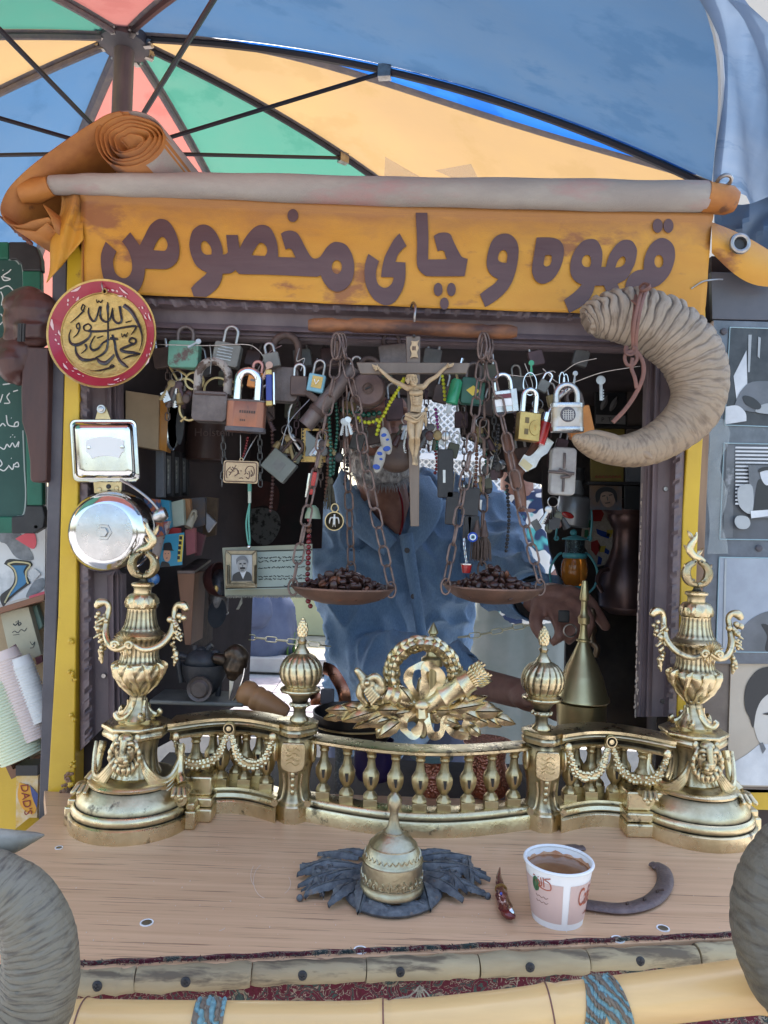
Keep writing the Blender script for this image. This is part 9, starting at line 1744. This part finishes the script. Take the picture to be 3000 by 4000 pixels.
mb=MB();mb.quadbox([yy_(90,285),yy_(700,295),yy_(700,1100),yy_(80,1100)],(0,.006,0));mb.build('brown_board',mat('scratched brown board',(.14,.11,.09),(.22,.18,.15),sc=20,rough=.6,bump=.3),lo_b,smooth=0)
mb=MB();mb.quadbox([yy_(325,300,-.003),yy_(700,305,-.003),yy_(700,1065,-.003),yy_(300,1060,-.003)],(0,.002,0));mb.build('portrait_sheet',ptan,lo_b,smooth=0)
for j,(pts,m_) in enumerate((((310,1055,1),(330,940),(430,860),(510,790,1),(700,760,1),(700,1062,1)),plight) if 0 else x for x in ((((308,1050,1),(330,930),(420,865),(500,800,1),(700,800,1),(700,1060,1)),plight),(((458,640),(450,560),(520,480),(700,450,1),(700,820,1),(560,800),(500,790),(470,710)),mat('print pale skin',(.6,.57,.52),(.5,.47,.43),sc=9,rough=.4)),(((412,580),(410,480),(440,400),(520,330),(700,315,1),(700,470,1),(600,470),(520,520),(480,600),(462,700),(440,640)),pdark),(((500,800,1),(520,790,1),(540,830,1),(520,860,1)),pmid),(((520,615),(560,605),(600,615),(560,622)),pdark))):flat('printed_shape',[contour(list(pts),4)],lambda x,y,j=j:yy_(x,y,-.0034-.0003*j),.0003,m_,lo_b)
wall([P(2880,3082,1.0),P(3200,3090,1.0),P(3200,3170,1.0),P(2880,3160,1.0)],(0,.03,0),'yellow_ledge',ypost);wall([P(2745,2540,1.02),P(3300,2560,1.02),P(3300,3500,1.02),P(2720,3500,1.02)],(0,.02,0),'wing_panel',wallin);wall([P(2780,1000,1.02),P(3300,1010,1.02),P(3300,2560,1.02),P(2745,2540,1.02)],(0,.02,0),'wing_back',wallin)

# ================================================================ THE SHADED BACK ROW OF HUNG THINGS
random.seed(91)
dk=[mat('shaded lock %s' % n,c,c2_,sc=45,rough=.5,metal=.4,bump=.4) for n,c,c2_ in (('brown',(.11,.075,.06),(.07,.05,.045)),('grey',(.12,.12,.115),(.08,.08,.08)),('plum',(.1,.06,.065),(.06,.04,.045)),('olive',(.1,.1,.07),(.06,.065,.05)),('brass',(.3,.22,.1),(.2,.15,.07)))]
row=[(640,1400,70,80,0,'brown padlock at the far left end under the frame top'),(790,1440,60,66,1,'grey padlock behind the thick peeling shackle'),(985,1400,58,62,2,'plum padlock hanging just right of the ribbed padlock'),(1040,1600,64,76,0,'brown padlock half hidden behind the copper padlock'),(1180,1400,70,70,1,'grey padlock above the short silver shackle'),(1290,1400,74,80,2,'plum padlock behind the top of the left scale chains'),(1375,1470,60,64,0,'brown padlock between the pipe lock and the round lock'),
       (1370,1600,54,60,4,'dull brass padlock in front of the dark face, left'),(1455,1700,64,72,0,'brown padlock hanging over the seller\'s nose'),(1500,1450,58,60,3,'olive padlock tucked behind the left crucifix arm'),(1540,1600,70,84,2,'plum padlock beside the crucifix over the seller\'s eye'),(1395,1725,52,66,1,'grey padlock over the seller\'s cheek'),(1690,1395,70,62,1,'grey padlock behind the right crucifix arm'),(1720,1540,60,70,0,'brown padlock right of the crucifix figure'),
       (1800,1640,52,64,2,'plum padlock hung below the green tube'),(1910,1460,62,70,3,'olive padlock behind the right scale chains'),(1905,1590,56,66,0,'brown padlock between the green and silver padlocks'),(2020,1500,56,60,1,'grey padlock behind the combination padlock'),(2095,1400,60,60,2,'plum padlock up under the frame near the green key'),(2160,1570,50,60,4,'dull brass padlock left of the cream padlock'),(2040,1780,58,62,0,'brown padlock below the brass padlock'),(2270,1400,60,64,1,'grey padlock in the dark near the thong'),
       (700,1560,60,66,2,'plum padlock beside the chrome jar lid'),(1140,1600,60,70,3,'olive padlock under the big dull brown lock'),(1255,1620,52,62,1,'grey padlock beside the pipe lock'),(880,1480,54,60,3,'olive padlock inside the thick peeling shackle'),(1640,1720,46,60,0,'brown padlock behind the crucifix legs'),(1770,1760,44,58,3,'olive padlock above the slotted black case'),(2190,1740,46,52,2,'plum padlock between the opener and the flask')]
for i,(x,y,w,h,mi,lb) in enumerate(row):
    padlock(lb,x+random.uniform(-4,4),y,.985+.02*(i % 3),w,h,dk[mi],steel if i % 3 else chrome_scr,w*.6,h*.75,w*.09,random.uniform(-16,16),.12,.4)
# short link chains and cords dangling in the shade
for i,(x,y0,y1,lb) in enumerate(((655,1430,1640,'short dark chain hanging left of the chrome jar lid'),(1015,1690,1900,'thin dark chain hanging right of the gold plaque'),(1160,1450,1700,'dark chain behind the brown padlock with silver shackle'),(1330,1560,1830,'dark chain hanging over the seller\'s ear'),(1430,1600,1850,'dark chain hanging over the seller\'s beard'),(1665,1480,1760,'dark chain right behind the crucifix post'),(1810,1560,1960,'long dark chain right of the slotted black case'),(1930,1500,1840,'dark chain between the right scale chains'),(2145,1600,1880,'dark chain hanging left of the white flask'),(1245,1560,1900,'dark chain beside the gold edged mirror'),(870,1700,1900,'dark chain under the iron padlock'))):
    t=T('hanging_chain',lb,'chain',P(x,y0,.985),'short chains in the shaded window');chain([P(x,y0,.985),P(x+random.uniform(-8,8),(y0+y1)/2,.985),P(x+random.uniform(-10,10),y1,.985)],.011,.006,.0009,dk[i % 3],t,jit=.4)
for i,(x,y0,y1,m_,lb) in enumerate(((1060,1640,2000,walnut,'dark spiral cord hanging left of the rug picture edge'),(1700,1760,1860,beadr,'small red stone string right of the crucifix legs'),(1890,1700,1900,beadg,'green stone string behind the middle scale chain'),(2010,1600,1700,walnut,'short brown bead string left of the brass padlock'),(1275,1600,1960,beadp,'brown bead string left of the coin medallion'),(1350,1700,1900,black,'black bead string over the shirt collar'),(1980,1900,2160,black,'black bead string in front of the patterned shirt'))):
    strand(lb,[(x,y0,.99),(x+8,(y0+y1)/2,.99),(x-4,y1,.99)],.0026,m_)
# fine key cluster and tags
for i,(x,y,L,r_2,m_,lb) in enumerate(((1340,1660,70,10,steel,'steel key in a bunch on the left scale chain'),(1352,1665,66,-6,steel,'second steel key in the bunch on the left scale chain'),(1362,1655,74,-16,chrome_scr,'longest key in the bunch on the left scale chain'),(1610,1500,50,20,steel,'small key glinting beside the crucifix head') if 0 else (2245,1470,56,8,steel,'small key hung above the cream padlock'),(1780,1450,60,-12,dk[4],'brass key hanging above the green tube'),(765,1340,60,60,steel,'grey key lying crosswise under the frame top'))):key(x,y,.935,L,r_2,m_,lb)
# dust rings and scratches worn into the counter
scm=mat('pale scratch',(.72,.6,.5),rough=.8)
for cx,cy,rx,ry,a0,a1 in ((1045,3440,55,70,1.8,4.2),(1075,3450,60,50,-.5,.9),(1020,3420,40,55,2.4,3.9),(1340,3300,80,30,5.6,6.2),(820,3620,60,20,.2,.9)):
    mb=MB();mb.tube([G(cx+rx*cos(a0+(a1-a0)*j/10),cy+ry*sin(a0+(a1-a0)*j/10),1.0002) for j in range(11)],.00022,4);mb.build('scratch',scm,ct)
random.seed(33);mb=MB()
for i in range(160):
    c=G(random.uniform(250,2900),random.uniform(3250,3700),1.0);r=random.uniform(.0002,.0006);mb.box(c+V((0,0,r*.5)),(r,r*random.uniform(.6,3),r))
o=mb.build('dust_specks',scm,ct);o['kind']='stuff'

# bunches of keys and charms, each bunch on one ring
random.seed(58)
for i,(x,y,lb) in enumerate(((690,1470,'bunch of keys and charms behind the scissor rings'),(1010,1560,'bunch of keys and charms right of the copper padlock shackle'),(1120,1680,'bunch of keys and charms under the big dull brown lock'),(1270,1700,'bunch of keys and charms in front of the gold edged mirror'),(1425,1560,'bunch of keys and charms below the round keyhole lock'),(1590,1640,'bunch of keys and charms behind the crucifix figure'),(1700,1640,'bunch of keys and charms right of the loincloth'),(1880,1650,'bunch of keys and charms in the middle of the right scale chains'),(1935,1760,'bunch of keys and charms low between the right scale chains'),(2100,1580,'bunch of keys and charms left of the red tube lock'),(2160,1960,'bunch of keys and charms left of the silver oil can'),(1860,1840,'bunch of keys and charms above the brown tassels'))):
    t=hung('key_bunch',lb,'key bunch',x,y,.965+.012*(i % 3),0,'bunches of keys and charms');mb=MB();mb.tube([V((cos(a)*.007,0,sin(a)*.007)) for a in [2*pi*j/18 for j in range(18)]],.0008,5,closed=True);loc(mb,'ring',steel,t)
    for j in range(9):
        a=rad(-32+8*j+random.uniform(-4,4));d_=V((sin(a),random.uniform(-.15,.15),-cos(a)));L=random.uniform(.018,.040);m_=random.choice([steel,dk[0],dk[2],dk[4],chrome_scr,walnut,dk[1],dk[3],black]);k_=random.random();mb=MB();p0=d_*.007;p1=d_*(.007+L)
        if k_<.45:
            mb.tube([p0,p1],.0022,6,flat=.4);mb.ball(p0+d_*.005,(.0055,.0012,.0055),12);nm='key'
            for q in range(3):mb.box(p1-d_*.003*(q+.5)+V((.0025,0,0)),(.003,.0012,.0014))
        elif k_<.7:mb.tube([p0,p0+d_*L*.4],.0005,5);mb.ball(p0+d_*L*.75,(.006,.002,.007),14);nm='charm_disc'
        elif k_<.85:mb.tube([p0,p0+d_*L*.5,p0+d_*L*.55,p1],[.0006,.0006,.0035,.0055],12);nm='charm_bell'
        else:mb.tube([p0,p1],.0006,5);mb.box(p1,(.010,.003,.014),Matrix.Rotation(a,3,'Y'));nm='charm_tag'
        loc(mb,nm,m_,t)
